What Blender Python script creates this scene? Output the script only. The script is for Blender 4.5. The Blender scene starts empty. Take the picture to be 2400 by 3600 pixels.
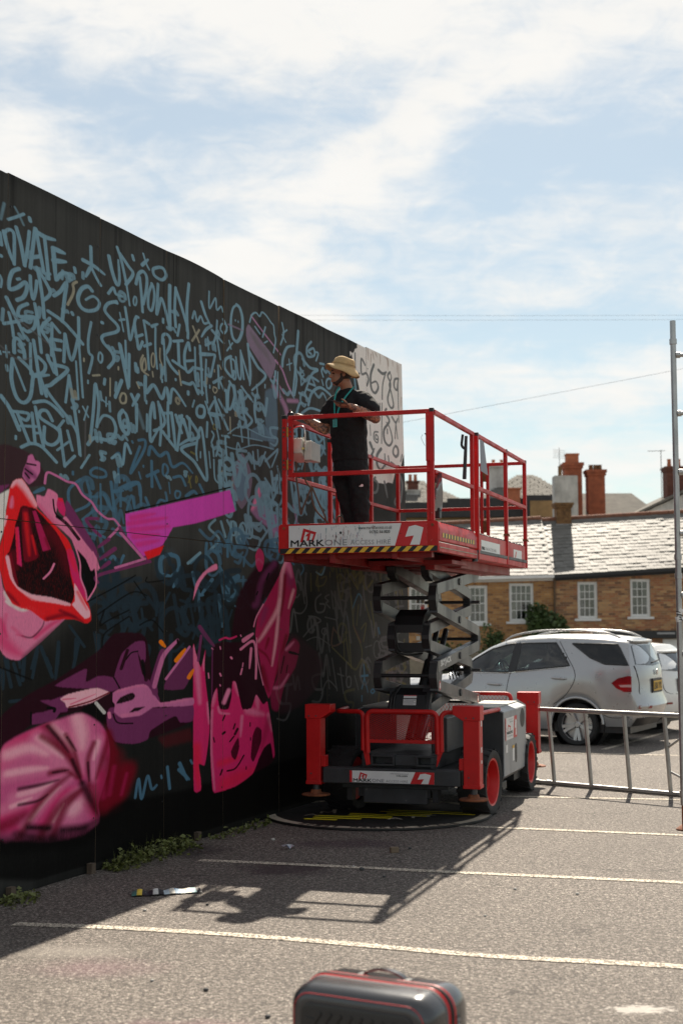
import bpy, bmesh, math, random
import numpy as np
from mathutils import Vector, Matrix, Quaternion
from math import sin, cos, pi, radians

scene = bpy.context.scene
col = scene.collection
rnd = random.Random(11)

# ------------------------------------------------------------------ camera
cd = bpy.data.cameras.new('camera')
cam = bpy.data.objects.new('camera', cd)
col.objects.link(cam)
PITCH, ROLL = radians(4.424), radians(0.253)
cr_, sr_, cp_, sp_ = cos(ROLL), sin(ROLL), cos(PITCH), sin(PITCH)
fwd = Vector((0, cp_, sp_))
up0 = Vector((0, -sp_, cp_))
r0 = Vector((1, 0, 0))
cright = r0 * cr_ - up0 * sr_
cup = up0 * cr_ + r0 * sr_
mw = Matrix((cright, cup, -fwd)).transposed().to_4x4()
mw.translation = Vector((0, 0, 1.871))
cam.matrix_world = mw
cd.sensor_fit = 'VERTICAL'
cd.sensor_height = 36.0
cd.lens = 49.95
cd.clip_start = 0.1
cd.clip_end = 3000
cd.dof.use_dof = True
cd.dof.focus_distance = 11.8
cd.dof.aperture_fstop = 2.5
scene.camera = cam

# ------------------------------------------------------------------ sky, sun, exposure
SUN_EL, SUN_AZ = radians(46.8), radians(9.6)
EXPOSURE = 0.95
SKY_STRENGTH = 0.05
CLOUD = 10.0
world = bpy.data.worlds.new('World')
scene.world = world
world.use_nodes = True
wt = world.node_tree
wt.nodes.clear()


class NT:
    """small helper that wires shader nodes"""
    def __init__(s, tree):
        s.t = tree

    def n(s, kind, **kw):
        nd = s.t.nodes.new(kind)
        for k, v in kw.items():
            setattr(nd, k, v)
        return nd

    def l(s, a, b):
        s.t.links.new(a, b)

    def m(s, op, a, b=None, c=None, clamp=False):
        nd = s.t.nodes.new('ShaderNodeMath')
        nd.operation = op
        nd.use_clamp = clamp
        for i, x in enumerate((a, b, c)):
            if x is None:
                continue
            if isinstance(x, (int, float)):
                nd.inputs[i].default_value = x
            else:
                s.t.links.new(x, nd.inputs[i])
        return nd.outputs[0]

    def noise(s, vec, scale, detail=4, rough=.55, dist=0.0):
        nd = s.t.nodes.new('ShaderNodeTexNoise')
        nd.inputs['Scale'].default_value = scale
        nd.inputs['Detail'].default_value = detail
        nd.inputs['Roughness'].default_value = rough
        nd.inputs['Distortion'].default_value = dist
        if vec is not None:
            s.t.links.new(vec, nd.inputs['Vector'])
        return nd

    def ramp(s, fac, stops):
        nd = s.t.nodes.new('ShaderNodeValToRGB')
        el = nd.color_ramp.elements
        while len(el) < len(stops):
            el.new(0.5)
        for e, (p, c) in zip(el, stops):
            e.position = p
            e.color = (c, c, c, 1) if isinstance(c, (int, float)) else (c[0], c[1], c[2], 1)
        s.t.links.new(fac, nd.inputs[0])
        return nd.outputs[0]

    def mix(s, fac, a, b, mode='MIX'):
        nd = s.t.nodes.new('ShaderNodeMix')
        nd.data_type = 'RGBA'
        nd.blend_type = mode
        for i, x in ((0, fac), (6, a), (7, b)):
            if isinstance(x, (int, float)):
                nd.inputs[i].default_value = x
            elif isinstance(x, tuple):
                nd.inputs[i].default_value = (x[0], x[1], x[2], 1)
            else:
                s.t.links.new(x, nd.inputs[i])
        return nd.outputs[2]

    def mapping(s, vec, scale=(1, 1, 1), rot=(0, 0, 0), loc=(0, 0, 0)):
        nd = s.t.nodes.new('ShaderNodeMapping')
        nd.inputs['Scale'].default_value = scale
        nd.inputs['Rotation'].default_value = rot
        nd.inputs['Location'].default_value = loc
        s.t.links.new(vec, nd.inputs['Vector'])
        return nd.outputs[0]


w = NT(wt)
sky = w.n('ShaderNodeTexSky', sky_type='NISHITA', sun_disc=False)
sky.sun_elevation = SUN_EL
sky.sun_rotation = SUN_AZ
sky.altitude = 10
sky.air_density = 1.0
sky.dust_density = 0.5
sky.ozone_density = 1.3
tc = w.n('ShaderNodeTexCoord')
sepd = w.n('ShaderNodeSeparateXYZ')
w.l(tc.outputs['Generated'], sepd.inputs[0])
az = w.m('ARCTAN2', sepd.outputs[0], sepd.outputs[1])
el = w.m('ARCSINE', sepd.outputs[2])
# cirrus: streaky noise on a flat cloud layer, plus the larger cloud bodies where they hang
zc = w.m('MAXIMUM', sepd.outputs[2], 0.0)
zc = w.m('ADD', zc, 0.16)
cmb = w.n('ShaderNodeCombineXYZ')
w.l(w.m('DIVIDE', sepd.outputs[0], zc), cmb.inputs[0])
w.l(w.m('DIVIDE', sepd.outputs[1], zc), cmb.inputs[1])
layer = cmb.outputs[0]
n1 = w.noise(w.mapping(layer, (1.6, 5.0, 1), (0, 0, 0.5)), 1.7, 7, .62, .7).outputs[0]
n2 = w.noise(w.mapping(layer, (2.0, 2.0, 1), (0, 0, -.4), (3, 1, 0)), 1.3, 6, .6, .4).outputs[0]
aeld = w.n('ShaderNodeCombineXYZ')
w.l(az, aeld.inputs[0])
w.l(el, aeld.inputs[1])
warp = w.noise(w.mapping(aeld.outputs[0], (9, 16, 1)), 1.0, 5, .6).outputs[1]
wsep = w.n('ShaderNodeSeparateXYZ')
w.l(warp, wsep.inputs[0])
azw = w.m('ADD', az, w.m('MULTIPLY', w.m('SUBTRACT', wsep.outputs[0], .5), .075))
elw = w.m('ADD', el, w.m('MULTIPLY', w.m('SUBTRACT', wsep.outputs[1], .5), .055))


def cloud_body(x, y, sx, sy, rot, amp):
    """one cloud: a soft ellipse at azimuth/elevation taken from the photograph (degrees)"""
    dx = w.m('SUBTRACT', azw, radians(x))
    dy = w.m('SUBTRACT', elw, radians(y))
    c, s = cos(radians(rot)), sin(radians(rot))
    u = w.m('MULTIPLY', w.m('ADD', w.m('MULTIPLY', dx, c), w.m('MULTIPLY', dy, s)), 1 / radians(sx))
    v = w.m('MULTIPLY', w.m('SUBTRACT', w.m('MULTIPLY', dy, c), w.m('MULTIPLY', dx, s)), 1 / radians(sy))
    q = w.m('ADD', w.m('MULTIPLY', u, u), w.m('MULTIPLY', v, v))
    return w.m('MULTIPLY', w.m('EXPONENT', w.m('MULTIPLY', q, -1.0)), amp)


bodies = None
for b in ((0, 25.5, 40, 4.6, 0, .8), (3.6, 19.7, 6.8, 1.15, 28, .85), (-1.5, 15.6, 6.5, 1.2, 22, .5), (-6.5, 13.8, 5.5, 1.6, -8, .6),
          (-2.5, 11.7, 5.5, 1.6, -14, .62), (-13.2, 18, 2.6, 1.8, -20, .7), (8, 13.0, 6, .7, -8, .35), (10, 9.6, 9, 1.2, 6, .55),
          (12.5, 6.2, 4, .8, 0, .6), (-8, 20.6, 6.5, 1.2, -4, -.5), (10.5, 18.6, 5.5, 1.7, 10, -.55), (12, 11.7, 6, 1.2, 0, -.5), (2, 8.4, 5, 1.2, 0, -.3), (-8, 17.5, 6, .7, -5, .3), (7, 6.8, 5, .9, 4, .3), (22, 15, 9, 3, 10, .5), (-28, 12, 9, 3, -8, .5)):
    g = cloud_body(*b)
    bodies = g if bodies is None else w.m('ADD', bodies, g)
n3 = w.noise(w.mapping(aeld.outputs[0], (7, 20, 1), (0, 0, -.42)), 1.0, 10, .64, .9).outputs[0]
n4 = w.noise(w.mapping(aeld.outputs[0], (24, 50, 1), (0, 0, -.5), (4, 2, 0)), 1.0, 8, .62, .6).outputs[0]
dens = w.m('ADD', w.m('MULTIPLY', w.m('SUBTRACT', n1, .5), .8), w.m('MULTIPLY', w.m('SUBTRACT', n2, .5), .7))
dens = w.m('ADD', dens, w.m('ADD', w.m('MULTIPLY', w.m('SUBTRACT', n3, .5), 1.0), w.m('MULTIPLY', w.m('SUBTRACT', n4, .5), 1.15)))
dens = w.m('ADD', w.m('ADD', dens, .17), w.m('MULTIPLY', bodies, .72))
mask = w.n('ShaderNodeMapRange', interpolation_type='SMOOTHSTEP')
mask.inputs['From Min'].default_value = -.12
mask.inputs['From Max'].default_value = .88
mask.inputs['To Min'].default_value = 0.33
mask.inputs['To Max'].default_value = .96
w.l(dens, mask.inputs[0])
ccol = w.mix(w.noise(layer, 3.0, 4).outputs[0], (CLOUD * .96, CLOUD * .94, CLOUD * .90), (CLOUD * 1.06, CLOUD * 1.035, CLOUD * .99))
skyc = w.mix(mask.outputs[0], w.mix(1.0, sky.outputs[0], (.93, 1.06, 1.0), 'MULTIPLY'), ccol)
bg = w.n('ShaderNodeBackground')
bg.inputs['Strength'].default_value = SKY_STRENGTH
w.l(skyc, bg.inputs[0])
wo = w.n('ShaderNodeOutputWorld')
w.l(bg.outputs[0], wo.inputs[0])

sd = bpy.data.lights.new('sun', 'SUN')
sd.energy = 4.9
sd.angle = radians(.53)
sd.color = (1, .90, .76)
sun = bpy.data.objects.new('sun', sd)
col.objects.link(sun)
sdir = Vector((sin(SUN_AZ) * cos(SUN_EL), cos(SUN_AZ) * cos(SUN_EL), sin(SUN_EL)))
sun.rotation_euler = sdir.to_track_quat('Z', 'Y').to_euler()
sun.location = sdir * 60

scene.view_settings.view_transform = 'Standard'
scene.view_settings.look = 'None'
scene.view_settings.exposure = EXPOSURE
scene.view_settings.gamma = 1
scene.view_settings.use_curve_mapping = False
scene.cycles.max_bounces = 8
scene.cycles.use_denoising = True

# ------------------------------------------------------------------ materials
def lin(c):
    return tuple(((x / 255) / 12.92 if x <= 10 else (((x / 255) + .055) / 1.055) ** 2.4) for x in c)


MATS = {}


def mat(name, c, rough=.5, metal=0.0, var=.12, scale=6.0, bump=0.0, bscale=60.0, coat=0.0, spec=.5, wear=None, wear_amt=.5, wscale=14.0, dirt=0.0, rv=.1):
    """painted / metal / plastic surface: base colour broken up by noise, optional chipped paint and grime"""
    if name in MATS:
        return MATS[name]
    m = bpy.data.materials.new(name)
    m.use_nodes = True
    t = NT(m.node_tree)
    bs = m.node_tree.nodes['Principled BSDF']
    co = t.n('ShaderNodeTexCoord').outputs['Object']
    f = t.noise(co, scale, 5, .6).outputs[0]
    lo = tuple(x * (1 - var) for x in c)
    hi = tuple(min(1, x * (1 + var)) for x in c)
    base = t.mix(t.ramp(f, [(.3, 0.0), (.7, 1.0)]), lo, hi)
    r = t.m('MULTIPLY_ADD', f, rv * 2, rough - rv)
    if dirt:
        d = t.noise(t.mapping(co, (1, 1, .35)), scale * .8, 6, .65).outputs[0]
        base = t.mix(t.m('MULTIPLY', t.ramp(d, [(.48, 0.0), (.72, 1.0)]), dirt), base, (.03, .025, .02))
        r = t.m('ADD', r, t.m('MULTIPLY', t.ramp(d, [(.48, 0.0), (.72, 1.0)]), .2))
    if wear:
        k = t.noise(co, wscale, 7, .7, .3).outputs[0]
        kk = t.ramp(k, [(.72 - wear_amt * .2, 0.0), (.74 - wear_amt * .2, 1.0)])
        base = t.mix(kk, base, wear)
        r = t.m('ADD', r, t.m('MULTIPLY', kk, .2))
    t.l(base, bs.inputs['Base Color'])
    t.l(r, bs.inputs['Roughness'])
    bs.inputs['Metallic'].default_value = metal
    bs.inputs['Specular IOR Level'].default_value = spec
    bs.inputs['Coat Weight'].default_value = coat
    bs.inputs['Coat Roughness'].default_value = .08
    if bump:
        bn = t.n('ShaderNodeBump')
        bn.inputs['Strength'].default_value = bump
        bn.inputs['Distance'].default_value = .01
        t.l(t.noise(co, bscale, 4, .6).outputs[0], bn.inputs['Height'])
        t.l(bn.outputs[0], bs.inputs['Normal'])
    MATS[name] = m
    return m


def glass(name, tint=(.6, .66, .66), alpha=.35, rough=.02):
    if name in MATS:
        return MATS[name]
    m = bpy.data.materials.new(name)
    m.use_nodes = True
    t = NT(m.node_tree)
    m.node_tree.nodes.remove(m.node_tree.nodes['Principled BSDF'])
    gl = t.n('ShaderNodeBsdfGlossy')
    gl.inputs['Roughness'].default_value = rough
    tr = t.n('ShaderNodeBsdfTransparent')
    tr.inputs[0].default_value = (*tint, 1)
    fr = t.n('ShaderNodeFresnel')
    fr.inputs[0].default_value = 1.5
    co = t.n('ShaderNodeTexCoord').outputs['Object']
    k = t.m('ADD', t.m('MULTIPLY', fr.outputs[0], 1.3), t.m('MULTIPLY', t.noise(co, 3, 3).outputs[0], alpha * .25), clamp=True)
    mx = t.n('ShaderNodeMixShader')
    t.l(k, mx.inputs[0])
    t.l(tr.outputs[0], mx.inputs[1])
    t.l(gl.outputs[0], mx.inputs[2])
    t.l(mx.outputs[0], m.node_tree.nodes['Material Output'].inputs[0])
    MATS[name] = m
    return m


# ------------------------------------------------------------------ mesh helpers
class MB:
    def __init__(s):
        s.v, s.f, s.mi = [], [], []

    def add(s, vs, fs, mi=0):
        o = len(s.v)
        s.v += [tuple(v) for v in vs]
        s.f += [tuple(i + o for i in f) for f in fs]
        s.mi += [mi] * len(fs)
        return s

    def box(s, x0, x1, y0, y1, z0, z1, mi=0):
        vs = [(x, y, z) for z in (z0, z1) for y in (y0, y1) for x in (x0, x1)]
        return s.add(vs, [(0, 2, 3, 1), (4, 5, 7, 6), (0, 1, 5, 4), (2, 6, 7, 3), (0, 4, 6, 2), (1, 3, 7, 5)], mi)

    def beam(s, p0, p1, w_, h_, up=(0, 0, 1), mi=0):
        p0, p1 = Vector(p0), Vector(p1)
        d = (p1 - p0).normalized()
        u = Vector(up)
        if abs(d.dot(u)) > .98:
            u = Vector((0, 1, 0))
        a = d.cross(u).normalized() * w_ / 2
        b = a.cross(d).normalized() * h_ / 2
        vs = [p + sa * a + sb * b for p in (p0, p1) for sa, sb in ((-1, -1), (1, -1), (1, 1), (-1, 1))]
        return s.add(vs, [(0, 1, 2, 3), (7, 6, 5, 4), (0, 4, 5, 1), (1, 5, 6, 2), (2, 6, 7, 3), (3, 7, 4, 0)], mi)

    def loft(s, rings, cap=True, closed=True, mi=0):
        n = len(rings[0])
        vs = [p for r in rings for p in r]
        fs = []
        for i in range(len(rings) - 1):
            for j in range(n if closed else n - 1):
                k = (j + 1) % n
                fs.append((i * n + j, i * n + k, (i + 1) * n + k, (i + 1) * n + j))
        if cap:
            fs.append(tuple(range(n - 1, -1, -1)))
            fs.append(tuple((len(rings) - 1) * n + j for j in range(n)))
        return s.add(vs, fs, mi)

    def tube(s, pts, r, n=10, cap=True, mi=0, closed=False):
        P = [Vector(p) for p in pts]
        rs = r if isinstance(r, (list, tuple)) else [r] * len(P)
        rings = []
        prev = None
        for i, p in enumerate(P):
            d = (P[min(i + 1, len(P) - 1)] - P[max(i - 1, 0)]).normalized()
            if prev is None:
                a = d.orthogonal().normalized()
            else:
                a = (prev - d * prev.dot(d)).normalized()
            prev = a
            b = d.cross(a)
            rings.append([p + (a * cos(2 * pi * k / n) + b * sin(2 * pi * k / n)) * rs[i] for k in range(n)])
        return s.loft(rings, cap, True, mi)

    def cyl(s, p0, p1, r, n=16, r2=None, mi=0):
        return s.tube([p0, p1], [r, r if r2 is None else r2], n, True, mi)

    def prism(s, pts, vec, mi=0):
        vec = Vector(vec)
        a = [Vector(p) for p in pts]
        b = [p + vec for p in a]
        n = len(a)
        nor = Vector((0, 0, 0))
        for i in range(n):
            nor += a[i].cross(a[(i + 1) % n])
        fl = nor.dot(vec) > 0
        fs = [tuple(range(n - 1, -1, -1)) if fl else tuple(range(n)), tuple(range(n, 2 * n)) if fl else tuple(range(2 * n - 1, n - 1, -1))]
        for i in range(n):
            k = (i + 1) % n
            fs.append((i, k, n + k, n + i) if fl else (n + i, n + k, k, i))
        return s.add(a + b, fs, mi)

    def lathe(s, prof, n=24, M=None, mi=0, cap=True):
        rings = []
        for r, z in prof:
            ring = [Vector((r * cos(2 * pi * k / n), r * sin(2 * pi * k / n), z)) for k in range(n)]
            rings.append([(M @ q) if M is not None else q for q in ring])
        return s.loft(rings, cap, True, mi)

    def mesh(s, name, mats, smooth=None):
        me = bpy.data.meshes.new(name)
        me.from_pydata(s.v, [], s.f)
        for m in (mats if isinstance(mats, (list, tuple)) else [mats]):
            me.materials.append(m)
        if any(s.mi):
            me.polygons.foreach_set('material_index', s.mi)
        if smooth is not None:
            me.polygons.foreach_set('use_smooth', [True] * len(me.polygons))
            if smooth < 180:
                me.set_sharp_from_angle(angle=radians(smooth))
        me.update()
        return me

    def build(s, name, mats, parent=None, smooth=None, bevel=0.0, seg=2):
        o = bpy.data.objects.new(name, s.mesh(name, mats, smooth if smooth is not None else (40 if bevel else None)))
        col.objects.link(o)
        if parent is not None:
            o.parent = parent
        if bevel:
            md = o.modifiers.new('bevel', 'BEVEL')
            md.width = bevel
            md.segments = seg
            md.limit_method = 'ANGLE'
            md.angle_limit = radians(40)
            md.harden_normals = True
        return o


def tag(o, label=None, cat=None, group=None, kind=None):
    if label: o['label'] = label
    if cat: o['category'] = cat
    if group: o['group'] = group
    if kind: o['kind'] = kind
    return o


def empty(name, loc, rz=0.0):
    o = bpy.data.objects.new(name, None)
    o.empty_display_size = .3
    col.objects.link(o)
    o.location = loc
    o.rotation_euler = (0, 0, rz)
    return o


def copy_tree(o, parent=None):
    c = o.copy()
    col.objects.link(c)
    if parent is not None:
        c.parent = parent
    for ch in list(o.children):
        copy_tree(ch, c)
    return c


def arc(cx, cy, r, a0, a1, n):
    return [(cx + r * cos(a0 + (a1 - a0) * i / n), cy + r * sin(a0 + (a1 - a0) * i / n)) for i in range(n + 1)]


def rounded(x0, x1, z0, z1, r, n=4):
    """rounded rectangle, counter-clockwise, as (x, z) pairs"""
    out = []
    for cx, cz, a in ((x1 - r, z0 + r, -pi / 2), (x1 - r, z1 - r, 0), (x0 + r, z1 - r, pi / 2), (x0 + r, z0 + r, pi)):
        out += arc(cx, cz, r, a, a + pi / 2, n)
    return out


def crv(pts, sub=6, closed=False):
    """Catmull-Rom through points of any dimension"""
    P = [np.array(p, float) for p in pts]
    if len(P) < 3 and not closed:
        return [tuple(p) for p in P]
    n = len(P)
    out = []
    for i in range(n if closed else n - 1):
        if closed:
            a, b, c, d = P[(i - 1) % n], P[i], P[(i + 1) % n], P[(i + 2) % n]
        else:
            a, b, c, d = P[max(i - 1, 0)], P[i], P[i + 1], P[min(i + 2, n - 1)]
        for k in range(sub):
            t = k / sub
            out.append(tuple(.5 * (2 * b + (c - a) * t + (2 * a - 5 * b + 4 * c - d) * t * t + (3 * b - a - 3 * c + d) * t ** 3)))
    if not closed:
        out.append(tuple(P[-1]))
    return out


def lettering(name, txt, o, ex, ey, width, height, m, parent=None, bold=0.0, shear=0.0, space=1.0):
    """flat printed words: a text outline turned into a mesh and fitted to a width and height on the plane ex, ey"""
    cu = bpy.data.curves.new(name, 'FONT')
    cu.body = txt
    cu.size = 1
    cu.shear = shear
    cu.space_character = space
    cu.resolution_u = 2
    ob = bpy.data.objects.new('lettering_source', cu)
    me = bpy.data.meshes.new_from_object(ob)
    bpy.data.objects.remove(ob)
    bpy.data.curves.remove(cu)
    co = np.array([v.co[:] for v in me.vertices])
    lo, hi = co.min(0), co.max(0)
    o, ex, ey = Vector(o), Vector(ex), Vector(ey)
    for v in me.vertices:
        u = (v.co.x - lo[0]) / (hi[0] - lo[0]) * width
        q = (v.co.y - lo[1]) / max(1e-6, hi[1] - lo[1]) * height
        v.co = o + ex * u + ey * q
    if bold:
        vs = [v.co.copy() for v in me.vertices]
        fs = [tuple(p.vertices) for p in me.polygons]
        nrm = ex.cross(ey)
        allv, allf = [], []
        for k, (dx, dy) in enumerate(((-1, -1), (1, 1), (1, -1), (-1, 1))):
            off = (ex * dx + ey * dy) * height * bold * .9 + nrm * .0002 * k
            allf += [tuple(i + len(allv) for i in f) for f in fs]
            allv += [v + off for v in vs]
        me.clear_geometry()
        me.from_pydata(allv, [], allf)
        me.update()
    me.materials.clear()
    me.materials.append(m)
    ob = bpy.data.objects.new(name, me)
    col.objects.link(ob)
    if parent is not None:
        ob.parent = parent
    return ob


def sheet(pts, m, name, parent=None):
    mb = MB()
    mb.add(pts, [tuple(range(len(pts)))])
    return mb.build(name, m, parent)


# common materials
RED = mat('red_paint', (.52, .008, .008), .42, var=.12, scale=4, wear=(.12, .07, .06), wear_amt=.22, wscale=24, dirt=.4, spec=.35)
REDW = mat('red_paint_worn', (.54, .010, .009), .45, spec=.35, var=.16, scale=5, wear=(.30, .24, .21), wear_amt=.32, wscale=28, dirt=.4)
GREYM = mat('dark_grey_paint', (.033, .035, .038), .48, var=.3, scale=5, wear=(.22, .20, .17), wear_amt=.2, wscale=20, dirt=.45)
STEEL = mat('grey_steel', (.065, .068, .072), .36, .3, var=.15, scale=4, dirt=.2)
COWL = mat('grey_cowl', (.30, .31, .32), .42, .15, var=.08, scale=3, dirt=.25)
ALU = mat('aluminium_tube', (.42, .42, .41), .38, .75, var=.15, scale=6, wear=(.5, .46, .4), wear_amt=.1, dirt=.2)
BLACK = mat('black_plastic', (.012, .012, .013), .5, var=.2)
RUBBER = mat('black_rubber', (.016, .015, .015), .72, var=.25, scale=9, dirt=0, bump=.3, bscale=90)
WHITE = mat('white_print', (.72, .72, .70), .4, var=.05, wear=(.3, .3, .3), wear_amt=.1, wscale=40)
INK = mat('black_print', (.012, .012, .012), .5, var=.1)
GREYINK = mat('grey_print', (.30, .30, .31), .5, var=.08)
YELLOW = mat('yellow_print', (.72, .42, .03), .45, var=.14, wear=(.1, .08, .06), wear_amt=.18, wscale=30)
REDINK = mat('red_print', (.55, .012, .016), .4, var=.08)
RUST = mat('rusty_steel', (.20, .065, .025), .8, .1, var=.4, scale=20, bump=.4)
CHROME = mat('bright_steel', (.62, .62, .62), .16, 1.0, var=.08)

# ------------------------------------------------------------------ ground
def asphalt_material():
    m = bpy.data.materials.new('asphalt')
    m.use_nodes = True
    t = NT(m.node_tree)
    bs = m.node_tree.nodes['Principled BSDF']
    co = t.n('ShaderNodeTexCoord').outputs['Object']
    jit = t.n('ShaderNodeVectorMath', operation='ADD')
    t.l(co, jit.inputs[0])
    t.l(t.noise(co, 60, 2).outputs[1], jit.inputs[1])
    vo = t.n('ShaderNodeTexVoronoi')
    vo.inputs['Scale'].default_value = 62
    t.l(t.mapping(co, (1, 1, 1)), vo.inputs['Vector'])
    ve = t.n('ShaderNodeTexVoronoi', feature='DISTANCE_TO_EDGE')
    ve.inputs['Scale'].default_value = 62
    t.l(co, ve.inputs['Vector'])
    sv = t.n('ShaderNodeSeparateColor')
    t.l(vo.outputs['Color'], sv.inputs[0])
    stone = t.ramp(sv.outputs[0], [(0.0, (.17, .143, .121)), (.5, (.31, .265, .226)), (1.0, (.52, .455, .395))])
    gap = t.ramp(ve.outputs[0], [(.03, 1.0), (.16, 0.0)])
    fine = t.noise(co, 130, 3, .7).outputs[0]
    holes = t.ramp(t.noise(co, 42, 3, .6).outputs[0], [(.43, 1.0), (.50, 0.0)])
    dark = t.m('MAXIMUM', t.m('MULTIPLY', gap, .8), t.m('MULTIPLY', holes, .92))
    c = t.mix(dark, stone, (.022, .017, .014))
    big = t.noise(co, .55, 5, .6).outputs[0]
    c = t.mix(t.ramp(big, [(.35, .30), (.65, 0.0)]), c, (.06, .05, .043), 'MIX')
    c = t.mix(t.m('MULTIPLY', fine, .3), c, (.12, .11, .10))
    c = t.mix(t.ramp(t.noise(co, 24, 3, .6).outputs[0], [(.38, .55), (.50, 0.0)]), c, (.045, .037, .031))
    # hairline cracks and darker repaired patches
    jc = t.n('ShaderNodeVectorMath', operation='ADD')
    t.l(co, jc.inputs[0])
    sc2 = t.n('ShaderNodeVectorMath', operation='SCALE')
    t.l(t.noise(co, 2.2, 5, .6).outputs[1], sc2.inputs[0])
    sc2.inputs['Scale'].default_value = .9
    t.l(sc2.outputs[0], jc.inputs[1])
    cv = t.n('ShaderNodeTexVoronoi', feature='DISTANCE_TO_EDGE')
    cv.inputs['Scale'].default_value = .42
    t.l(jc.outputs[0], cv.inputs['Vector'])
    crack = t.m('MULTIPLY', t.ramp(cv.outputs[0], [(.002, 1.0), (.006, 0.0)]), t.ramp(t.noise(co, .8, 3).outputs[0], [(.48, 0.0), (.56, 1.0)]))
    c = t.mix(t.m('MULTIPLY', crack, .75), c, (.02, .016, .014))
    c = t.mix(t.ramp(t.noise(co, 1.6, 6, .7, .8).outputs[0], [(.58, 0.0), (.70, .45)]), c, (.075, .062, .052))
    pos = t.n('ShaderNodeSeparateXYZ')
    t.l(co, pos.inputs[0])
    nz = t.m('MULTIPLY', t.m('SUBTRACT', t.noise(co, 4, 5, .65).outputs[0], .5), 1.3)

    def spot(x, y, rx, ry, colr, amt, c, hard=.5, nz=nz):
        dx = t.m('MULTIPLY', t.m('SUBTRACT', pos.outputs[0], x), 1 / rx)
        dy = t.m('MULTIPLY', t.m('SUBTRACT', pos.outputs[1], y), 1 / ry)
        q = t.m('ADD', t.m('SQRT', t.m('ADD', t.m('MULTIPLY', dx, dx), t.m('MULTIPLY', dy, dy))), nz)
        return t.mix(t.m('MULTIPLY', t.ramp(q, [(max(0, 1 - hard), amt), (1.0, 0.0)]), 1.0), c, colr)
    # oil and spray-paint stains on the tarmac
    c = spot(-.42, 11.0, .42, .38, (.035, .018, .022), .75, c)
    c = spot(-1.25, 11.9, .35, .5, (.028, .018, .02), .6, c)
    c = spot(.0, 12.2, .6, .3, (.04, .015, .03), .5, c)
    c = spot(-.75, 6.7, .5, .22, (.36, .08, .17), .2, c, .9)
    c = spot(-1.35, 7.9, .45, .3, (.34, .12, .19), .14, c, .9)
    c = spot(-1.55, 8.3, .45, .22, (.42, .38, .33), .3, c, .9)
    nz2 = t.m('MULTIPLY', t.m('SUBTRACT', t.noise(t.mapping(co, (1, 2.2, 1)), 16, 5, .75).outputs[0], .5), 4.5)
    c = spot(1.43, 7.02, .16, .07, (.60, .56, .51), .6, c, .25, nz2)
    t.l(c, bs.inputs['Base Color'])
    bs.inputs['Roughness'].default_value = .82
    bs.inputs['Specular IOR Level'].default_value = .35
    bn = t.n('ShaderNodeBump')
    bn.inputs['Strength'].default_value = .55
    bn.inputs['Distance'].default_value = .008
    t.l(t.m('SUBTRACT', t.m('MULTIPLY', fine, .4), dark), bn.inputs['Height'])
    t.l(bn.outputs[0], bs.inputs['Normal'])
    return m


ASPHALT = asphalt_material()


def gz(y):
    if y <= 29: return 0.0
    k = min(1, (y - 29) / 13)
    return -1.3 * k * k * (3 - 2 * k)


ys = [-40, -15, -5, 0, 4, 8, 12, 16, 20, 24, 27, 29, 30, 31, 32, 33.5, 35, 36.5, 38, 39.5, 41, 42, 46, 60, 120, 300, 900]
xs = [-600, -150, -50, -20, -10, -5, 0, 5, 10, 15, 20, 35, 60, 150, 600]
g = MB()
g.add([(x, y, gz(y)) for y in ys for x in xs], [(j * len(xs) + i, j * len(xs) + i + 1, (j + 1) * len(xs) + i + 1, (j + 1) * len(xs) + i) for j in range(len(ys) - 1) for i in range(len(xs) - 1)])
tag(g.build('asphalt_ground', ASPHALT), kind='structure')

LINEP = mat('road_line_paint', (.66, .58, .46), .75, var=.1, scale=3, wear=(.14, .12, .10), wear_amt=1.15, wscale=55, bump=.5, bscale=120)


def parking_line(pts, wd=.1):
    mb = MB()
    up, lo = [], []
    n = 0
    P = crv(pts, 8)
    for i, q in enumerate(P):
        a, b = P[max(0, i - 1)], P[min(len(P) - 1, i + 1)]
        d = Vector((b[0] - a[0], b[1] - a[1])).normalized()
        nx, ny = -d.y, d.x
        e = wd / 2 * (1 + rnd.uniform(-.06, .06))
        up.append((q[0] + nx * e, q[1] + ny * e, gz(q[1]) + .004))
        lo.append((q[0] - nx * e, q[1] - ny * e, gz(q[1]) + .004))
    mb.add(up + lo, [(len(P) + i, len(P) + i + 1, i + 1, i) for i in range(len(P) - 1)])
    return tag(mb.build('parking_line', LINEP), kind='structure')


parking_line([(-2.05, 9.03), (-1.2, 8.86), (-.227, 8.545), (.808, 8.13), (1.856, 7.85), (3.4, 7.3), (5.4, 6.6)])
parking_line([(-1.13, 11.38), (-.2, 11.12), (.806, 10.80), (2.444, 10.33), (5, 9.55)])
parking_line([(-.3, 13.65), (1.167, 13.17), (2.965, 12.58), (5.2, 11.85)])
parking_line([(1.2, 15.52), (2.2, 15.30), (3.557, 15.04), (6, 14.5)])
parking_line([(1.6, 20.9), (4.4, 20.0), (7.5, 19.0)])
parking_line([(3.8, 20.9), (5.6, 24.4)], .09)
parking_line([(5.2, 20.9), (7.6, 25.0)], .09)


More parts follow.
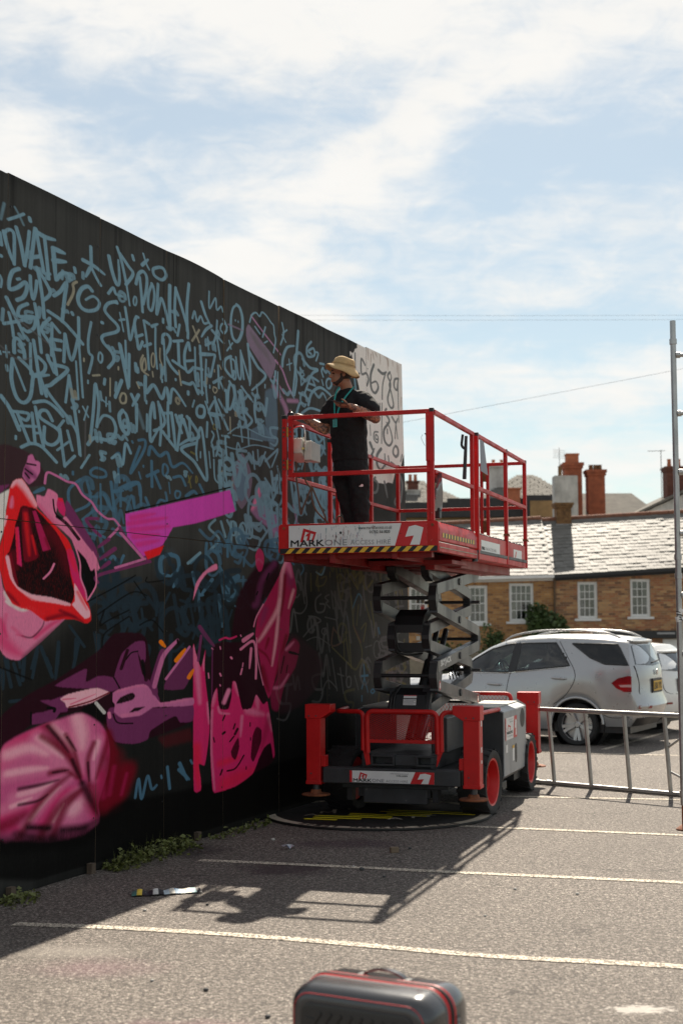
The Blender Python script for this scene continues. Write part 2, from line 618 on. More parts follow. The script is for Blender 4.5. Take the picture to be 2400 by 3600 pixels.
# round board lying under the lift
disc = empty('round_sign_board', (.34, 14.0, 0), radians(-17))
tag(disc, 'round black sign board with cream rim lying under the lift', 'sign board')
mb = MB()
mb.lathe([(0.001, .004), (1.10, .004), (1.105, .008), (1.105, .022), (1.10, .024), (0.001, .024)], 96, cap=False)
mb.build('board', mat('board_black', (.012, .012, .011), .55, var=.3, scale=3, dirt=.2), disc, smooth=30)
CREAM = mat('cream_print', (.44, .39, .30), .7, var=.15, dirt=.5)
mb = MB()
N = 96
mb.add([(r * cos(2 * pi * k / N), r * sin(2 * pi * k / N), .0245) for r in (.995, 1.09) for k in range(N)], [(k, N + k, N + (k + 1) % N, (k + 1) % N) for k in range(N)])
mb.build('rim_band', CREAM, disc)
YEL = mat('acid_yellow_print', (.80, .68, .02), .6, var=.1)
for x0, x1, y in ((-.55, -.22, -.62), (-.5, -.02, -.50), (-.52, .26, -.38), (-.22, .22, -.27), (-.24, .55, -.16), (.1, .55, -.05), (.0, .95, .06), (.05, .9, .18)):
    mb = MB()
    mb.add([(x, y + z, .0262) for x, z in rounded(x0, x1, -.032, .032, .031, 6)], [tuple(range(28))])
    mb.build('yellow_bar', YEL, disc)


def arc_text(txt, r, a0, a1, h_, m, inward, parent, zz):
    n = len(txt)
    for i, ch in enumerate(txt):
        if ch == ' ': continue
        a = radians(a0 + (a1 - a0) * (i + .5) / n)
        c = Vector((r * cos(a), r * sin(a), zz))
        ey = Vector((cos(a), sin(a), 0)) * (-1 if inward else 1)
        ex = Vector((-sin(a), cos(a), 0)) * (1 if inward else -1)
        wd = abs(radians(a1 - a0)) * r / n * (.3 if ch in "1I" else .74)
        lettering('letter', ch, c - ex * wd / 2 - ey * h_ / 2, ex, ey, wd, h_, m, parent, bold=.02)


arc_text('20-21 MARKET PLACE', 1.04, -118, -30, .075, INK, True, disc, .0262)
arc_text('20-21 MARKET PLACE', 1.04, 62, 150, .075, INK, True, disc, .0262)
for ch, x, y in zip('AMITATT', (-.62, -.52, -.45, -.40, .22, .36, .48), (-.42, -.22, -.05, .1, -.47, -.34, -.22)):
    lettering('letter', ch, (x, y, .0262), (.97, .22, 0), (-.22, .97, 0), .15 if ch != 'I' else .04, .13, CREAM, disc, bold=.01)

# ------------------------------------------------------------------ hoarding with its painting
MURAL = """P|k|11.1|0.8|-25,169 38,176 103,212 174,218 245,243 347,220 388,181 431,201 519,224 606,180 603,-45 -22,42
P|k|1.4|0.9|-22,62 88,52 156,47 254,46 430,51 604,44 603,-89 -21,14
S|b|2.8|0.25|1|-32,458 -30,450
S|b|3.2|0.25|1|-27,460 -22,450 -14,440
S|b|2.6|0.25|1|-27,459 -21,463 -15,462 -14,452 -14,440
S|b|2.9|0.25|1|-12,467 -6,456 -1,442
S|b|2.6|0.25|1|-1,442 2,455 4,468
S|b|2.9|0.25|1|11,472 9,460 6,442
S|b|2.7|0.25|1|12,472 17,458 23,442
S|b|3|0.25|1|8,450 17,453
S|b|3.9|0.25|1|12,470 24,469 36,470
S|b|2.7|0.25|1|23,468 26,454 29,439
S|b|4.3|0.25|1|35,463 49,463
S|b|3.7|0.25|1|34,463 36,452 38,440
S|b|4|0.25|1|35,454 51,457
S|b|3.3|0.25|1|39,441 46,447 54,449
S|b|2.8|0.25|1|63,455 64,452
S|b|2.8|0.25|1|4,478 5,476
S|b|2.2|0.25|1|-22,470 -13,474 -3,479
S|b|2.9|0.25|1|86,477 87,460
S|b|3.5|0.25|1|75,464 91,463 106,460
S|b|3.1|0.25|1|85,460 79,452
S|b|2.4|0.25|1|88,460 95,454 101,450
S|b|3|0.25|1|-8,438 -16,434 -20,426 -19,421 -10,424 0,430 2,426 -2,419 -10,415
S|b|2.3|0.25|1|-10,430 -7,431
S|b|2.6|0.25|1|6,436 7,427 10,420 13,427 14,434
S|b|2.7|0.25|1|14,444 18,435 22,421 24,409
S|b|2.7|0.25|1|15,443 25,436 31,430 29,426 23,422
S|b|3|0.25|1|36,428 44,433 52,441 50,430 47,411
S|b|3.3|0.25|1|88,443 82,445 73,441 68,433 72,427 82,426 95,430 99,436 90,439 79,434
S|b|3.2|0.25|1|112,476 117,465 124,456 128,460 126,476
S|b|2.5|0.25|1|112,446 119,452 123,448 132,448
S|b|2.8|0.25|1|60,420 61,419
S|b|2.9|0.25|1|103,421 104,421
S|b|2.8|0.25|1|-31,442 -30,442
S|b|1.7|0.25|1|-31,428 -29,425 -30,420
S|b|1.7|0.6|0.6|-14,481 -9,477 -3,471
S|b|2.3|0.6|0.6|-31,468 -27,480
S|b|2.6|0.25|1|124,486 131,476 138,461
S|b|1.7|0.25|1|138,461 144,443
S|b|3|0.25|1|128,482 141,475 149,470 138,459
S|b|2.8|0.25|1|148,485 150,482
S|b|3.2|0.25|1|164,481 174,488
S|b|1.9|0.25|1|166,491 171,484 176,480
S|b|2.9|0.25|1|193,486 183,482 185,477 197,476 204,481 200,486 193,486
S|b|2.7|0.25|1|160,470 163,456 165,442
S|b|3|0.25|1|154,463 158,472 166,476 172,472 171,461 166,449
S|b|2.6|0.25|1|181,469 175,459 175,448 181,447 185,459 183,467 180,469
S|b|2.8|0.25|1|191,471 190,458 189,445 193,453 197,460 204,451 211,437
S|b|3.2|0.25|1|210,474 210,455 212,437
S|b|2.5|0.25|1|219,474 218,454 220,440
S|b|2.8|0.25|1|219,473 227,462 239,443 240,434
S|b|3|0.25|1|241,482 238,461 239,440
S|b|2.3|0.25|1|226,443 223,433
S|b|2.2|0.25|1|248,453 252,460 257,452 264,458 271,453 281,456
S|b|3.3|0.25|1|265,471 274,461 286,453
S|b|3.1|0.25|1|287,454 275,448 266,440
S|b|2|0.25|1|281,484 282,469 295,481 298,471 308,476 312,472
S|b|2.4|0.25|1|299,461 299,447 307,427
S|b|3.1|0.25|1|288,450 313,443
S|b|2.8|0.25|1|300,451 291,438
S|b|2.8|0.25|1|275,434 285,438
S|b|1.8|0.25|1|279,442 281,431
S|b|2|0.25|1|312,465 319,459
S|b|1.7|0.25|1|323,447 327,440
S|b|1.7|0.25|1|319,437 330,446
S|b|2.4|0.25|1|137,440 141,428 145,415 150,426
S|b|2.8|0.25|1|155,436 152,430 156,417 159,410 165,417
S|b|2.5|0.25|1|154,419 165,423
S|b|2.4|0.25|1|150,426 154,435 158,436
S|b|2.8|0.25|1|169,435 176,434
S|b|2.4|0.25|1|167,435 172,420 176,396
S|b|2.7|0.25|1|168,414 179,418
S|b|3.1|0.25|1|181,433 191,437
S|b|2.2|0.25|1|187,433 187,416 190,399
S|b|1.4|0.25|1|129,434 135,420
S|b|2.1|0.25|1|129,428 136,430
S|b|2.5|0.25|1|200,443 200,440
S|b|2.8|0.25|1|199,422 200,429 207,431 212,427 209,419 203,413
S|b|2.3|0.25|1|201,426 203,412 205,391
S|b|2.8|0.25|1|205,412 213,405 224,400
S|b|2.7|0.25|1|217,427 231,430
S|b|2.8|0.25|1|224,428 226,409
S|b|2.7|0.25|1|216,410 235,406
S|b|2.6|0.25|1|120,441 125,441
S|b|1.1|0.25|1|336,469 336,468
S|b|1.1|0.25|1|342,469 342,468
S|b|1.6|0.25|1|152,452 154,452 155,450 155,448 154,446 153,445 151,445 150,447 150,449 151,451 152,452
S|b|2.1|0.25|1|313,461 316,461 318,459 318,456 316,454 313,452 310,453 307,454 307,457 310,460 313,461
S|b|3.5|0.25|1|339,484 346,482 351,474 351,463 346,454 339,449 331,451 327,459 327,469 331,479 339,484
S|l|2.1|0.25|0.7|322,462 351,462
S|b|2.8|0.25|1|244,424 241,430 235,420 236,409 241,404 251,410
S|b|2.5|0.25|1|236,413 251,416
S|b|2.2|0.25|1|253,428 254,414 255,399
S|b|3|0.25|1|254,410 268,411
S|b|3.1|0.25|1|263,431 266,412 268,388
S|b|3.7|0.25|1|264,424 295,429
S|b|2.9|0.25|1|295,428 286,408
S|b|2.4|0.25|1|276,421 275,401 279,383
S|b|3.5|0.25|1|130,408 136,394 143,375
S|b|2.8|0.25|1|144,403 144,377
S|b|1.9|0.25|1|138,413 140,391
S|b|3.5|0.25|1|170,389 171,376 184,384 198,375 206,385 212,373 217,386 238,374
S|b|2|0.25|1|199,391 199,389
S|b|2|0.25|1|221,395 221,394
S|b|2|0.25|1|284,399 284,397
S|b|3|0.25|1|242,387 242,385
S|b|3|0.25|1|233,394 244,394 251,396 260,388
S|b|2.8|0.25|1|148,371 155,364
S|b|3.4|0.25|1|159,372 150,362
S|b|3.1|0.25|1|156,364 157,342
S|b|3|0.25|1|133,380 124,366
S|b|3.1|0.25|1|154,397 157,390
S|b|3.5|0.25|1|135,356 130,351 134,342 142,338 145,343 141,353 135,356
S|b|2.1|0.25|1|173,358 173,344
S|b|3.2|0.25|1|186,357 183,369 178,356 179,337 185,341 194,350
S|b|2.7|0.25|1|192,371 197,354 195,335
S|b|2.9|0.25|1|194,369 204,357 197,350 185,346
S|b|3.2|0.25|1|200,347 224,334
S|b|2.6|0.25|1|209,373 209,360 211,344
S|b|2.8|0.25|1|203,363 215,365
S|b|3.1|0.25|1|215,364 219,349 222,334
S|b|2.8|0.25|1|222,364 232,350
S|b|2.8|0.25|1|232,365 225,334
S|b|3.3|0.25|1|241,365 263,351 243,345 229,339
S|b|2.8|0.25|1|235,362 245,346
S|b|2.7|0.25|1|245,364 247,346
S|b|2.7|0.25|1|228,364 240,355
S|b|3.2|0.25|1|258,344 232,336 255,327 278,313 276,332 268,357 262,354 258,338 260,329
S|b|2.3|0.25|1|275,383 291,365
S|b|2.6|0.25|1|293,386 282,374 300,373
S|b|3|0.25|1|295,390 302,371
S|b|2.8|0.25|1|296,388 322,364
S|b|2.8|0.25|1|282,374 313,376
S|b|2.8|0.25|1|304,389 318,380
S|b|2.5|0.25|1|318,400 320,380
S|b|2.9|0.25|1|327,433 316,428 315,420 329,414 333,420
S|b|2.2|0.25|1|326,432 331,414 337,415 335,429 327,431
S|b|2.2|0.25|1|337,434 343,416 348,418 347,442
S|b|2.4|0.25|1|348,438 354,416
S|b|2.4|0.25|1|348,440 368,414
S|b|2.4|0.25|1|366,444 368,415
S|b|2.7|0.25|1|324,409 335,401 329,386 322,384 322,399 326,408
S|b|2.6|0.25|1|302,420 304,400
S|b|3|0.25|1|292,403 312,411
S|b|2.3|0.25|1|305,408 315,399
S|b|1.9|0.25|1|253,381 250,375
S|b|2.8|0.25|1|279,365 278,352
S|b|1.9|0.25|1|172,369 172,367
S|b|2.1|0.25|1|289,358 293,355 288,348 291,345 293,336
S|b|2|0.25|1|300,361 304,350 298,337 306,346 311,339
S|b|2.2|0.25|1|311,357 324,357 317,356 320,337
S|b|2|0.25|1|293,333 295,317 302,313
S|b|2|0.25|1|304,333 309,315
S|b|2|0.25|1|313,335 320,313 308,320
S|b|1.6|0.25|1|266,337 266,332
S|b|1.5|0.25|1|283,339 286,325
S|b|3|0.8|0.4|158,360 168,346
S|B|2.6|0.25|1|122,317 130,321 136,313 140,330 148,324
S|B|2.5|0.25|1|160,335 170,336 168,327 148,307 162,330
S|B|3.2|0.25|1|176,325 180,332 194,326 208,330 217,319 235,324 252,317
S|B|2.8|0.25|1|181,320 182,299
S|B|3|0.25|1|174,307 192,313
S|B|2.7|0.25|1|185,311 196,299
S|B|2.6|0.25|1|219,310 232,312 240,305
S|B|2.7|0.25|1|265,308 273,301
S|B|1.1|0.25|1|211,305 213,296
S|B|1.9|0.25|1|150,333 151,332
S|B|1.8|0.25|1|168,315 168,314
S|B|1.7|0.25|1|129,309 130,300
S|B|1.7|0.25|1|138,301 138,300
S|B|2|0.25|1|123,304 123,301
S|B|1.6|0.25|1|161,309 164,304
S|B|3.3|0.25|1|122,290 137,292
S|B|3.7|0.25|1|141,294 160,300 163,290
S|B|3.6|0.25|1|242,296 254,301 261,299
S|B|2.1|0.25|1|204,320 207,319 209,317 209,314 207,312 204,310 201,311 200,313 200,316 201,319 204,320
S|B|1.9|0.25|1|226,299 229,299 231,298 231,296 229,294 227,293 224,293 222,295 222,297 224,299 226,299
S|b|3.5|0.25|1|265,378 270,378 273,376 273,372 270,369 265,368 261,368 258,370 258,374 261,377 265,378
S|g|1.8|0.25|1|166,406 162,400 165,393 171,396 169,404 165,399 166,393 175,391
S|g|1.4|0.25|1|195,417 195,408 199,402 196,392
S|g|1.6|0.25|1|226,403 230,391
S|g|1.1|0.25|1|326,376 327,361
S|g|1.6|0.25|1|128,390 128,388
S|g|1.4|0.25|1|262,401 262,399
S|g|1.3|0.25|1|294,415 294,413
S|g|1.6|0.25|1|156,382 160,378
S|g|1.5|0.25|1|182,395 183,391
S|g|1.2|0.25|1|305,421 309,418
S|g|1.3|0.25|1|183,411 185,410 186,407 186,404 185,400 183,399 181,400 180,403 180,406 181,409 183,411
S|g|1.5|0.25|1|295,399 298,399 300,398 300,397 298,395 295,394 292,395 291,396 291,397 292,399 295,399
S|g|1.9|0.25|1|135,370 138,370 140,368 140,365 139,363 136,362 133,362 131,364 131,366 133,369 135,370
S|o|1.3|0.25|1|295,365 297,365 298,364 298,363 297,361 295,361 293,361 292,362 292,363 293,365 295,365
S|o|1|0.25|1|259,315 260,314 261,313 261,311 260,310 259,309 258,310 258,311 258,313 258,314 259,315
S|o|1.3|0.25|1|245,314 250,304
S|o|1.3|0.25|1|250,314 245,308
S|o|2.1|0.25|1|249,335 255,334
S|g|2|0.25|1|249,446 261,434
S|g|2.3|0.25|1|261,445 248,433
S|g|2.2|0.25|1|66,445 61,442 62,438 60,433 54,425
S|b|2.8|0.25|1|124,442 112,438 107,432 113,428 126,423 125,418 105,411 105,406 118,400 121,394 113,387
S|b|3.1|0.25|1|-23,414 -11,402 0,390
S|b|2.3|0.25|1|-20,404 -16,396 -14,388
S|b|2.5|0.25|1|-26,395 -9,400 12,407
S|b|2.7|0.25|1|3,415 -7,410 -7,404 11,407 12,400 4,395 -2,396
S|b|2.5|0.25|1|12,417 16,405 21,383
S|b|2.6|0.25|1|31,410 21,400 34,389 41,370
S|b|2.4|0.25|1|34,407 34,391 34,383
S|b|2.4|0.25|1|34,407 44,402
S|b|2.8|0.25|1|33,395 46,396
S|b|2.7|0.25|1|35,388 45,389
S|b|2.6|0.25|1|51,402 50,381
S|b|2.6|0.25|1|51,402 60,384 69,403
S|b|2.7|0.25|1|69,418 70,397
S|b|1.9|0.25|1|70,397 76,358
S|b|1.6|0.25|1|66,384 70,356
S|b|2.9|0.25|1|29,415 51,410 75,399
S|b|2.3|0.25|1|87,418 83,404 84,394 89,391 84,378
S|b|2.9|0.25|1|-13,377 -13,386 -7,387 -1,380 0,375
S|b|2.9|0.25|1|-15,372 -16,358 -10,346 -1,343 7,348 10,359 9,367 -7,374
S|b|1.8|0.25|1|-14,371 1,352
S|b|2.3|0.25|1|7,387 8,365
S|b|2.7|0.25|1|11,390 17,369 22,353
S|b|2.7|0.25|1|17,379 26,375 24,369 12,365
S|b|3.1|0.25|1|11,364 31,368
S|b|2.6|0.25|1|20,365 28,352
S|b|3.1|0.25|1|29,382 34,377 55,376 35,362 29,356 66,333 74,313
S|b|2.6|0.25|1|30,380 38,371
S|b|2.1|0.25|1|57,372 53,351
S|b|2.6|0.25|1|57,371 67,340 73,314
S|b|3|0.25|1|-28,344 -17,336 -6,323
S|b|2.5|0.25|1|-14,335 5,336 3,331 -6,332
S|b|2.5|0.25|1|-8,334 6,316
S|b|2.3|0.25|1|-4,326 15,328
S|b|2.5|0.25|1|10,337 14,316
S|b|2.5|0.25|1|14,342 19,328 25,315
S|b|2|0.25|1|13,323 21,324
S|b|2.7|0.25|1|12,345 27,348 40,345 50,340
S|b|2.7|0.25|1|36,335 29,341 21,340 21,335 44,329 45,322 36,317 26,319 26,329
S|b|2.4|0.25|1|46,330 53,303
S|b|2.1|0.25|1|56,330 63,316
S|b|1.9|0.25|1|43,314 58,322
S|b|2.2|0.25|1|51,337 43,330
S|b|2.4|0.25|1|54,304 66,312
S|b|2.6|0.25|1|-3,311 9,315 23,314 42,305
S|b|3.2|0.25|1|84,323 93,329 115,330 125,338 120,347 106,348 97,339
S|b|2.7|0.25|1|94,371 99,357 96,338
S|b|2.7|0.25|1|93,370 91,350 87,327
S|b|1.4|0.25|1|76,351 84,344
S|b|1.4|0.25|1|83,352 78,341
S|b|1|0.25|1|105,360 112,358
S|b|1|0.25|1|110,363 110,356
S|b|1.6|0.25|1|83,372 83,370
S|b|2.7|0.25|1|108,377 107,373
S|b|1.6|0.25|1|71,347 71,346
S|b|1.9|0.25|1|-10,318 -10,316
S|b|2.4|0.25|1|104,318 104,313
S|b|2.7|0.25|1|133,379 124,365
S|b|2|0.25|1|86,315 75,304
S|b|2.3|0.25|1|119,316 129,320 136,313 140,330 148,323
S|b|2.5|0.25|1|129,409 138,393
S|b|1.1|0.25|1|-23,380 -22,372
S|b|0.9|0.25|1|-26,375 -19,376
S|b|1.4|0.25|1|-30,375 -29,373
S|b|1.8|0.25|1|101,397 103,396 104,395 104,392 103,390 101,389 99,390 98,391 98,393 99,396 101,397
S|g|1.5|0.25|1|77,388 77,386
S|g|1.8|0.25|1|90,377 100,379
S|g|1.2|0.25|1|116,379 116,365
S|g|1.3|0.25|1|128,389 128,388
S|g|1.3|0.25|1|134,370 134,370
S|s|1.2|0.5|0.55|-18,404 34,390
S|s|1|0.5|0.55|-30,379 -10,373 10,377
S|s|0.9|0.5|0.55|80,341 80,311
S|B|2.3|0.25|1|88,303 95,306 108,305 110,301 99,299 89,300 88,303
S|B|2.3|0.25|1|83,295 88,279 69,271
S|B|2.2|0.25|1|87,283 99,284
S|B|2.8|0.25|1|118,297 122,275 108,286
S|B|3.3|0.25|1|131,293 160,300 165,282
S|B|2.2|0.25|1|133,279 133,292
S|B|2.4|0.25|1|60,274 59,286 74,295
S|B|2.3|0.25|1|93,273 78,265
S|B|2.3|0.25|1|143,277 150,289 155,279
S|B|2.4|0.25|1|190,284 196,289 207,289 205,296
S|B|1.7|0.25|1|102,294 104,265
S|B|2|0.25|1|64,300 64,298
S|B|2.1|0.25|1|123,304 124,302
S|B|2.2|0.25|1|129,309 130,300
S|B|1.9|0.25|1|138,302 138,301
S|B|2.5|0.25|1|87,255 104,254 109,253
S|B|2.6|0.25|1|104,238 114,235 122,239 130,233 137,240
S|B|4.6|0.25|1|198,229 198,240 215,245
S|B|3.6|0.25|1|198,227 215,226
S|B|2.1|0.25|1|81,223 81,214
S|B|3.1|0.25|1|25,284 13,280
S|B|2.7|0.25|1|172,289 178,282
S|n|2.5|0.25|1|108,202 116,183
S|n|2.3|0.25|1|61,185 82,169
S|n|2.2|0.25|1|133,193 136,180
S|n|2.6|0.25|1|149,202 156,183
S|n|2.7|0.25|1|47,173 46,157
S|n|2.3|0.25|1|21,170 14,155
S|n|2.7|0.25|1|193,204 191,193
S|n|2.5|0.25|1|166,198 170,185
S|n|2|0.25|1|-17,167 -14,156
S|n|2.3|0.25|1|-2,162 0,156
S|n|2.2|0.25|1|118,216 126,197
S|n|2.1|0.25|1|146,190 136,176
S|n|2.6|0.25|1|88,201 90,190
S|n|2.4|0.25|1|213,212 199,197
S|n|2.2|0.25|1|32,162 38,154
S|n|2.4|0.25|1|70,175 69,162
S|n|2.6|0.25|1|-19,164 -11,143
S|n|3|0.25|1|5,166 3,147
S|n|2.7|0.25|1|25,170 40,148
S|n|3.1|0.25|1|47,169 44,146
S|n|2.8|0.25|1|74,173 67,154
S|n|3.5|0.25|1|-22,155 -21,142
S|n|2.5|0.25|1|-8,159 0,144
S|n|2.7|0.25|1|-12,133 21,133
S|n|2.3|0.25|1|21,167 15,148
S|B|2.5|0.25|1|158,48 163,62 168,46 177,63 184,52 192,54
S|B|2.1|0.25|1|200,61 201,59
S|B|3|0.25|1|211,67 215,49
S|B|3.5|0.25|1|231,63 249,53
S|B|2.2|0.25|1|251,69 254,66
S|B|4.1|0.25|1|215,244 226,242 228,233 217,227
S|B|3.8|0.25|1|250,239 268,248
S|B|4.1|0.25|1|226,223 219,217
S|B|3.8|0.25|1|254,230 264,213 274,211
S|B|3.9|0.25|1|291,225 270,211
S|B|2.4|0.25|1|306,237 317,228
S|B|3.3|0.25|1|280,257 278,244
S|B|3.3|0.25|1|284,245 293,240
S|B|6|0.25|1|343,229 323,222 323,208 339,214
S|B|2.9|0.25|1|288,258 295,250 306,251
S|B|3|0.25|1|321,262 321,247
S|B|3.1|0.25|1|357,247 355,239
S|B|3.7|0.25|1|232,68 245,53
S|B|3|0.25|1|339,257 330,249
S|n|2.5|0.25|1|274,197 254,173
S|n|2.5|0.25|1|299,202 302,186
S|n|2.6|0.25|1|330,198 321,186
S|n|2.8|0.25|1|234,200 246,187
S|n|2.4|0.25|1|348,202 339,186
P|l|0.2|0.85|360,466 365,471 374,468 426,447 422,434 415,426 403,431 385,441 365,451 360,459
C|s|4.8|0.9|0.5|378,460 403,447
C|s|4|0.9|0.5|400,453 415,441
C|s|3.1|0.9|0.5|370,463 389,451
S|q|1.9|0.25|0.85|370,480 400,468 438,454
S|q|2.6|0.25|0.85|426,446 442,439 454,427 468,417
S|q|2.1|0.25|0.85|422,429 446,416
S|q|6.1|0.7|0.7|422,419 446,405 454,396
S|q|4.6|0.7|0.7|456,410 480,413
S|b|1.9|0.25|1|367,473 372,481 381,485 389,483 394,488 403,487 415,482 421,480 423,472 426,466 421,453
S|b|2.1|0.25|1|442,487 446,477 438,464
S|b|1.8|0.25|1|444,477 454,482
S|b|1.6|0.25|1|442,475 451,469
S|b|3.5|0.25|1|482,486 476,451 468,419
S|b|2.8|0.25|1|474,446 478,435 472,418
S|b|3.5|0.25|1|442,443 444,452 454,464 472,469
S|b|2.7|0.25|1|515,481 504,473 506,464 523,468 521,475 508,470 515,468
S|b|2.1|0.25|1|526,472 534,472 528,463
S|b|3.4|0.25|1|493,459 512,453 532,454 517,447 504,431 499,424
S|b|2.8|0.25|1|517,444 534,442
S|b|2.7|0.25|1|510,436 525,436
S|b|2.7|0.25|1|504,429 519,429
S|b|2|0.25|1|487,449 490,431
S|b|1.9|0.25|1|489,448 497,443 491,440 499,438 492,432
S|b|1.5|0.25|1|459,453 461,442
S|b|1.3|0.25|1|453,446 466,450
S|b|3.5|0.25|1|508,413 517,427 539,436 566,433 573,429
S|b|1.9|0.25|1|544,445 548,440
S|b|2.8|0.25|1|539,462 550,463
S|b|2.3|0.25|1|548,459 543,455 548,449
S|b|3.2|0.25|1|485,422 501,421 512,417
S|b|3.2|0.25|1|478,401 487,412 501,412
S|b|2.9|0.25|1|491,402 512,410 538,411
S|b|3.3|0.25|1|381,404 378,391 381,378
S|b|2.9|0.25|1|346,404 353,384 360,372
S|b|2.9|0.25|1|356,385 372,379 360,371
S|b|2.5|0.25|1|349,408 369,399
S|b|3.1|0.25|1|363,451 369,425 367,412
S|b|3.6|0.25|1|365,445 385,433 403,426 372,408
S|b|1.9|0.25|1|383,415 386,402
S|b|1.9|0.25|1|402,475 396,464
S|b|1.9|0.25|1|379,471 390,466
S|b|1.6|0.25|1|400,459 407,462
S|b|2.1|0.25|1|390,397 391,392
S|b|1.8|0.25|1|402,418 402,415
S|b|2.7|0.25|1|415,425 422,423 426,435
S|b|2.4|0.25|1|432,435 430,423
S|b|2.5|0.25|1|565,450 569,450 572,447 572,444 569,441 565,439 560,439 557,442 557,445 560,448 565,450
S|b|1.8|0.25|1|337,391 340,390 341,389 341,386 340,384 337,383 335,384 333,385 333,388 335,390 337,391
P|t|1.1|0.6|403,412 426,417 432,386 428,363 415,356 403,383
P|t|0.6|0.7|369,370 400,380 426,365 369,361
S|b|0.9|0.25|0.9|322,360 349,370 396,367 426,368
S|b|0.9|0.25|0.9|332,360 396,362
S|b|1.3|0.25|0.9|317,348 342,348 378,356 422,357
S|b|2|0.25|0.9|342,368 346,375 351,356
S|b|1.8|0.25|0.9|339,347 342,354 348,348
S|b|2.2|0.25|0.9|363,370 365,354
S|b|2|0.25|0.9|385,352 389,337 403,352
S|b|2.4|0.25|0.9|403,343 432,358
S|b|1.9|0.25|0.9|418,339 434,358
S|b|2.3|0.25|0.9|374,349 378,333
S|b|2.3|0.25|0.9|474,392 478,375
S|b|2.6|0.25|0.9|534,365 525,348
S|b|2.4|0.25|0.9|547,391 552,372
S|b|2.2|0.25|0.9|499,357 490,344
P|l|0.6|0.7|351,346 367,335 373,322 367,305 351,293 336,303 330,318 336,332
P|t|0.6|0.9|351,335 361,326 365,317 360,307 351,300 342,305 338,315 342,325
S|b|3.3|0.25|0.85|416,303 436,325 431,341
S|b|2.9|0.25|0.85|402,326 421,316
S|b|3.4|0.25|0.85|441,299 466,281 482,302
S|b|3|0.25|0.85|488,334 509,319
S|b|4|0.25|0.85|520,322 554,307
S|b|4.4|0.25|0.85|537,345 554,327
S|b|2.6|0.25|0.85|296,279 284,271 304,262 288,252
S|b|3|0.25|0.85|308,278 317,265
S|b|2.7|0.25|0.85|330,273 321,280
S|b|3.5|0.25|0.85|351,273 365,269 369,280
S|b|2.8|0.25|0.85|392,265 411,278
S|b|2.9|0.25|0.85|245,238 268,248
S|b|2.3|0.25|1|354,280 358,278 361,274 361,268 358,264 354,262 349,263 346,268 346,273 349,278 354,280
S|b|2|0.25|1|367,281 371,280 373,276 373,271 371,267 367,266 363,267 361,271 361,276 363,280 367,281
S|b|1.9|0.25|1|334,280 337,279 340,276 340,272 337,268 334,267 330,268 328,271 328,275 330,279 334,280
P|u|0.8|0.8|388,318 395,311 392,303 431,292 466,271 431,273 383,286 369,293 381,312
C|h|5.2|0.9|0.9|388,316 381,302 372,294
S|q|2.5|0.8|0.6|469,305 477,290 487,272
S|q|8.3|0.8|0.6|416,276 456,260
P|w|0.1|1|653,506 665,510 821,514 818,407 801,387 788,368 772,367 764,354 749,354 739,351 729,351 714,350 700,353 688,353 681,375 668,398 664,440 646,465 637,476 631,489 626,485 625,491 634,490 639,493 641,496 649,499 648,502
C|r|2.2|0.9|0.55|683,505 685,491
C|r|1.9|0.9|0.55|698,502 702,494
C|r|3|0.9|0.55|737,505 749,502 752,495
C|r|2.2|0.9|0.55|707,503 712,499
C|r|1.8|0.9|0.55|788,501 789,483
C|r|1.6|0.9|0.55|798,463 796,451
C|r|1.2|0.9|0.7|693,499 692,485
C|r|1|0.9|0.7|722,504 724,492
C|r|1.4|0.9|0.7|749,505 750,489
C|r|0.9|0.9|0.7|767,505 768,497
C|r|1.1|0.9|0.7|783,504 783,491
S|y|2.7|0.25|1|641,491 641,466
S|y|2.7|0.25|1|642,467 655,470
S|y|3|0.25|1|674,483 662,488 662,471 678,474 685,468 680,460
S|y|3.8|0.25|1|702,488 692,474 694,459 706,455 716,463 709,469 695,465
S|y|4.4|0.25|1|717,484 731,482 744,486
S|y|2.3|0.25|1|741,484 731,469 729,451
S|y|3.3|0.25|1|757,488 749,482 759,473 748,454 758,445 769,449 761,464 754,472 762,482 757,488
S|y|3.3|0.25|1|788,485 775,482 772,473 782,470 786,480 788,485
S|y|2|0.25|1|786,480 788,431
S|y|1.9|0.25|1|721,445 722,431
S|y|1.9|0.25|1|728,446 727,398
S|y|3.7|0.25|1|743,441 738,436 753,428 735,415 737,402 752,398 763,406 755,419 743,425
S|y|3.4|0.25|1|763,434 776,429 784,435
S|y|2.3|0.25|1|777,429 773,409
S|y|2|0.25|1|777,427 783,410
S|y|2.2|0.25|1|715,410 703,408 702,400 713,397 715,404 708,406 707,401 713,401
S|y|4.4|0.25|1|725,391 712,382 712,371 724,366 737,373
S|y|4.8|0.25|1|689,394 700,385
S|y|3.8|0.25|1|688,375 703,389
S|y|2.3|0.25|1|737,386 739,372
S|y|2.4|0.25|1|749,385 752,375
S|y|2.6|0.25|1|746,417 746,412
S|y|4|0.25|1|759,378 777,375
S|y|2.4|0.25|1|799,392 793,383
S|y|1.5|0.25|1|689,415 691,403
S|y|4.2|0.25|1|775,400 781,399 784,396 784,392 781,389 775,387 770,388 766,390 766,394 770,398 775,400
S|y|3.6|0.25|1|736,353 746,335
S|y|4.5|0.25|1|790,365 798,355 792,333
S|y|3.8|0.25|1|705,355 695,350
S|y|3.7|0.25|1|779,351 785,344
S|y|3.6|0.25|1|702,352 709,351 714,348 713,343 709,339 702,337 695,338 691,341 691,346 695,350 702,352
S|y|3.4|0.25|1|779,338 784,337 788,335 787,331 784,329 779,327 774,328 771,330 771,333 774,336 779,338
S|o|2.7|0.4|0.65|615,244 623,237 646,224
S|o|3.2|0.4|0.65|623,237 636,246 633,235 657,244 654,231 667,239 672,224 694,234
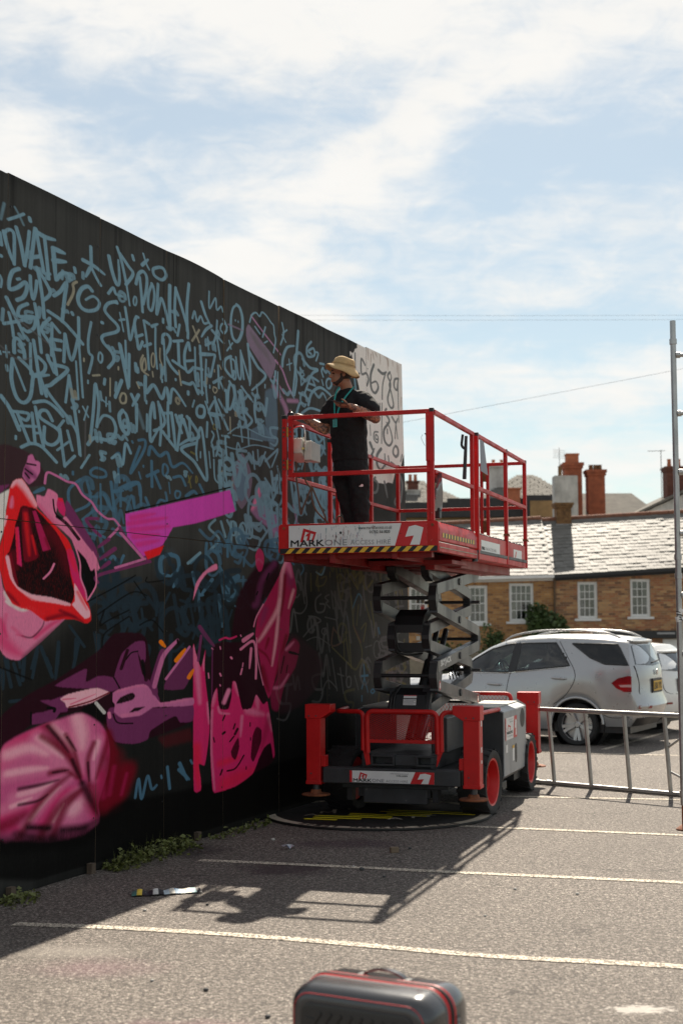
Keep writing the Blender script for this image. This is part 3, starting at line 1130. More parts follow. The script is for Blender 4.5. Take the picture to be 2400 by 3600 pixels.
S|o|2|0.4|0.65|547,244 531,234 528,225 547,226 556,235 540,233
S|o|1.7|0.4|0.65|635,204 632,183 658,155 650,127
S|o|1.7|0.4|0.65|609,176 621,143
S|o|1.7|0.4|0.65|619,177 626,136
S|o|1.5|0.4|0.65|604,174 606,146
S|o|1.9|0.4|0.65|570,160 626,138
S|o|1.7|0.4|0.65|648,206 642,183
S|o|2|0.4|0.65|667,212 691,183
S|o|2|0.4|0.65|688,210 704,171
S|o|1.9|0.4|0.65|656,179 672,185 663,165
S|o|2.9|0.4|0.65|775,223 781,203
S|o|2.5|0.4|0.65|794,226 797,220
S|o|2.5|0.4|0.65|802,165 795,153
S|o|2.9|0.4|0.65|776,131 792,125 807,132
S|o|2.7|0.4|0.65|779,115 804,111
S|o|2.4|0.4|0.65|593,248 595,242
S|o|2.2|0.4|0.65|585,235 595,239 600,234
S|o|1.9|0.4|0.65|595,238 594,229
S|o|2|0.4|0.65|566,240 566,235
S|o|1.8|0.4|0.65|513,237 514,219
S|o|2.6|0.4|0.65|714,248 723,242
S|i|2.2|0.4|0.8|575,181 570,162 599,166 575,180
S|i|2.1|0.4|0.8|632,183 655,164
S|s|1.9|0.4|0.8|499,224 503,205 490,196 471,197
S|s|2.2|0.4|0.8|540,216 526,210 528,198 546,198 551,205 537,206
S|s|2|0.4|0.8|563,216 551,213 561,209 554,207 565,202
S|s|1.8|0.4|0.8|570,220 575,201
S|s|1.8|0.4|0.8|570,220 594,201
S|s|1.9|0.4|0.8|587,226 590,201
S|s|2.1|0.4|0.8|595,220 625,224
S|s|1.7|0.4|0.8|610,221 612,203
S|s|1.8|0.4|0.8|539,137 541,117
S|s|1.8|0.4|0.8|553,147 562,116
S|s|1.8|0.4|0.8|570,148 584,113
S|s|1.8|0.4|0.8|541,112 558,125 584,115
S|s|1.9|0.4|0.8|594,137 603,109
S|s|1.9|0.4|0.8|586,131 604,128
S|s|1.7|0.4|0.8|636,127 647,111
S|s|1.9|0.4|0.8|495,172 519,183 539,188 526,192 508,193
S|s|1.6|0.4|0.8|551,192 585,189
S|s|1.4|0.4|0.8|530,178 530,158
S|s|1.4|0.4|0.8|503,168 530,171 565,162
S|s|1.9|0.4|0.8|669,158 690,160
S|s|2.1|0.25|1|619,127 623,126 625,123 625,119 623,116 618,115 614,116 612,120 612,123 614,126 619,127
S|s|1.2|0.25|1|707,165 713,163 717,158 717,151 713,146 707,145 701,147 697,152 697,158 701,163 707,165
S|s|1.4|0.25|1|549,180 553,180 555,178 555,176 552,174 549,173 545,174 542,176 542,178 545,180 549,180
S|B|2.1|0.25|1|663,139 665,125 657,112
S|B|2.9|0.25|1|653,126 677,126
S|B|1.5|0.25|1|665,124 676,107
S|B|2.3|0.25|1|630,202 648,218 660,212
S|B|2.2|0.25|1|712,180 716,173
S|B|1.7|0.25|1|614,193 616,189
S|B|1.9|0.25|1|657,104 657,98
S|B|2.1|0.25|1|459,251 471,245
S|B|2.1|0.25|1|484,251 495,242 488,235
S|B|1.4|0.25|1|676,137 677,135
S|B|2|0.25|1|692,110 696,109 698,108 698,107 696,106 692,105 688,106 686,107 686,108 689,109 692,110
S|b|3.2|0.25|0.8|31,405 24,405 26,402 30,402 28,399 24,399
S|b|2.9|0.25|0.8|297,371 300,363 303,370 306,363
S|b|2.8|0.25|0.8|48,296 51,294 54,296 57,294
S|b|3.4|0.25|0.8|18,415 18,408
S|b|2.9|0.25|0.8|231,360 230,362 228,363 226,362 225,361 225,359 226,358 228,358 230,358
S|b|3.2|0.25|0.8|199,399 197,391
S|b|3.1|0.25|0.8|11,443 15,442 18,444 21,442
S|b|3.3|0.25|0.8|109,319 102,319 104,316 108,315 106,313 102,313
S|b|3.4|0.25|0.8|48,420 50,419 53,420 55,419
S|b|2.6|0.25|0.8|-1,385 -7,384 -5,382 -1,381 -3,379 -7,379
S|b|3.4|0.25|0.8|281,437 280,439 278,439 276,439 275,438 275,436 276,435 278,435 280,435
S|b|2.4|0.25|0.8|142,346 141,348 139,349 137,348 136,347 136,345 137,344 139,343 141,344
S|b|2.4|0.25|0.8|9,410 1,409 2,406 8,405 6,402 1,402
S|b|3|0.25|0.8|-7,391 -3,389 0,391 4,389
S|b|3|0.25|0.8|154,395 155,391 157,394 158,391
S|b|2.6|0.25|0.8|253,348 252,350 250,352 247,351 245,349 245,347 247,345 250,345 252,346
S|b|2.8|0.25|0.8|30,443 26,442 26,441 29,440 28,439 26,439
S|b|2.8|0.25|0.8|196,403 199,396 202,402 204,396
S|b|2.9|0.25|0.8|304,449 303,451 301,452 298,451 297,450 297,448 298,446 301,446 303,447
S|b|3|0.25|0.8|94,335 97,327 100,334 103,327
S|b|2.5|0.25|0.8|115,360 116,353
S|b|2.8|0.25|0.8|55,341 57,336 59,341 61,336
S|b|3.1|0.25|0.8|257,398 259,395 260,398 262,395
S|b|3.3|0.25|0.8|128,335 134,333 138,336 143,333
S|b|3.2|0.25|0.8|137,447 136,450 133,451 130,451 128,449 128,446 130,444 133,444 136,445
S|b|3.3|0.25|0.8|261,391 264,390 268,391 271,390
S|b|3.2|0.25|0.8|127,317 130,311 132,317 134,311
S|b|2.7|0.25|0.8|-27,405 -28,397
S|b|3.2|0.25|0.8|58,448 52,447 53,445 57,445 55,443 52,443
S|b|2.5|0.25|0.8|242,317 238,317 239,315 241,315 240,313 238,314
S|b|2.5|0.25|0.8|-22,366 -21,363
S|b|3|0.25|0.8|148,347 150,341 152,346 154,341
S|b|3.2|0.25|0.8|30,432 33,431 35,432 38,431
S|b|2.4|0.25|0.8|169,376 170,369
S|b|3.3|0.25|0.8|123,305 126,298 129,304 131,298
S|b|2.6|0.25|0.8|47,449 46,443
S|b|2.9|0.25|0.8|210,453 215,452 219,454 223,451
S|b|3.1|0.25|0.8|159,382 161,381 163,382 165,381
S|b|3.2|0.25|0.8|289,345 294,343 298,345 301,343
S|b|2.8|0.25|0.8|33,394 34,389 36,393 38,389
S|b|3|0.25|0.8|75,454 75,450
S|b|3.1|0.25|0.8|237,451 237,446
S|b|2.4|0.25|0.8|125,377 124,370
S|b|3.1|0.25|0.8|120,335 113,334 114,331 119,331 117,328 113,328
S|b|2.6|0.25|0.8|125,333 120,332 121,330 125,330 123,328 120,328
S|b|2.9|0.25|0.8|272,400 273,397 274,399 276,397
S|b|3.1|0.25|0.8|207,437 211,436 216,438 220,435
S|b|2.9|0.25|0.8|253,407 256,400 259,406 261,400
S|b|3.4|0.25|0.8|135,344 138,343 141,344 144,342
S|b|3.3|0.25|0.8|302,296 301,297 300,298 298,298 297,297 297,295 298,294 300,294 301,295
S|b|2.7|0.25|0.8|206,310 209,309 211,310 214,308
S|b|2.6|0.25|0.8|281,414 283,408
S|b|3.1|0.25|0.8|113,404 116,402 119,404 122,402
S|b|3.3|0.25|0.8|62,447 61,449 59,449 57,449 56,448 56,446 57,445 59,445 61,446
S|b|3|0.25|0.8|289,439 291,433 294,438 296,433
S|b|2.8|0.25|0.8|69,356 62,355 63,352 68,351 66,348 62,348
S|b|3|0.25|0.8|128,402 122,401 123,398 128,398 126,395 122,395
S|b|3.2|0.25|0.8|8,451 7,452 6,453 4,453 3,452 3,450 4,449 6,449 7,450
S|b|3|0.25|0.8|278,408 281,407 282,408 284,407
S|b|2.5|0.25|0.8|101,366 103,360
S|g|2.1|0.25|0.7|332,317 332,312
S|g|2.4|0.25|0.7|278,405 277,400
S|g|2.9|0.25|0.7|305,324 308,323 312,324 315,323
S|g|2.8|0.25|0.7|305,292 305,287
S|g|2.8|0.25|0.7|340,382 337,382 337,380 340,380 339,379 337,379
S|g|2.2|0.25|0.7|228,377 227,378 225,379 223,379 222,378 222,376 223,375 225,374 227,375
S|g|2.1|0.25|0.7|86,330 87,325
S|g|2.4|0.25|0.7|60,362 63,356 65,361 67,356
S|b|3.7|0.25|0.8|531,354 529,359 523,362 516,361 511,356 511,350 516,346 523,345 529,348
S|b|3.5|0.25|0.8|582,353 581,356 577,358 574,357 571,355 571,351 574,349 578,348 581,350
S|b|3.3|0.25|0.8|522,430 535,425 547,431 559,424
S|b|3.6|0.25|0.8|524,362 522,367 516,370 510,369 505,364 506,359 510,355 516,354 522,357
S|b|3.4|0.25|0.8|577,423 575,426 572,427 569,427 567,425 567,422 569,420 573,419 575,421
S|b|3.7|0.25|0.8|497,453 495,460 487,464 479,462 473,457 473,450 479,444 487,443 495,447
S|b|3.6|0.25|0.8|483,443 499,437 513,444 526,436
S|b|4.1|0.25|0.8|474,375 462,374 465,369 473,368 469,364 462,364
S|b|3|0.25|0.8|599,332 608,328 616,332 625,328
S|b|4.1|0.25|0.8|445,385 453,365 461,383 469,365
S|b|3.5|0.25|0.8|547,458 555,455 562,458 569,454
S|b|4.1|0.25|0.8|622,437 619,444 611,448 602,447 596,441 596,433 602,428 611,426 619,430
S|b|3.5|0.25|0.8|504,417 502,421 498,424 492,423 488,419 488,415 492,411 498,410 502,413
S|b|3.8|0.25|0.8|639,462 646,439
S|b|4|0.25|0.8|608,361 606,366 600,369 593,368 589,364 589,358 593,354 600,353 606,356
S|b|3.6|0.25|0.8|555,348 543,347 545,342 553,341 550,336 543,337
S|b|3|0.25|0.8|533,402 537,391 542,401 546,391
S|b|2.7|0.25|0.8|545,385 543,390 537,393 531,392 527,387 527,382 531,378 537,377 543,380
S|b|3.5|0.25|0.8|637,360 634,366 626,370 618,369 612,363 613,356 618,351 626,350 634,353
S|b|3.2|0.25|0.8|601,437 608,417 616,435 624,417
S|b|3.1|0.25|0.8|519,331 532,326 543,331 554,325
S|b|3.9|0.25|0.8|606,396 618,392 627,397 636,392
S|b|3.4|0.25|0.8|537,338 542,324 548,337 553,324
S|b|3.7|0.25|0.8|532,386 545,382 556,387 567,381
S|b|3.8|0.25|0.8|466,367 464,370 461,372 457,371 454,369 455,365 457,363 461,362 464,364
S|b|4|0.25|0.8|532,348 547,343 561,349 574,341
S|b|3.5|0.25|0.85|416,277 422,260 429,275 435,260
S|b|4.4|0.25|0.85|436,293 433,300 425,304 415,303 409,296 409,288 415,282 425,281 433,285
S|b|3.6|0.25|0.85|392,281 367,279 372,269 390,266 382,256 367,257
S|b|3.2|0.25|0.85|417,298 414,306 405,310 396,308 390,302 390,294 396,288 406,287 414,291
S|b|3.3|0.25|0.85|425,294 410,293 413,286 423,285 419,279 410,280
S|b|4.3|0.25|0.85|398,321 406,301 414,319 423,301
S|b|4|0.25|0.85|393,313 389,322 378,327 366,325 359,317 359,307 367,300 379,298 389,303
S|b|4.6|0.25|0.85|316,351 303,350 305,344 314,343 310,338 303,339
S|b|4|0.25|0.85|383,309 391,289 399,307 407,289
S|b|4.6|0.25|0.85|330,342 341,314 353,340 364,314
S|b|3.5|0.25|0.85|417,334 424,317 431,332 438,317
S|b|4.9|0.25|0.85|404,298 411,281 417,296 424,281
S|b|4.7|0.25|0.85|359,287 363,277 368,286 372,277
S|b|3.4|0.25|0.85|329,279 330,259
S|b|3.6|0.25|0.85|316,330 313,315
S|b|4.6|0.25|0.85|378,278 388,275 396,279 405,274
S|b|3.7|0.25|0.85|447,329 421,327 426,316 444,314 436,303 421,304
S|b|3.3|0.25|0.85|359,348 341,346 345,339 357,337 352,330 341,331
S|b|4.1|0.25|0.85|365,346 383,339 398,347 413,338
S|b|4.6|0.25|0.85|336,324 332,333 323,337 313,335 306,329 306,320 313,313 323,312 332,316
S|b|3.9|0.25|0.85|409,315 408,319 403,322 398,321 394,317 394,313 398,309 403,309 408,311
S|b|3.3|0.25|0.85|398,292 394,302 384,306 372,305 365,297 365,287 372,280 384,279 394,284
S|b|4.6|0.25|0.85|337,278 344,261 351,276 357,261
S|b|4.8|0.25|0.85|332,296 319,295 322,290 330,289 327,284 319,285
S|b|4.4|0.25|0.85|306,333 325,327 341,335 357,325
S|b|4.5|0.25|0.85|407,310 404,317 396,321 388,319 382,314 382,307 388,301 397,300 404,304
S|b|3.5|0.25|0.85|328,323 306,321 311,312 326,310 319,301 306,302
S|b|3.5|0.25|0.85|419,306 416,292
S|b|3.6|0.25|0.85|451,271 425,269 430,258 448,256 441,246 425,247
S|b|4.8|0.25|0.85|346,342 356,338 364,343 372,338
S|b|4.8|0.25|0.85|339,301 337,305 333,308 327,307 324,303 324,299 328,296 333,295 337,297
S|b|3.6|0.25|0.85|410,282 415,259
S|b|4.5|0.25|0.85|430,298 437,280 444,296 451,280
S|b|4.6|0.25|0.85|304,319 315,291 326,316 338,291
S|b|4.7|0.25|0.8|514,358 520,332
S|b|3.6|0.25|0.8|557,327 574,321 589,329 603,320
S|b|4.6|0.25|0.8|481,378 479,383 472,386 465,385 461,381 461,375 465,370 473,369 479,372
S|b|3.4|0.25|0.8|502,271 497,247
S|b|4.1|0.25|0.8|497,274 503,258 510,273 517,258
S|b|4.6|0.25|0.8|500,321 475,318 480,309 497,306 490,297 475,298
S|b|4.7|0.25|0.8|554,334 556,319
S|b|4.8|0.25|0.8|585,297 581,304 573,308 564,307 558,301 558,293 564,287 574,286 582,290
S|b|3.6|0.25|0.8|497,309 494,315 486,319 478,318 473,312 473,305 478,300 486,299 494,302
S|b|3.2|0.25|0.8|459,276 470,251 480,274 490,251
S|b|4.1|0.25|0.8|481,286 488,269 494,284 501,269
S|b|3.6|0.25|0.8|445,269 457,265 467,269 476,264
S|b|4.6|0.25|0.8|455,305 472,299 487,307 502,298
S|b|3.8|0.25|0.8|471,381 469,386 463,389 457,388 452,384 452,378 457,374 463,373 469,376
S|b|4.5|0.25|0.8|558,313 555,321 545,326 535,324 528,317 528,308 535,302 546,300 555,305
S|b|4.7|0.25|0.8|547,296 545,301 539,304 532,303 528,298 528,293 533,288 539,287 545,290
S|b|4.9|0.25|0.8|532,289 553,281 570,290 588,280
S|b|3.5|0.25|0.8|550,323 560,299 569,320 579,299
S|b|3.4|0.25|0.8|542,388 514,385 519,374 539,371 530,360 514,361
S|b|4.7|0.25|0.8|526,326 537,298 548,323 560,298
S|b|4.1|0.25|0.8|549,342 552,332
S|b|3.4|0.25|0.8|554,265 527,262 532,251 552,249 543,237 527,239
S|b|4.1|0.25|0.8|516,388 489,385 494,374 513,372 505,361 489,362
S|b|3.7|0.25|0.8|472,336 481,313 490,333 499,313
S|b|4.2|0.25|0.8|585,283 581,292 571,297 560,295 552,288 552,278 560,270 571,269 581,274
S|b|4.2|0.25|0.8|562,314 559,322 550,326 540,325 533,318 533,310 540,303 550,302 559,306
S|b|4|0.25|0.8|446,275 452,261 457,273 463,261
S|b|4.1|0.25|0.8|497,329 507,326 516,330 525,325
S|b|4.3|0.25|0.8|533,351 544,347 554,352 564,346
S|b|3.6|0.25|0.8|516,318 513,322 508,325 502,324 499,320 499,315 502,311 508,310 514,313
S|b|3.4|0.25|0.8|462,333 473,303 485,330 497,303
S|b|4.3|0.25|0.8|552,298 527,296 532,286 549,283 542,273 527,274
S|b|4.4|0.25|0.8|472,328 481,325 488,328 495,324
S|b|4.2|0.25|0.8|515,279 513,264
S|b|4.4|0.25|0.8|524,329 532,308 540,327 549,308
S|b|3.7|0.25|0.8|551,390 524,387 529,376 548,373 540,363 524,364
S|b|4.9|0.25|0.8|535,319 534,322 530,324 526,323 523,321 523,317 526,314 530,314 534,316
S|b|4.9|0.25|0.8|518,376 515,384 506,388 497,386 491,380 491,372 497,366 507,365 515,369
S|b|4.5|0.25|0.8|516,372 529,367 541,373 553,366
S|b|4.2|0.25|0.8|486,349 484,354 478,356 472,355 468,351 468,346 472,342 478,342 484,344
S|b|4.3|0.25|0.8|387,378 391,369 395,377 399,369
S|b|4.2|0.25|0.8|333,406 341,387 349,404 356,387
S|b|3.1|0.25|0.8|342,402 354,397 364,402 374,397
S|b|3.9|0.25|0.8|444,419 454,416 462,420 471,415
S|b|4.2|0.25|0.8|360,388 342,386 345,379 358,377 353,370 342,371
S|b|4|0.25|0.8|467,370 448,368 451,361 465,359 459,351 448,352
S|b|3.2|0.25|0.8|402,388 399,395 392,398 384,397 379,392 379,385 384,380 392,379 399,382
S|b|3.5|0.25|0.8|407,405 403,387
S|b|3.6|0.25|0.8|335,387 346,383 356,387 365,382
S|b|3.1|0.25|0.8|433,379 415,377 418,370 431,368 426,361 415,362
S|b|3.5|0.25|0.8|420,424 426,409 432,422 437,409
S|b|3.6|0.25|0.8|394,382 385,381 387,378 393,377 390,373 385,374
S|b|4.2|0.25|0.8|379,394 387,391 394,394 400,390
S|b|3.4|0.25|0.8|373,405 380,403 385,406 390,403
S|B|3.3|0.25|0.8|361,226 336,224 341,213 359,211 351,200 336,202
S|B|4.3|0.25|0.8|433,254 430,260 423,263 416,262 411,257 411,251 416,246 424,245 430,248
S|B|4.1|0.25|0.8|420,258 418,264 412,266 405,265 401,261 401,256 405,251 412,250 418,253
S|B|3.1|0.25|0.8|305,237 314,208
S|B|4.2|0.25|0.8|306,240 303,247 295,251 286,250 280,244 280,236 286,230 295,229 303,233
S|B|3.1|0.25|0.8|433,230 431,234 426,237 420,236 416,232 416,227 420,223 426,223 431,225
S|B|3.9|0.25|0.8|396,221 391,196
S|B|3.2|0.25|0.8|365,268 345,266 349,258 363,256 357,248 345,249
S|B|3.6|0.25|0.8|343,264 351,261 358,265 365,260
S|B|4.2|0.25|0.8|435,268 415,266 419,258 433,256 427,248 415,249
S|B|3.1|0.25|0.8|297,259 301,249 305,258 309,249
S|B|3.2|0.25|0.8|356,246 373,240 388,247 403,238
S|B|4.3|0.25|0.8|356,260 352,269 343,273 332,272 325,265 325,256 332,249 343,247 353,252
S|B|4.4|0.25|0.8|382,212 392,187 402,210 412,187
S|B|4.1|0.25|0.8|399,235 388,234 390,230 398,229 394,224 388,225
S|B|3.8|0.25|0.8|304,211 311,183
S|B|3.4|0.25|0.8|354,229 355,205
S|B|3.3|0.25|0.8|390,213 387,221 378,225 368,224 361,217 362,209 368,202 378,201 387,205
S|B|3.1|0.25|0.8|267,268 286,261 303,269 320,259
S|B|3.3|0.25|0.8|302,261 315,256 325,262 336,256
S|B|3.5|0.25|0.8|264,215 267,196
S|B|4.5|0.25|0.8|351,257 336,256 339,250 349,248 345,242 336,243
S|B|3.3|0.25|0.7|202,270 199,276 193,279 186,278 181,273 181,267 186,263 193,262 199,265
S|B|4.4|0.25|0.7|113,276 94,275 97,267 111,265 105,257 94,258
S|B|4.4|0.25|0.7|115,279 112,284 106,287 100,286 95,282 95,276 100,272 107,271 112,274
S|B|4|0.25|0.7|81,263 89,242 98,261 107,242
S|B|3.3|0.25|0.7|169,265 178,242 187,263 196,242
S|B|3.2|0.25|0.7|125,277 129,266 133,276 138,266
S|B|3.5|0.25|0.7|150,274 147,281 139,285 129,284 123,278 123,270 129,264 139,262 147,266
S|B|4.3|0.25|0.7|148,294 145,300 139,303 131,302 126,297 126,291 131,286 139,285 145,288
S|B|4|0.25|0.7|91,290 89,295 84,297 79,296 75,293 75,288 79,284 85,284 89,286
S|B|3.5|0.25|0.7|180,273 177,279 170,283 162,282 157,277 157,270 162,265 170,264 177,267
S|B|3.2|0.25|0.7|153,288 155,278
S|B|3.7|0.25|0.7|171,275 183,271 193,276 204,270
S|B|3.8|0.25|0.7|173,265 185,261 195,266 206,260
S|B|3.6|0.25|0.7|121,260 134,256 144,261 155,255
S|n|4.3|0.25|0.8|129,236 126,214
S|n|5.3|0.25|0.8|296,187 274,185 278,176 294,174 287,165 274,166
S|n|4.4|0.25|0.8|182,186 150,183 156,170 179,167 169,154 150,156
S|n|5.9|0.25|0.8|273,189 286,159 298,186 310,159
S|n|3.7|0.25|0.8|271,222 290,215 306,223 322,214
S|n|5.4|0.25|0.8|123,198 105,196 108,189 121,187 115,180 105,181
S|n|4.5|0.25|0.8|323,211 283,207 291,191 319,187 307,171 283,173
S|n|5.5|0.25|0.8|142,188 157,182 171,189 184,181
S|n|5.5|0.25|0.8|195,226 212,220 226,228 240,219
S|n|4.6|0.25|0.8|216,176 214,145
S|n|4.1|0.25|0.8|266,229 258,197
S|n|3.9|0.25|0.8|275,203 235,199 243,183 271,179 259,164 235,166
S|n|4.5|0.25|0.8|142,204 113,201 119,189 139,187 130,175 113,176
S|n|4|0.25|0.8|69,206 87,200 102,208 117,199
S|n|5.3|0.25|0.8|263,230 291,220 315,232 339,218
S|n|5.8|0.25|0.8|251,183 264,179 276,184 287,178
S|n|3.9|0.25|0.8|290,231 287,240 277,245 266,243 258,236 259,226 266,219 277,218 287,222
S|n|5.4|0.25|0.8|192,201 187,211 176,217 163,215 154,206 154,195 163,187 176,185 188,190
S|n|5.9|0.25|0.8|200,202 199,164
S|n|5.6|0.25|0.8|124,233 94,230 100,218 121,215 112,203 94,204
S|n|5.3|0.25|0.8|163,222 135,219 141,208 161,205 152,194 135,195
S|n|4.1|0.25|0.8|242,181 237,193 224,199 209,197 199,187 200,174 209,165 224,163 237,169
S|n|3.5|0.25|0.8|148,203 146,208 140,211 133,210 129,205 129,200 134,195 140,194 146,197
S|n|5.3|0.25|0.8|317,197 326,158
S|n|4.5|0.25|0.8|254,228 231,225 236,216 252,214 245,205 231,206
S|n|3.8|0.25|0.8|97,179 105,161 112,177 119,161
S|n|4.9|0.25|0.8|298,214 294,188
S|n|4.2|0.25|0.8|102,177 100,143
S|n|4.1|0.25|0.8|157,193 151,157
S|n|3.7|0.25|0.8|213,236 210,242 203,245 196,244 191,239 191,232 196,227 203,226 210,230
S|n|5|0.25|0.8|174,203 140,200 147,186 170,183 160,169 140,171
S|n|4|0.25|0.8|108,231 103,243 90,249 76,246 67,237 67,225 77,216 91,214 103,221
S|n|3.7|0.25|0.8|220,210 233,179 245,207 258,179
S|n|5.9|0.25|0.8|268,204 276,172
S|n|4|0.25|0.8|269,195 276,177 283,193 290,177
S|n|4.3|0.25|0.8|227,181 241,176 253,182 265,175
S|n|4.8|0.25|0.8|91,205 88,211 82,213 76,212 71,208 71,202 76,198 83,197 88,200
S|n|4.3|0.25|0.8|219,235 226,218 233,234 240,218
S|n|5.1|0.25|0.8|307,227 317,223 325,228 334,223
S|n|4.6|0.25|0.8|283,205 298,167 313,201 328,167
S|n|5.5|0.25|0.8|346,235 318,232 324,221 343,219 335,208 318,209
S|n|5.5|0.25|0.8|111,227 119,206 128,225 136,206
S|n|4.9|0.25|0.8|96,238 106,214 115,235 125,214
S|n|3.8|0.25|0.8|283,207 293,203 302,208 311,202
S|n|4.4|0.25|0.8|124,212 122,196
S|n|5.2|0.25|0.8|119,208 147,198 170,209 193,196
S|s|2.6|0.25|0.7|612,143 611,128
S|s|3|0.25|0.7|751,145 764,113 776,141 789,113
S|s|3.6|0.25|0.7|530,183 541,155 552,180 564,155
S|s|3.6|0.25|0.7|750,223 728,220 732,211 748,209 741,200 728,201
S|s|3.3|0.25|0.7|464,125 430,122 437,108 461,105 450,91 430,93
S|s|3.1|0.25|0.7|488,220 485,226 479,228 472,227 468,223 468,217 473,213 479,212 485,215
S|s|2.9|0.25|0.7|800,206 768,203 774,190 797,187 787,174 768,175
S|s|3.6|0.25|0.7|454,125 450,108
S|s|3.7|0.25|0.7|621,232 599,229 603,221 618,218 612,210 599,211
S|s|2.8|0.25|0.7|580,202 595,164 610,198 625,164
S|s|3.8|0.25|0.7|781,140 794,136 806,141 817,135
S|s|2.7|0.25|0.7|659,215 653,194
S|s|3.1|0.25|0.7|513,191 518,177 524,190 530,177
S|s|3.4|0.25|0.7|682,272 696,237 709,268 723,237
S|s|2.8|0.25|0.7|598,239 612,234 624,240 636,233
S|s|2.7|0.25|0.7|799,142 773,139 778,128 797,126 789,115 773,116
S|s|3.7|0.25|0.7|683,129 679,137 670,142 660,140 653,133 653,125 660,118 670,116 679,121
S|s|3.9|0.25|0.7|719,142 730,112 742,139 754,112
S|s|3.3|0.25|0.7|702,281 717,276 730,282 743,275
S|s|3|0.25|0.7|547,133 518,130 524,118 544,115 536,104 518,105
S|s|3.5|0.25|0.7|763,235 773,209 783,233 794,209
S|s|3.9|0.25|0.7|706,236 701,245 691,250 679,248 672,240 672,230 680,223 691,221 702,226
S|s|3.3|0.25|0.7|761,247 777,241 791,248 804,240
S|s|3.7|0.25|0.7|664,227 670,200
S|s|3|0.25|0.7|525,184 522,189 517,192 510,191 506,186 506,181 510,177 517,176 522,179
S|s|3.9|0.25|0.7|580,219 587,191
S|s|3.1|0.25|0.7|737,165 715,163 720,154 735,152 728,144 715,145
S|s|3.8|0.25|0.7|729,232 736,213 744,230 751,213
S|s|3.1|0.25|0.7|457,290 438,288 442,280 455,278 450,271 438,272
S|s|3.2|0.25|0.7|588,229 603,193 617,225 632,193
S|s|3.8|0.25|0.7|744,169 722,167 726,158 742,156 735,147 722,148
S|s|2.7|0.25|0.7|557,185 561,168
S|s|3|0.25|0.7|501,237 497,214
S|s|3.4|0.25|0.7|689,188 697,169 704,186 712,169
S|s|3.3|0.25|0.7|535,154 545,130 554,152 564,130
S|s|3.4|0.25|0.7|452,244 467,206 482,240 498,206
S|s|2.7|0.25|0.7|467,134 473,119 479,132 485,119
S|s|3.5|0.25|0.7|625,276 606,274 610,266 623,264 617,257 606,258
S|s|3.7|0.25|0.7|698,264 675,261 680,252 696,250 689,241 675,242
S|s|3.8|0.25|0.7|786,124 797,121 806,125 816,120
S|s|3.2|0.25|0.7|449,203 460,177 470,200 480,177
S|s|3.3|0.25|0.7|713,149 731,143 746,151 762,142
S|s|3|0.25|0.7|522,283 499,281 503,272 520,269 513,260 499,261
S|s|3.5|0.25|0.7|768,144 736,140 742,128 765,125 755,112 736,114
S|s|2.7|0.25|0.7|583,306 577,267
S|s|3.8|0.25|0.7|657,145 668,142 677,146 686,141
S|o|2.7|0.25|0.45|717,246 723,222
S|o|4|0.25|0.45|558,282 573,242 589,278 604,242
S|o|3.5|0.25|0.45|788,161 800,132 812,158 823,132
S|o|3.7|0.25|0.45|748,110 755,80
S|o|3.2|0.25|0.45|625,215 633,183
S|o|3|0.25|0.45|763,242 771,221 779,240 788,221
S|o|2.9|0.25|0.45|529,240 534,220
S|o|3.1|0.25|0.45|636,250 646,224 656,247 667,224
S|o|2.8|0.25|0.45|613,175 610,182 603,185 594,184 589,178 589,171 595,166 603,165 610,168
S|o|3.3|0.25|0.45|634,260 632,236
S|o|3.4|0.25|0.45|774,273 738,270 745,255 770,252 760,237 738,239
S|o|2.9|0.25|0.45|616,142 639,134 658,144 678,132
S|o|3.5|0.25|0.45|634,112 608,110 613,100 632,97 624,87 608,88
S|o|3.2|0.25|0.45|582,249 597,212 612,245 627,212
S|o|2.9|0.25|0.45|717,114 708,85
S|o|3.8|0.25|0.45|770,131 740,128 746,115 767,112 758,100 740,102
P|a|0.6|0.75|-28,310 -2,310 15,306 28,295 25,287 -27,280
P|p|0.2|1|4,301 6,306 11,308 15,304 21,303 21,296 15,290 7,286 -1,291 1,297
C|P|3.9|0.9|0.8|9,294 17,290
C|P|4.6|0.9|0.8|3,297 6,287
S|k|0.8|0.25|1|2,296 11,293
S|k|0.8|0.25|1|2,293 7,290
S|k|0.5|0.25|1|4,300 15,300
P|P|0.1|1|-27,282 -15,284 -27,276
P|w|0.1|1|-27,276 -15,281 -20,265 -19,256 -27,241
P|h|0.1|1|-26,223 -22,213 -18,208 -10,202 1,199 11,200 30,195 29,190 50,190 55,190 0,162 -25,170
C|w|2.6|0.9|0.8|-19,208 -14,202 -6,198 3,196 13,198
C|w|1.5|0.9|0.8|-18,202 -13,199
C|w|2|0.9|0.8|3,197 11,198 17,196
C|m|8.3|0.9|0.75|-28,179 -13,170 0,165
C|m|3.7|0.9|0.75|-25,189 -17,178
C|m|3.2|0.9|0.75|18,177 38,186 50,189
C|x|1.2|0.9|0.75|2,178 14,177 26,184 29,190
C|x|4.7|0.9|0.75|7,163 55,188
C|m|2.3|0.9|0.4|-10,184 6,176
C|m|1.5|0.9|0.4|-5,179 3,178
C|m|2.3|0.9|0.4|-18,193 -20,181
P|R|0.1|1|-8,288 -1,289 6,284 17,274 18,270 16,270 37,261 48,255 60,248 69,235 75,222 83,211 85,206 90,198 92,190 85,187 70,190 50,190 30,189 13,196 1,198 -10,201 -18,209 -23,219 -26,226 -26,239 -22,249 -20,261 -16,280 -12,286
C|L|5.4|0.9|0.95|-5,287 4,282 16,271
C|L|3|0.9|0.95|-11,287 -14,282
C|L|1.1|0.9|0.95|-19,261 -21,254
C|h|2.3|0.9|0.8|-14,268 -13,275
C|D|2.6|0.9|0.8|-17,208 -3,200
C|D|3.2|0.9|0.8|33,190 58,193 79,188
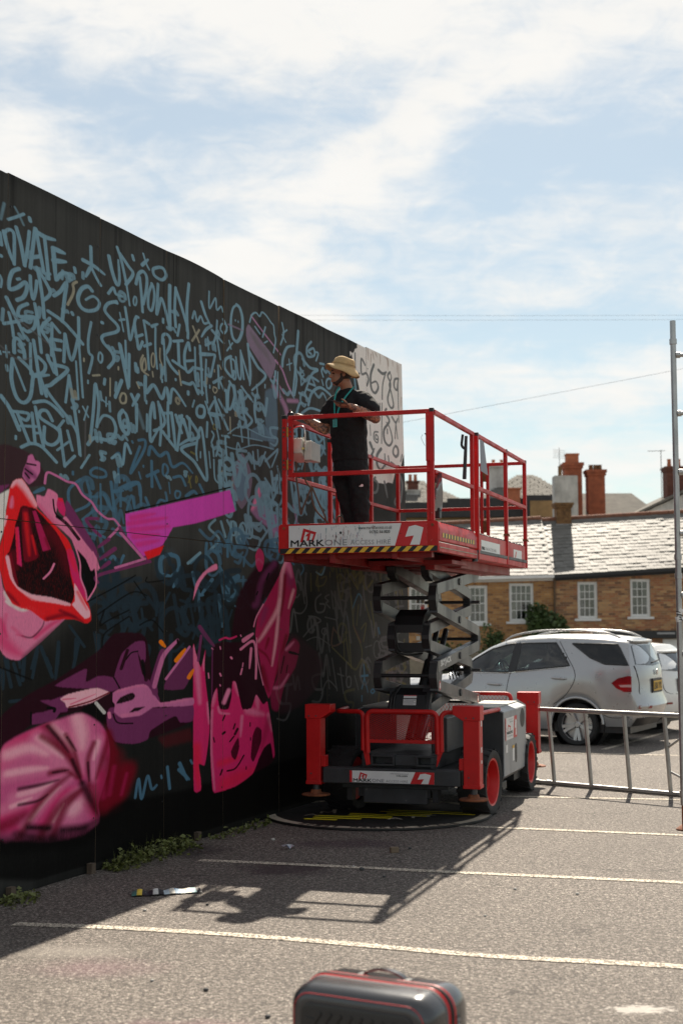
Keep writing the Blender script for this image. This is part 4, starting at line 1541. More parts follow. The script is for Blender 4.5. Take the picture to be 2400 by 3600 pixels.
C|D|2.4|0.9|0.8|49,196 70,191
P|K|0.1|1|0,270 6,270 16,269 26,264 43,254 54,244 60,235 62,225 68,210 64,202 49,203 27,205 6,208 -5,214 -13,223 -19,233 -14,238 -9,250 -8,256 -3,268
C|D|9.6|0.9|0.5|33,254 49,244 58,225
C|D|6.9|0.9|0.5|3,267 7,255
C|D|4.6|0.9|0.5|-10,236 -6,225
P|D|0.1|1|-1,266 6,268 11,255 21,236 14,232 3,232
C|R|2.8|0.9|0.7|3,264 6,250 9,235
C|R|1.6|0.9|0.7|12,249 17,236
P|m|0.1|1|-8,254 -4,255 1,227 -5,229
C|R|2.3|0.9|0.7|-8,254 -5,229
P|M|0.1|1|12,267 16,268 36,241 26,239
C|D|2.4|0.9|0.7|29,248 34,240
P|D|0.1|1|-19,233 -12,237 -3,214 -11,217
C|R|1.5|0.9|0.6|-16,233 -12,222
S|h|1.6|0.25|1|40,230 35,224 27,219
P|L|0.1|0.9|-19,233 -15,234 -10,220 -4,213 13,208 38,206 62,202 61,200 38,202 13,204 -5,212 -13,219
S|R|1.6|0.8|0.5|-3,209 17,203 49,200
P|m|0.2|1|57,241 66,241 75,222 83,211 83,205 76,210 68,216 63,225
C|R|4.1|0.9|0.6|60,240 69,226
P|L|0.1|1|68,217 85,201 90,196 90,192 82,191 65,201 69,204
C|R|2.5|0.9|0.7|72,210 85,197
P|h|0.1|1|17,279 27,279 32,285 44,282 45,276 42,265 51,264 57,266 97,241 102,228 97,228 91,227 83,236 69,243 63,250 48,257 37,261 26,267 18,272
C|m|4|0.9|0.4|19,271 37,261 48,255
S|k|0.8|0.25|1|38,277 40,269 44,265
S|k|2.9|0.25|1|44,265 57,260 73,250
P|k|0.1|1|68,244 83,236 91,227 97,229 98,217 86,205 83,211 75,222 72,235
P|P|0.1|1|55,276 60,277 98,245 100,237 57,266
P|m|0.1|1|45,279 51,279 55,272 54,266 47,269 43,274
C|R|3.2|0.9|0.9|46,279 52,277
S|p|1.9|0.25|1|27,288 30,296 42,295 56,292 68,291 77,284 90,279 98,273 112,268 123,268 132,263
S|p|2.1|0.25|1|132,263 115,253
S|P|2.8|0.25|1|132,262 145,251 175,238 173,236 103,224 100,218
S|P|3.2|0.25|1|115,252 100,245
S|P|3.6|0.25|1|124,245 103,236
S|P|3.2|0.25|1|116,234 105,229
S|P|2.8|0.25|1|99,267 84,266 85,263 96,257 103,254
S|p|2.6|0.25|1|132,258 140,254 169,239
S|p|2.3|0.25|1|172,239 125,230
S|h|0.7|0.25|1|69,243 75,232 76,221 83,211 85,204
S|h|0.8|0.25|1|93,241 102,229
S|h|1|0.25|1|97,228 98,216 86,204
P|f|0.2|1|141,274 327,309 338,290 260,274 219,268 201,252 170,241 143,256
C|m|4.1|0.7|0.6|150,271 187,277
C|m|4.1|0.7|0.6|146,266 208,275
C|m|4.5|0.7|0.6|150,261 211,268
C|m|4.4|0.7|0.6|153,256 194,260
C|m|4.4|0.7|0.6|160,250 194,255
P|R|0.2|1|170,245 204,252 197,244 177,239
S|k|1.1|0.25|1|141,275 327,311
P|h|0.1|1|255,207 260,221 274,231 291,238 300,240 301,235 282,231 268,222 257,209
P|a|2|0.7|462,176 526,158 546,143 528,119 489,104 435,97 448,124
P|e|1.7|1|381,239 431,249 436,232 395,203 381,182 348,174 330,175 343,212
S|P|6.7|0.9|0.7|423,244 395,227 386,207 379,203
S|k|2.1|0.25|1|410,234 405,228
S|k|1.7|0.25|1|386,216 383,213
S|k|1.5|0.25|1|398,213 395,209
P|m|0.4|0.7|391,258 398,254 400,246 395,237 388,236 382,242 381,251 386,257
P|M|0.2|1|453,251 465,246 478,222 475,212 462,198 458,174 446,160 425,131 411,114 395,135 386,161 381,176 386,192 398,203 433,232 441,241
C|L|4.9|0.9|0.7|451,249 441,232 433,203 405,180 388,169
C|L|3.6|0.9|0.7|436,209 427,171 418,145
C|L|3.3|0.9|0.7|470,219 457,201
C|P|13.1|0.9|0.6|461,233 465,223
C|P|6.3|0.9|0.6|403,199 393,184
C|h|6.6|0.9|0.7|455,247 465,233
C|D|3.9|0.9|0.85|449,233 445,214 438,193
C|D|6.3|0.9|0.85|395,143 410,121
C|D|3.2|0.9|0.85|410,171 403,161
C|D|4.3|0.9|0.85|451,173 425,131
C|D|2.5|0.9|0.8|388,161 405,155 415,146
S|h|1.7|0.25|1|398,204 383,192 377,183
P|e|0.2|1|293,167 348,169 381,172 400,127 415,96 425,55 376,46 296,37 288,77 289,115
P|m|0.1|1|290,115 296,125 302,129 304,118 308,110 324,109 330,119 332,133 339,132 348,114 353,107 371,107 379,116 383,119 398,109 408,111 415,94 421,77 425,60 421,56 415,71 400,68 388,59 374,46 339,38 296,37 291,48 288,77
C|h|4.8|0.9|0.7|296,125 292,113
C|h|2.4|0.9|0.7|304,111 308,106 326,104
C|h|4|0.9|0.7|337,132 344,120
C|h|5.2|0.9|0.7|383,117 386,106
C|h|2.9|0.9|0.7|291,109 289,77 296,39
C|h|6.2|0.9|0.7|362,105 398,99
C|h|3|0.9|0.7|351,100 348,82
C|h|4.2|0.9|0.7|410,98 418,82
C|R|14|0.9|0.5|317,42 374,48
C|R|5.9|0.9|0.5|306,61 344,63
C|D|6.3|0.9|0.4|410,93 393,66
P|d|0.1|1|330,71 344,82 346,72 339,62 332,65
P|d|0.2|1|383,89 394,85 393,74 376,57 370,62 374,81
S|K|1.8|0.25|1|313,99 317,103
S|K|2.6|0.25|1|313,87 317,88
S|K|1.5|0.25|1|294,85 296,81
S|K|2|0.25|1|334,90 337,94
S|K|3|0.25|1|337,85 342,89
S|K|1.6|0.25|1|368,93 368,90
S|K|1.4|0.25|1|369,79 369,77
S|K|1.4|0.25|1|360,53 360,51
S|K|2.1|0.25|1|308,51 312,55
S|K|1.8|0.25|1|322,53 339,54 355,64
S|K|1.8|0.25|1|327,79 335,83
S|h|2.9|0.25|1|348,162 376,169 382,153 381,134
S|h|3.5|0.25|1|371,162 367,144
S|h|4.7|0.25|1|354,170 375,176
S|h|2|0.25|1|351,144 348,139
S|h|2.2|0.25|1|328,155 330,154
S|h|1.8|0.25|1|307,141 309,139
S|h|1.5|0.25|1|284,142 285,138
S|h|1.4|0.25|1|307,165 308,163
S|h|1.4|0.25|1|307,131 308,130
S|h|1.4|0.25|1|348,175 349,174
S|h|1.2|0.25|1|291,164 293,163
S|h|1|0.25|1|353,149 352,146
S|h|0.8|0.25|1|398,127 386,151 383,172
S|m|2|0.25|0.9|306,171 317,173 326,172 339,174
S|h|4.9|0.5|1|315,115 324,125
P|m|0.1|1|255,167 260,161 270,148 279,164 277,149 279,135 284,116 287,96 283,78 277,63 266,65 270,51 270,42 258,43 256,80
C|h|5.7|0.9|0.8|257,164 262,145 267,117
C|h|2.3|0.9|0.8|274,159 275,145
C|h|2.9|0.9|0.8|283,116 285,98
C|R|8.5|0.9|0.6|261,79 265,44
S|P|4.4|0.25|0.8|267,183 281,174 295,166
S|P|3|0.25|0.8|270,175 264,154
S|P|0.8|0.25|0.8|292,163 291,120
P|M|1.1|0.55|415,119 430,133 438,156 470,171 486,164 475,143 446,124 433,101 418,104
C|h|3.2|0.9|0.6|423,123 438,124 456,135
C|h|3.3|0.9|0.6|451,160 470,167
S|K|1.7|0.25|1|446,153 438,137
S|K|1.5|0.25|1|454,144 451,137
S|K|3.3|0.25|1|459,157 483,154
P|e|0.6|1|-24,123 10,137 44,146 102,166 125,179 164,179 176,172 185,141 202,122 251,119 251,102 185,94 145,92 122,96 111,111 78,122 12,115 -23,99
P|D|1.7|0.3|194,93 251,97 255,86 207,84
P|P|0.1|1|16,116 16,123 31,124 43,126 26,132 41,132 56,134 61,123 51,122 44,117 30,116
S|k|2.4|0.25|1|35,126 43,125 43,123
S|k|1.3|0.25|1|14,124 14,116
P|P|0.1|1|44,142 71,150 86,153 85,143 103,147 123,145 132,136 118,134 103,137 71,139
P|P|0.1|1|125,144 136,163 156,172 172,172 174,159 169,154 160,164 168,146 181,140 198,122 133,136
S|k|0.8|0.25|1|142,158 150,163 160,164
S|k|0.8|0.25|1|125,144 133,136
S|k|3.1|0.25|1|168,156 172,142
S|e|3|0.25|1|144,165 135,151
S|e|4.1|0.25|1|174,141 181,149
P|P|0.1|1|116,118 125,122 202,117 254,117 255,103 233,103 224,109 183,100 177,93 157,91 128,95 116,108
P|k|0.2|1|78,123 99,127 112,118 114,109 89,118
P|p|0.2|1|122,132 131,135 164,138 177,136 196,123 204,121 254,123 254,116 198,118 185,118 165,113 137,113 126,118 127,124 122,127
C|h|3.1|0.9|0.5|129,134 164,137 177,135
C|h|2.8|0.9|0.5|198,121 254,121
C|h|3|0.9|0.5|137,114 165,114
P|K|0.1|1|129,124 135,129 152,132 157,129 152,126
P|K|0.1|1|147,116 157,120 175,120 163,117
S|K|1.4|0.25|1|124,116 131,109 153,107
S|K|1|0.25|1|122,132 122,126 125,123
P|L|0.1|1|51,132 61,135 99,138 118,134 118,133 92,127 61,125 57,129
C|m|1.1|0.9|0.7|64,127 99,133
C|m|0.9|0.9|0.7|54,131 71,131
S|D|1.2|0.25|1|62,125 92,128 118,133
S|w|2.9|0.25|0.8|99,126 111,118
S|h|3|0.25|1|118,117 119,114
S|P|4.4|0.25|1|185,140 199,161 204,164
S|P|6.3|0.25|1|189,130 185,139
S|p|4.9|0.25|1|188,135 197,150 206,161 227,172
S|K|2.4|0.25|1|227,172 228,169
P|P|0.1|0.8|210,140 248,164 255,165 254,146 239,131 206,132
S|p|2.4|0.25|1|208,140 248,166
S|O|4|0.12|1|199,171 206,167
S|O|4.3|0.12|1|225,155 240,164
S|O|4.4|0.12|1|247,140 255,146
P|D|3.9|0.9|113,109 122,91 132,77 161,73 138,46 108,45 101,60
P|c|1.1|1|-23,99 -6,108 33,115 78,120 105,111 116,101 120,87 117,73 108,59 103,50 105,36 80,29 40,31 0,37 -22,42
C|m|14.2|0.9|0.75|-26,94 0,106 35,115
C|m|10.8|0.9|0.75|-13,57 23,59 59,64
C|m|11.7|0.9|0.75|108,71 108,49
C|m|10.6|0.9|0.75|93,58 99,41
C|m|11.1|0.9|0.75|33,44 52,56 72,63
C|m|8.8|0.9|0.75|118,102 120,77
C|m|10.5|0.9|0.75|-22,51 -1,45
C|m|10.4|0.9|0.75|61,101 72,85 79,72
C|h|8.4|0.9|0.8|43,113 61,102 72,90 79,75
C|h|14.3|0.9|0.8|75,117 81,100 83,82
C|h|7.7|0.9|0.8|103,98 96,81 95,68
C|h|9.2|0.9|0.8|22,106 43,94 65,80
C|h|11.8|0.9|0.8|-17,96 16,98 43,89 65,78
C|h|9|0.9|0.8|-20,83 15,83 52,81
C|h|8.1|0.9|0.8|-6,66 26,69 58,75
C|h|7.2|0.9|0.8|-18,60 15,63 44,68
C|h|6.4|0.9|0.8|8,46 36,60 69,74
C|h|5.6|0.9|0.8|38,39 56,56 79,65
C|h|16.1|0.9|0.8|66,45 76,53 90,57
C|L|4.1|0.9|0.75|41,112 58,102 68,93
C|L|8.5|0.9|0.75|73,116 79,104 80,94
C|L|3.9|0.9|0.75|102,96 96,84
C|L|4.6|0.9|0.75|24,105 42,96 55,89
C|L|6.3|0.9|0.75|-14,97 13,99 35,93
C|L|4.5|0.9|0.75|-14,84 12,84 35,83
C|L|3.6|0.9|0.75|0,68 23,69 42,72
C|L|3|0.9|0.75|-9,61 15,64
C|L|2.7|0.9|0.75|14,49 36,61 52,68
C|L|2.2|0.9|0.75|44,44 57,55
C|L|8.5|0.9|0.75|69,49 79,54
C|D|6.7|0.9|0.8|33,114 48,102 62,91 79,68
C|D|4.6|0.9|0.8|28,106 46,98 65,87 77,73
C|D|3.2|0.9|0.8|58,105 70,91 79,72
C|D|3.8|0.9|0.8|96,96 88,84 90,65
C|D|4.1|0.9|0.8|39,79 58,79 74,72
C|D|5.5|0.9|0.8|-1,37 23,57 47,69 64,75
C|D|6.5|0.9|0.8|27,35 52,54 79,63
C|D|5.6|0.9|0.8|44,34 59,52 79,62
C|D|4.3|0.9|0.8|119,100 109,84 100,69
C|D|10.6|0.9|0.8|90,62 101,43
C|D|7.9|0.9|0.8|-25,48 -4,51 8,54
C|x|2.7|0.9|0.85|0,72 26,72 50,73
C|x|2.4|0.9|0.85|35,113 50,102 62,92
C|x|2.5|0.9|0.85|67,86 81,67
C|x|1.9|0.9|0.85|60,103 72,92
C|x|1.9|0.9|0.85|88,82 90,68
C|x|4.8|0.9|0.85|81,67 103,41
C|x|2.2|0.9|0.85|0,61 23,61 36,64
C|x|2|0.9|0.85|43,79 62,79
S|D|16.7|1|0.85|122,81 121,64 114,49
S|D|11|1|0.85|145,72 134,52
S|D|5.9|1|0.85|118,102 126,86
S|M|3.9|1|0.5|126,75 119,55
S|M|3|1|0.5|145,68 137,53
S|M|4.9|1|0.5|108,71 110,54
S|k|13.7|1|0.95|-25,37 8,34 43,31 76,28 105,31
S|k|8.9|1|0.95|112,34 127,41 146,45
S|k|5.4|1|0.95|12,44 38,40
S|k|6.6|1|0.95|56,36 83,34
S|k|5.3|1|0.6|-4,42 17,37
S|k|4.8|1|0.6|87,35 105,38
S|k|0.6|0.25|0.9|86,203 116,212 156,225
S|k|0.6|0.25|0.9|100,193 149,211 175,209
S|k|0.7|0.25|0.9|110,197 104,185 116,189 146,197
S|k|0.6|0.25|0.9|107,168 110,178 126,185 146,192
S|k|0.6|0.25|0.9|175,224 175,220 202,222
S|k|0.6|0.25|0.9|154,220 173,207
S|k|0.7|0.25|0.9|-25,157 14,147
S|k|0.7|0.25|0.9|163,185 184,189 203,179"""
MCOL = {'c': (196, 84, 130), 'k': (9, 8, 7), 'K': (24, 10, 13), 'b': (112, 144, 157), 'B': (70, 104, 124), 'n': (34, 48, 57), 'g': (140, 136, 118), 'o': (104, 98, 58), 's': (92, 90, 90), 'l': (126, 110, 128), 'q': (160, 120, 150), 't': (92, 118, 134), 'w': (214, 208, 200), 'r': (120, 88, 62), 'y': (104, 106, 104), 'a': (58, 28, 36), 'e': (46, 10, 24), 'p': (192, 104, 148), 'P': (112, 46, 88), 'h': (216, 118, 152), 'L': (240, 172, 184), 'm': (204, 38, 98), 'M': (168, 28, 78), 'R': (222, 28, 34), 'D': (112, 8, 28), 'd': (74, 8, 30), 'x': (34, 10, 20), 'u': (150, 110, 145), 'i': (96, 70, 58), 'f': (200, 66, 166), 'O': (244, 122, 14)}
U0, Z0, PX = -3.95, .05, 200.0          # image origin on the wall (m) and pixels per metre
IW, IH = 2460, 1010


def paint_mural():
    rs = np.random.RandomState(4)
    img = np.empty((IH, IW, 3), np.float32)
    base = np.array(lin((63, 63, 60)), np.float32)
    img[:] = base
    # plywood grain, vertical water runs and scuffs in the old black paint
    st = rs.rand(IW).astype(np.float32)
    for k in (3, 9, 31):
        ker = np.ones(k) / k
        st2 = np.convolve(rs.rand(IW), ker, 'same').astype(np.float32)
        st = st * .5 + (st2 - .5) * math.sqrt(k) + .25
    st = (st - st.mean()) / st.std()
    img *= (1 + .055 * np.clip(st, -2, 2))[None, :, None]

    def blur1(a, k, ax):
        c = np.cumsum(a, axis=ax)
        lo = np.take(c, np.clip(np.arange(a.shape[ax]) - k, 0, a.shape[ax] - 1), axis=ax)
        hi = np.take(c, np.clip(np.arange(a.shape[ax]) + k, 0, a.shape[ax] - 1), axis=ax)
        return (hi - lo) / (2 * k)
    big = rs.rand(IH, IW).astype(np.float32)
    big = blur1(blur1(blur1(big, 28, 0), 9, 1), 14, 0)
    big = (big - big.mean()) / big.std()
    img *= (1 + .13 * np.clip(big, -2, 2))[..., None]
    for i in range(90):
        x = rs.randint(0, IW)
        L = rs.randint(60, 420)
        wd = rs.randint(3, 14)
        a = np.linspace(1, 0, L)[::-1, None] * (rs.uniform(.15, .55))
        x1 = min(IW, x + wd)
        img[IH - L:IH, x:x1] *= (1 - a)[..., None]
    fine = rs.rand(IH, IW).astype(np.float32)
    fine = blur1(fine, 2, 0) - .5
    cols = {k: np.array(lin(v), np.float32) * (1.0 if k in 'kKxe' else (1.22 if k in 'bB' else 1.25)) for k, v in MCOL.items()}
    mask = None
    AN = 1.9            # the writing is stretched along the wall: a broad sideways nozzle

    def px(s):
        return [((float(a.split(',')[0]) / 100 - U0) * PX, (float(a.split(',')[1]) / 100 - Z0) * PX) for a in s.split()]

    def stroke(pts, wd, soft, al, c, clip=None, taper=0.0):
        r = max(1.2, wd / 2 * (.88 if clip is None else 1.0))
        P = np.array(crv(pts, 7) if len(pts) > 2 else pts, float)
        P[:, 0] /= AN
        if len(P) == 1:
            P = np.vstack([P, P + .01])
        sf = max(1.0, r * soft * 2)
        x0, y0 = np.floor(P.min(0) - r - sf - 1).astype(int)
        x1, y1 = np.ceil(P.max(0) + r + sf + 2).astype(int)
        x0, x1 = int(x0 * AN), int(x1 * AN) + 1
        x0, y0, x1, y1 = max(x0, 0), max(y0, 0), min(x1, IW), min(y1, IH)
        if x1 <= x0 or y1 <= y0: return
        Y, X = np.mgrid[y0:y1, x0:x1].astype(np.float32)
        X /= AN
        a = np.zeros(X.shape, np.float32)
        ns = max(1, len(P) - 1)
        for k_, ((ax, ay), (bx, by)) in enumerate(zip(P[:-1], P[1:])):
            vx, vy = bx - ax, by - ay
            L = vx * vx + vy * vy + 1e-9
            t = np.clip(((X - ax) * vx + (Y - ay) * vy) / L, 0, 1)
            d = np.sqrt((X - ax - t * vx) ** 2 + (Y - ay - t * vy) ** 2)
            if taper:
                ri = r * (1 - taper * np.clip((k_ + t) / ns * 1.6 - .6, 0, 1) ** 1.5)
            else:
                ri = r
            a = np.maximum(a, np.clip((ri + sf * .5 - d) / sf, 0, 1))
        a = a * a * (3 - 2 * a) * al
        a *= np.clip(.97 + .5 * fine[y0:y1, x0:x1] + .05 * st[None, x0:x1] + .07 * big[y0:y1, x0:x1], 0, 1)
        if clip is not None:
            a = a * clip[y0:y1, x0:x1]
        img[y0:y1, x0:x1] = img[y0:y1, x0:x1] * (1 - a[..., None]) + c * a[..., None]

    def fill(pts, soft, al, c, sharp=False):
        P = np.array(pts, float)
        if len(pts) > 4 and not sharp:
            q = np.array(crv(pts, 5, True))
            Lq = np.concatenate([a + (b_ - a) * (np.arange(5) / 5)[:, None] for a, b_ in zip(P, np.roll(P, -1, 0))])
            P = q * .55 + Lq * .45
        m_ = np.zeros((IH, IW), np.float32)
        pad = int(soft) + 2
        x0, y0 = np.floor(P.min(0)).astype(int) - pad
        x1, y1 = np.ceil(P.max(0)).astype(int) + pad
        x0, y0, x1, y1 = max(x0, 0), max(y0, 0), min(x1, IW), min(y1, IH)
        if x1 <= x0 or y1 <= y0: return m_
        Y, X = np.mgrid[y0:y1, x0:x1].astype(np.float32)
        ins = np.zeros(X.shape, bool)
        n = len(P)
        for i in range(n):
            ax, ay = P[i]
            bx, by = P[(i + 1) % n]
            if ay == by: continue
            ins ^= ((ay > Y) != (by > Y)) & (X < (bx - ax) * (Y - ay) / (by - ay) + ax)
        a = ins.astype(np.float32)
        k = max(1, int(round(soft)))
        if k >= 1 and min(a.shape) > 3:
            for _ in range(2):
                a = blur1(blur1(np.pad(a, k + 1), k, 0), k, 1)[k + 1:-k - 1, k + 1:-k - 1]
        m_[y0:y1, x0:x1] = a
        q = a * al * np.clip(1 + .35 * fine[y0:y1, x0:x1], 0, 1)
        img[y0:y1, x0:x1] = img[y0:y1, x0:x1] * (1 - q[..., None]) + c * q[..., None]
        return m_

    def spray(pts, wd, soft, al, c, clip=None):
        if (c is cols['b'] or c is cols['B']) and wd > 9 and soft < .3 and al >= .9:      # thin overspray round the line, and now and then a run of wet paint
            stroke(pts, wd * 1.9, 1.0, .13, c, clip)
            if rs.rand() < .22:
                x, y = pts[rs.randint(len(pts))]
                stroke([(x, y), (x + rs.uniform(-1, 1), y - rs.uniform(15, 60))], rs.uniform(2.0, 3.2), .3, .6, c, clip)
        stroke(pts, wd, soft, al, c, clip, .6 if clip is not None else (.45 if soft < .3 and wd > 6 else 0.0))

    # beyond the frame the hoarding carries on with the same kind of writing
    for i in range(60):
        x, z = rs.uniform(-3.8, -.9), rs.uniform(2.2, 4.7)
        pts = [((x + rs.uniform(-.2, .2) - U0) * PX, (z + rs.uniform(-.25, .25) - Z0) * PX) for _ in range(rs.randint(2, 5))]
        stroke(pts, rs.uniform(7, 15), .25, .95, cols['b'])
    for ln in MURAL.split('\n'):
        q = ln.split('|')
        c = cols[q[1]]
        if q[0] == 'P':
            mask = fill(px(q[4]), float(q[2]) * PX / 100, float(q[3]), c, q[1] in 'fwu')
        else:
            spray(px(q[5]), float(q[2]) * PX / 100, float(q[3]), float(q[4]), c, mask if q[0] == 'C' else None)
    img *= (1 + .10 * fine + .02 * st[None, :])[..., None]
    out = np.ones((IH, IW, 4), np.float32)
    out[..., :3] = np.clip(img, 0, 1)
    im = bpy.data.images.new('hoarding_painting', IW, IH, float_buffer=True)
    im.colorspace_settings.name = 'Linear Rec.709'
    im.pixels.foreach_set(out.ravel())
    im.update()
    im.pack()
    return im


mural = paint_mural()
PANEL = bpy.data.materials.new('painted_plywood')
PANEL.use_nodes = True
t = NT(PANEL.node_tree)
bs = PANEL.node_tree.nodes['Principled BSDF']
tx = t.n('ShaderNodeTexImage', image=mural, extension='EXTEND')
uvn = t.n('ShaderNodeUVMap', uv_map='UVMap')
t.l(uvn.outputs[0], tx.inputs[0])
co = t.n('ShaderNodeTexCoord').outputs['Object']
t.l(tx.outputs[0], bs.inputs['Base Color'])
t.l(t.m('MULTIPLY_ADD', t.noise(co, 2.5, 4).outputs[0], .25, .55), bs.inputs['Roughness'])
bs.inputs['Specular IOR Level'].default_value = .06
bn = t.n('ShaderNodeBump')
bn.inputs['Strength'].default_value = .25
bn.inputs['Distance'].default_value = .006
t.l(t.m('ADD', t.noise(t.mapping(co, (30, 30, 1.2)), 1.0, 4).outputs[0], t.noise(co, 1.3, 3).outputs[0]), bn.inputs['Height'])
t.l(bn.outputs[0], bs.inputs['Normal'])
PLYEDGE = mat('plywood_edge', (.16, .12, .08), .8, var=.25)

WYAW = .3845
hoard = empty('plywood_hoarding', (-2.248, 10, 0), -WYAW)   # local y runs along the wall, x points to the yard
tag(hoard, 'tall black plywood hoarding covered in blue graffiti and a pink mural', 'hoarding')
seams = [-3.88, -2.66, -1.44, -.22, .995, 2.05, 3.135, 4.345, 5.565, 6.785]


def panel(ya, yb, za, zb, ya2=None, yb2=None, warp=0.0, tilt=0.0):
    """one plywood sheet, gently warped; *2 = the y of the top edge"""
    ya2 = ya if ya2 is None else ya2
    yb2 = yb if yb2 is None else yb2
    NY, NZ = 10, 14
    vs, uv = [], []
    for layer in (0, 1):
        for j in range(NZ + 1):
            for i in range(NY + 1):
                a, b = i / NY, j / NZ
                y = (ya + (yb - ya) * a) * (1 - b) + (ya2 + (yb2 - ya2) * a) * b
                z = za + (zb - za) * b
                x = warp * sin(pi * a) * (b if za > 1 else 1 - b * .5) + tilt * a * b + .003 * sin(7 * a + 5 * b + ya)
                vs.append((x - .018 * layer, y, z))
    n1_ = (NY + 1) * (NZ + 1)
    fs = []
    for j in range(NZ):
        for i in range(NY):
            a = j * (NY + 1) + i
            fs.append((a, a + 1, a + NY + 2, a + NY + 1))
            fs.append((n1_ + a + NY + 1, n1_ + a + NY + 2, n1_ + a + 1, n1_ + a))
    nb = len(fs)
    for i in range(NY):
        for a, fl in ((i, 0), (NZ * (NY + 1) + i, 1)):
            q = (a, n1_ + a, n1_ + a + 1, a + 1)
            fs.append(q[::-1] if fl else q)
    for j in range(NZ):
        for a, fl in ((j * (NY + 1), 1), (j * (NY + 1) + NY, 0)):
            q = (a, n1_ + a, n1_ + a + NY + 1, a + NY + 1)
            fs.append(q[::-1] if fl else q)
    mb = MB()
    mb.add(vs, fs)
    mb.mi = [0] * nb + [1] * (len(fs) - nb)
    me = mb.mesh('plywood_panel', [PANEL, PLYEDGE], 30)
    ul = me.uv_layers.new(name='UVMap')
    for lp in me.loops:
        v = me.vertices[lp.vertex_index].co
        ul.data[lp.index].uv = ((v.y - U0) * PX / IW, (v.z - Z0) * PX / IH)
    o = bpy.data.objects.new('plywood_panel', me)
    col.objects.link(o)
    o.parent = hoard
    return o


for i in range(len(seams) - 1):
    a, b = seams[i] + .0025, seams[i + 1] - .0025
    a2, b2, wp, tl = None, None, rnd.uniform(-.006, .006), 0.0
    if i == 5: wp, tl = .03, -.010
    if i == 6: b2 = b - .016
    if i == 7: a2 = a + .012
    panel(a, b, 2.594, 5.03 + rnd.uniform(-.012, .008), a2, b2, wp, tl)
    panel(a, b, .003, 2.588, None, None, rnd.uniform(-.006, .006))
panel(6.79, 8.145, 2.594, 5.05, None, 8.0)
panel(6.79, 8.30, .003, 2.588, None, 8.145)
TIMBER = mat('timber_post', (.18, .13, .085), .85, var=.3, scale=9, bump=.3)
for y in [-3.88, -2.66, -1.44, -.22, .995, 2.05, 3.135, 4.345, 5.565, 6.785, 7.95]:
    mb = MB()
    mb.box(-.12, -.022, y - .047, y + .047, 0, 4.45 if y > 7.5 else (4.98 if 3 < y < 3.2 else (4.88 if 4.3 < y < 4.4 else 4.72)))
    mb.build('post', TIMBER, hoard)
for y in (-.12, .90, 2.60):
    mb = MB()
    mb.box(.006, .05, y - .028, y + .028, 0, .075)
    mb.build('foot_block', mat('old_timber', (.09, .065, .045), .9, var=.3, scale=9), hoard)
mb = MB()
mb.prism([(-.023, -3.9, 0), (-.9, -3.9, 0), (-.7, -3.9, .25), (-.023, -3.9, .3)], (0, 12.1, 0))
mb.build('light_stop_bank', mat('light_stop_dark', (.03, .025, .02), .95, var=.3, bump=.5), hoard)  # unseen bank, added to stop sunlight leaking under the panels
for z in (.35, 2.57, 4.3):
    mb = MB()
    mb.box(-.075, -.022, -3.8, 8.0, z, z + .09)
    mb.build('rail', TIMBER, hoard)
for i, sy in enumerate(seams[3:]):
    for z in (.4, 1.1, 1.8, 2.5, 2.7, 3.4, 4.1, 4.8):
        if rnd.random() < .7:
            mb = MB()
            y = sy + rnd.choice((-.03, .03))
            mb.cyl((.002, y, z), (.006, y, z), .007, 6)
            tag(mb.build('screw', BLACK, hoard))

# weeds along the foot of the hoarding
LEAF = mat('weed_leaf', (.11, .125, .03), .6, var=.5, scale=14)
LEAF.node_tree.nodes['Principled BSDF'].inputs['Transmission Weight'].default_value = 0


def weed_patch(y0, y1, hgt, n, xoff, seed):
    r = random.Random(seed)
    mb = MB()
    mats_ = 0
    for k in range(n):
        y = r.uniform(y0, y1)
        e = 1 - abs((y - y0) / (y1 - y0) * 2 - 1) ** 3
        bx = xoff + abs(r.gauss(0, .09))
        h = hgt * r.choice((.25, .4, .5, .7, 1.0)) * (.4 + .6 * e) * max(.25, 1 - bx * 1.4)
        lean = (r.uniform(-.06, .14), r.uniform(-.08, .08))
        if r.random() < .5:      # a grass blade or a dry stalk among the leaves
            e0 = Vector((bx, y, 0))
            e1 = e0 + Vector((r.uniform(-.03, .10), r.uniform(-.05, .05), h * 1.25))
            mb.add([e0, e0 + Vector((0, .006, 0)), e1], [(0, 1, 2)])
        for q in range(r.randint(2, 6)):
            s = r.uniform(.25, 1)
            c = Vector((bx + lean[0] * s, y + lean[1] * s, h * s))
            d = Vector((r.uniform(-1, 1), r.uniform(-1, 1), r.uniform(-.3, .7))).normalized()
            sz = r.uniform(.010, .026)
            sd_ = d.cross(Vector((r.uniform(-1, 1), r.uniform(-1, 1), 1))).normalized()
            mb.add([c - d * sz, c + sd_ * sz * .6 + Vector((0, 0, sz * .25)), c + d * sz * 1.2, c - sd_ * sz * .6], [(0, 1, 2), (0, 2, 3)])
    o = mb.build('weeds', LEAF, None)
    o.location = hoard.location
    o.rotation_euler = hoard.rotation_euler
    return tag(o, None, None, None, 'stuff')


tag(weed_patch(1.02, 2.35, .17, 300, .03, 1), 'low green weeds growing along the foot of the hoarding', 'weeds')
tag(weed_patch(2.65, 4.0, .07, 80, .03, 2), 'sparser dark weeds at the hoarding foot beside the lift', 'weeds')
tag(weed_patch(-.40, .0, .07, 60, .03, 3), 'small tuft of weeds under the near end of the hoarding', 'weeds')

# ------------------------------------------------------------------ scissor lift
lift = empty('scissor_lift', (.8082, 12.4562, 0), -.3105)     # local x to the right, y towards the back
tag(lift, 'red and grey scissor lift raised beside the hoarding with a man on its platform', 'scissor lift')
CX = -.64                                                       # middle of the chassis

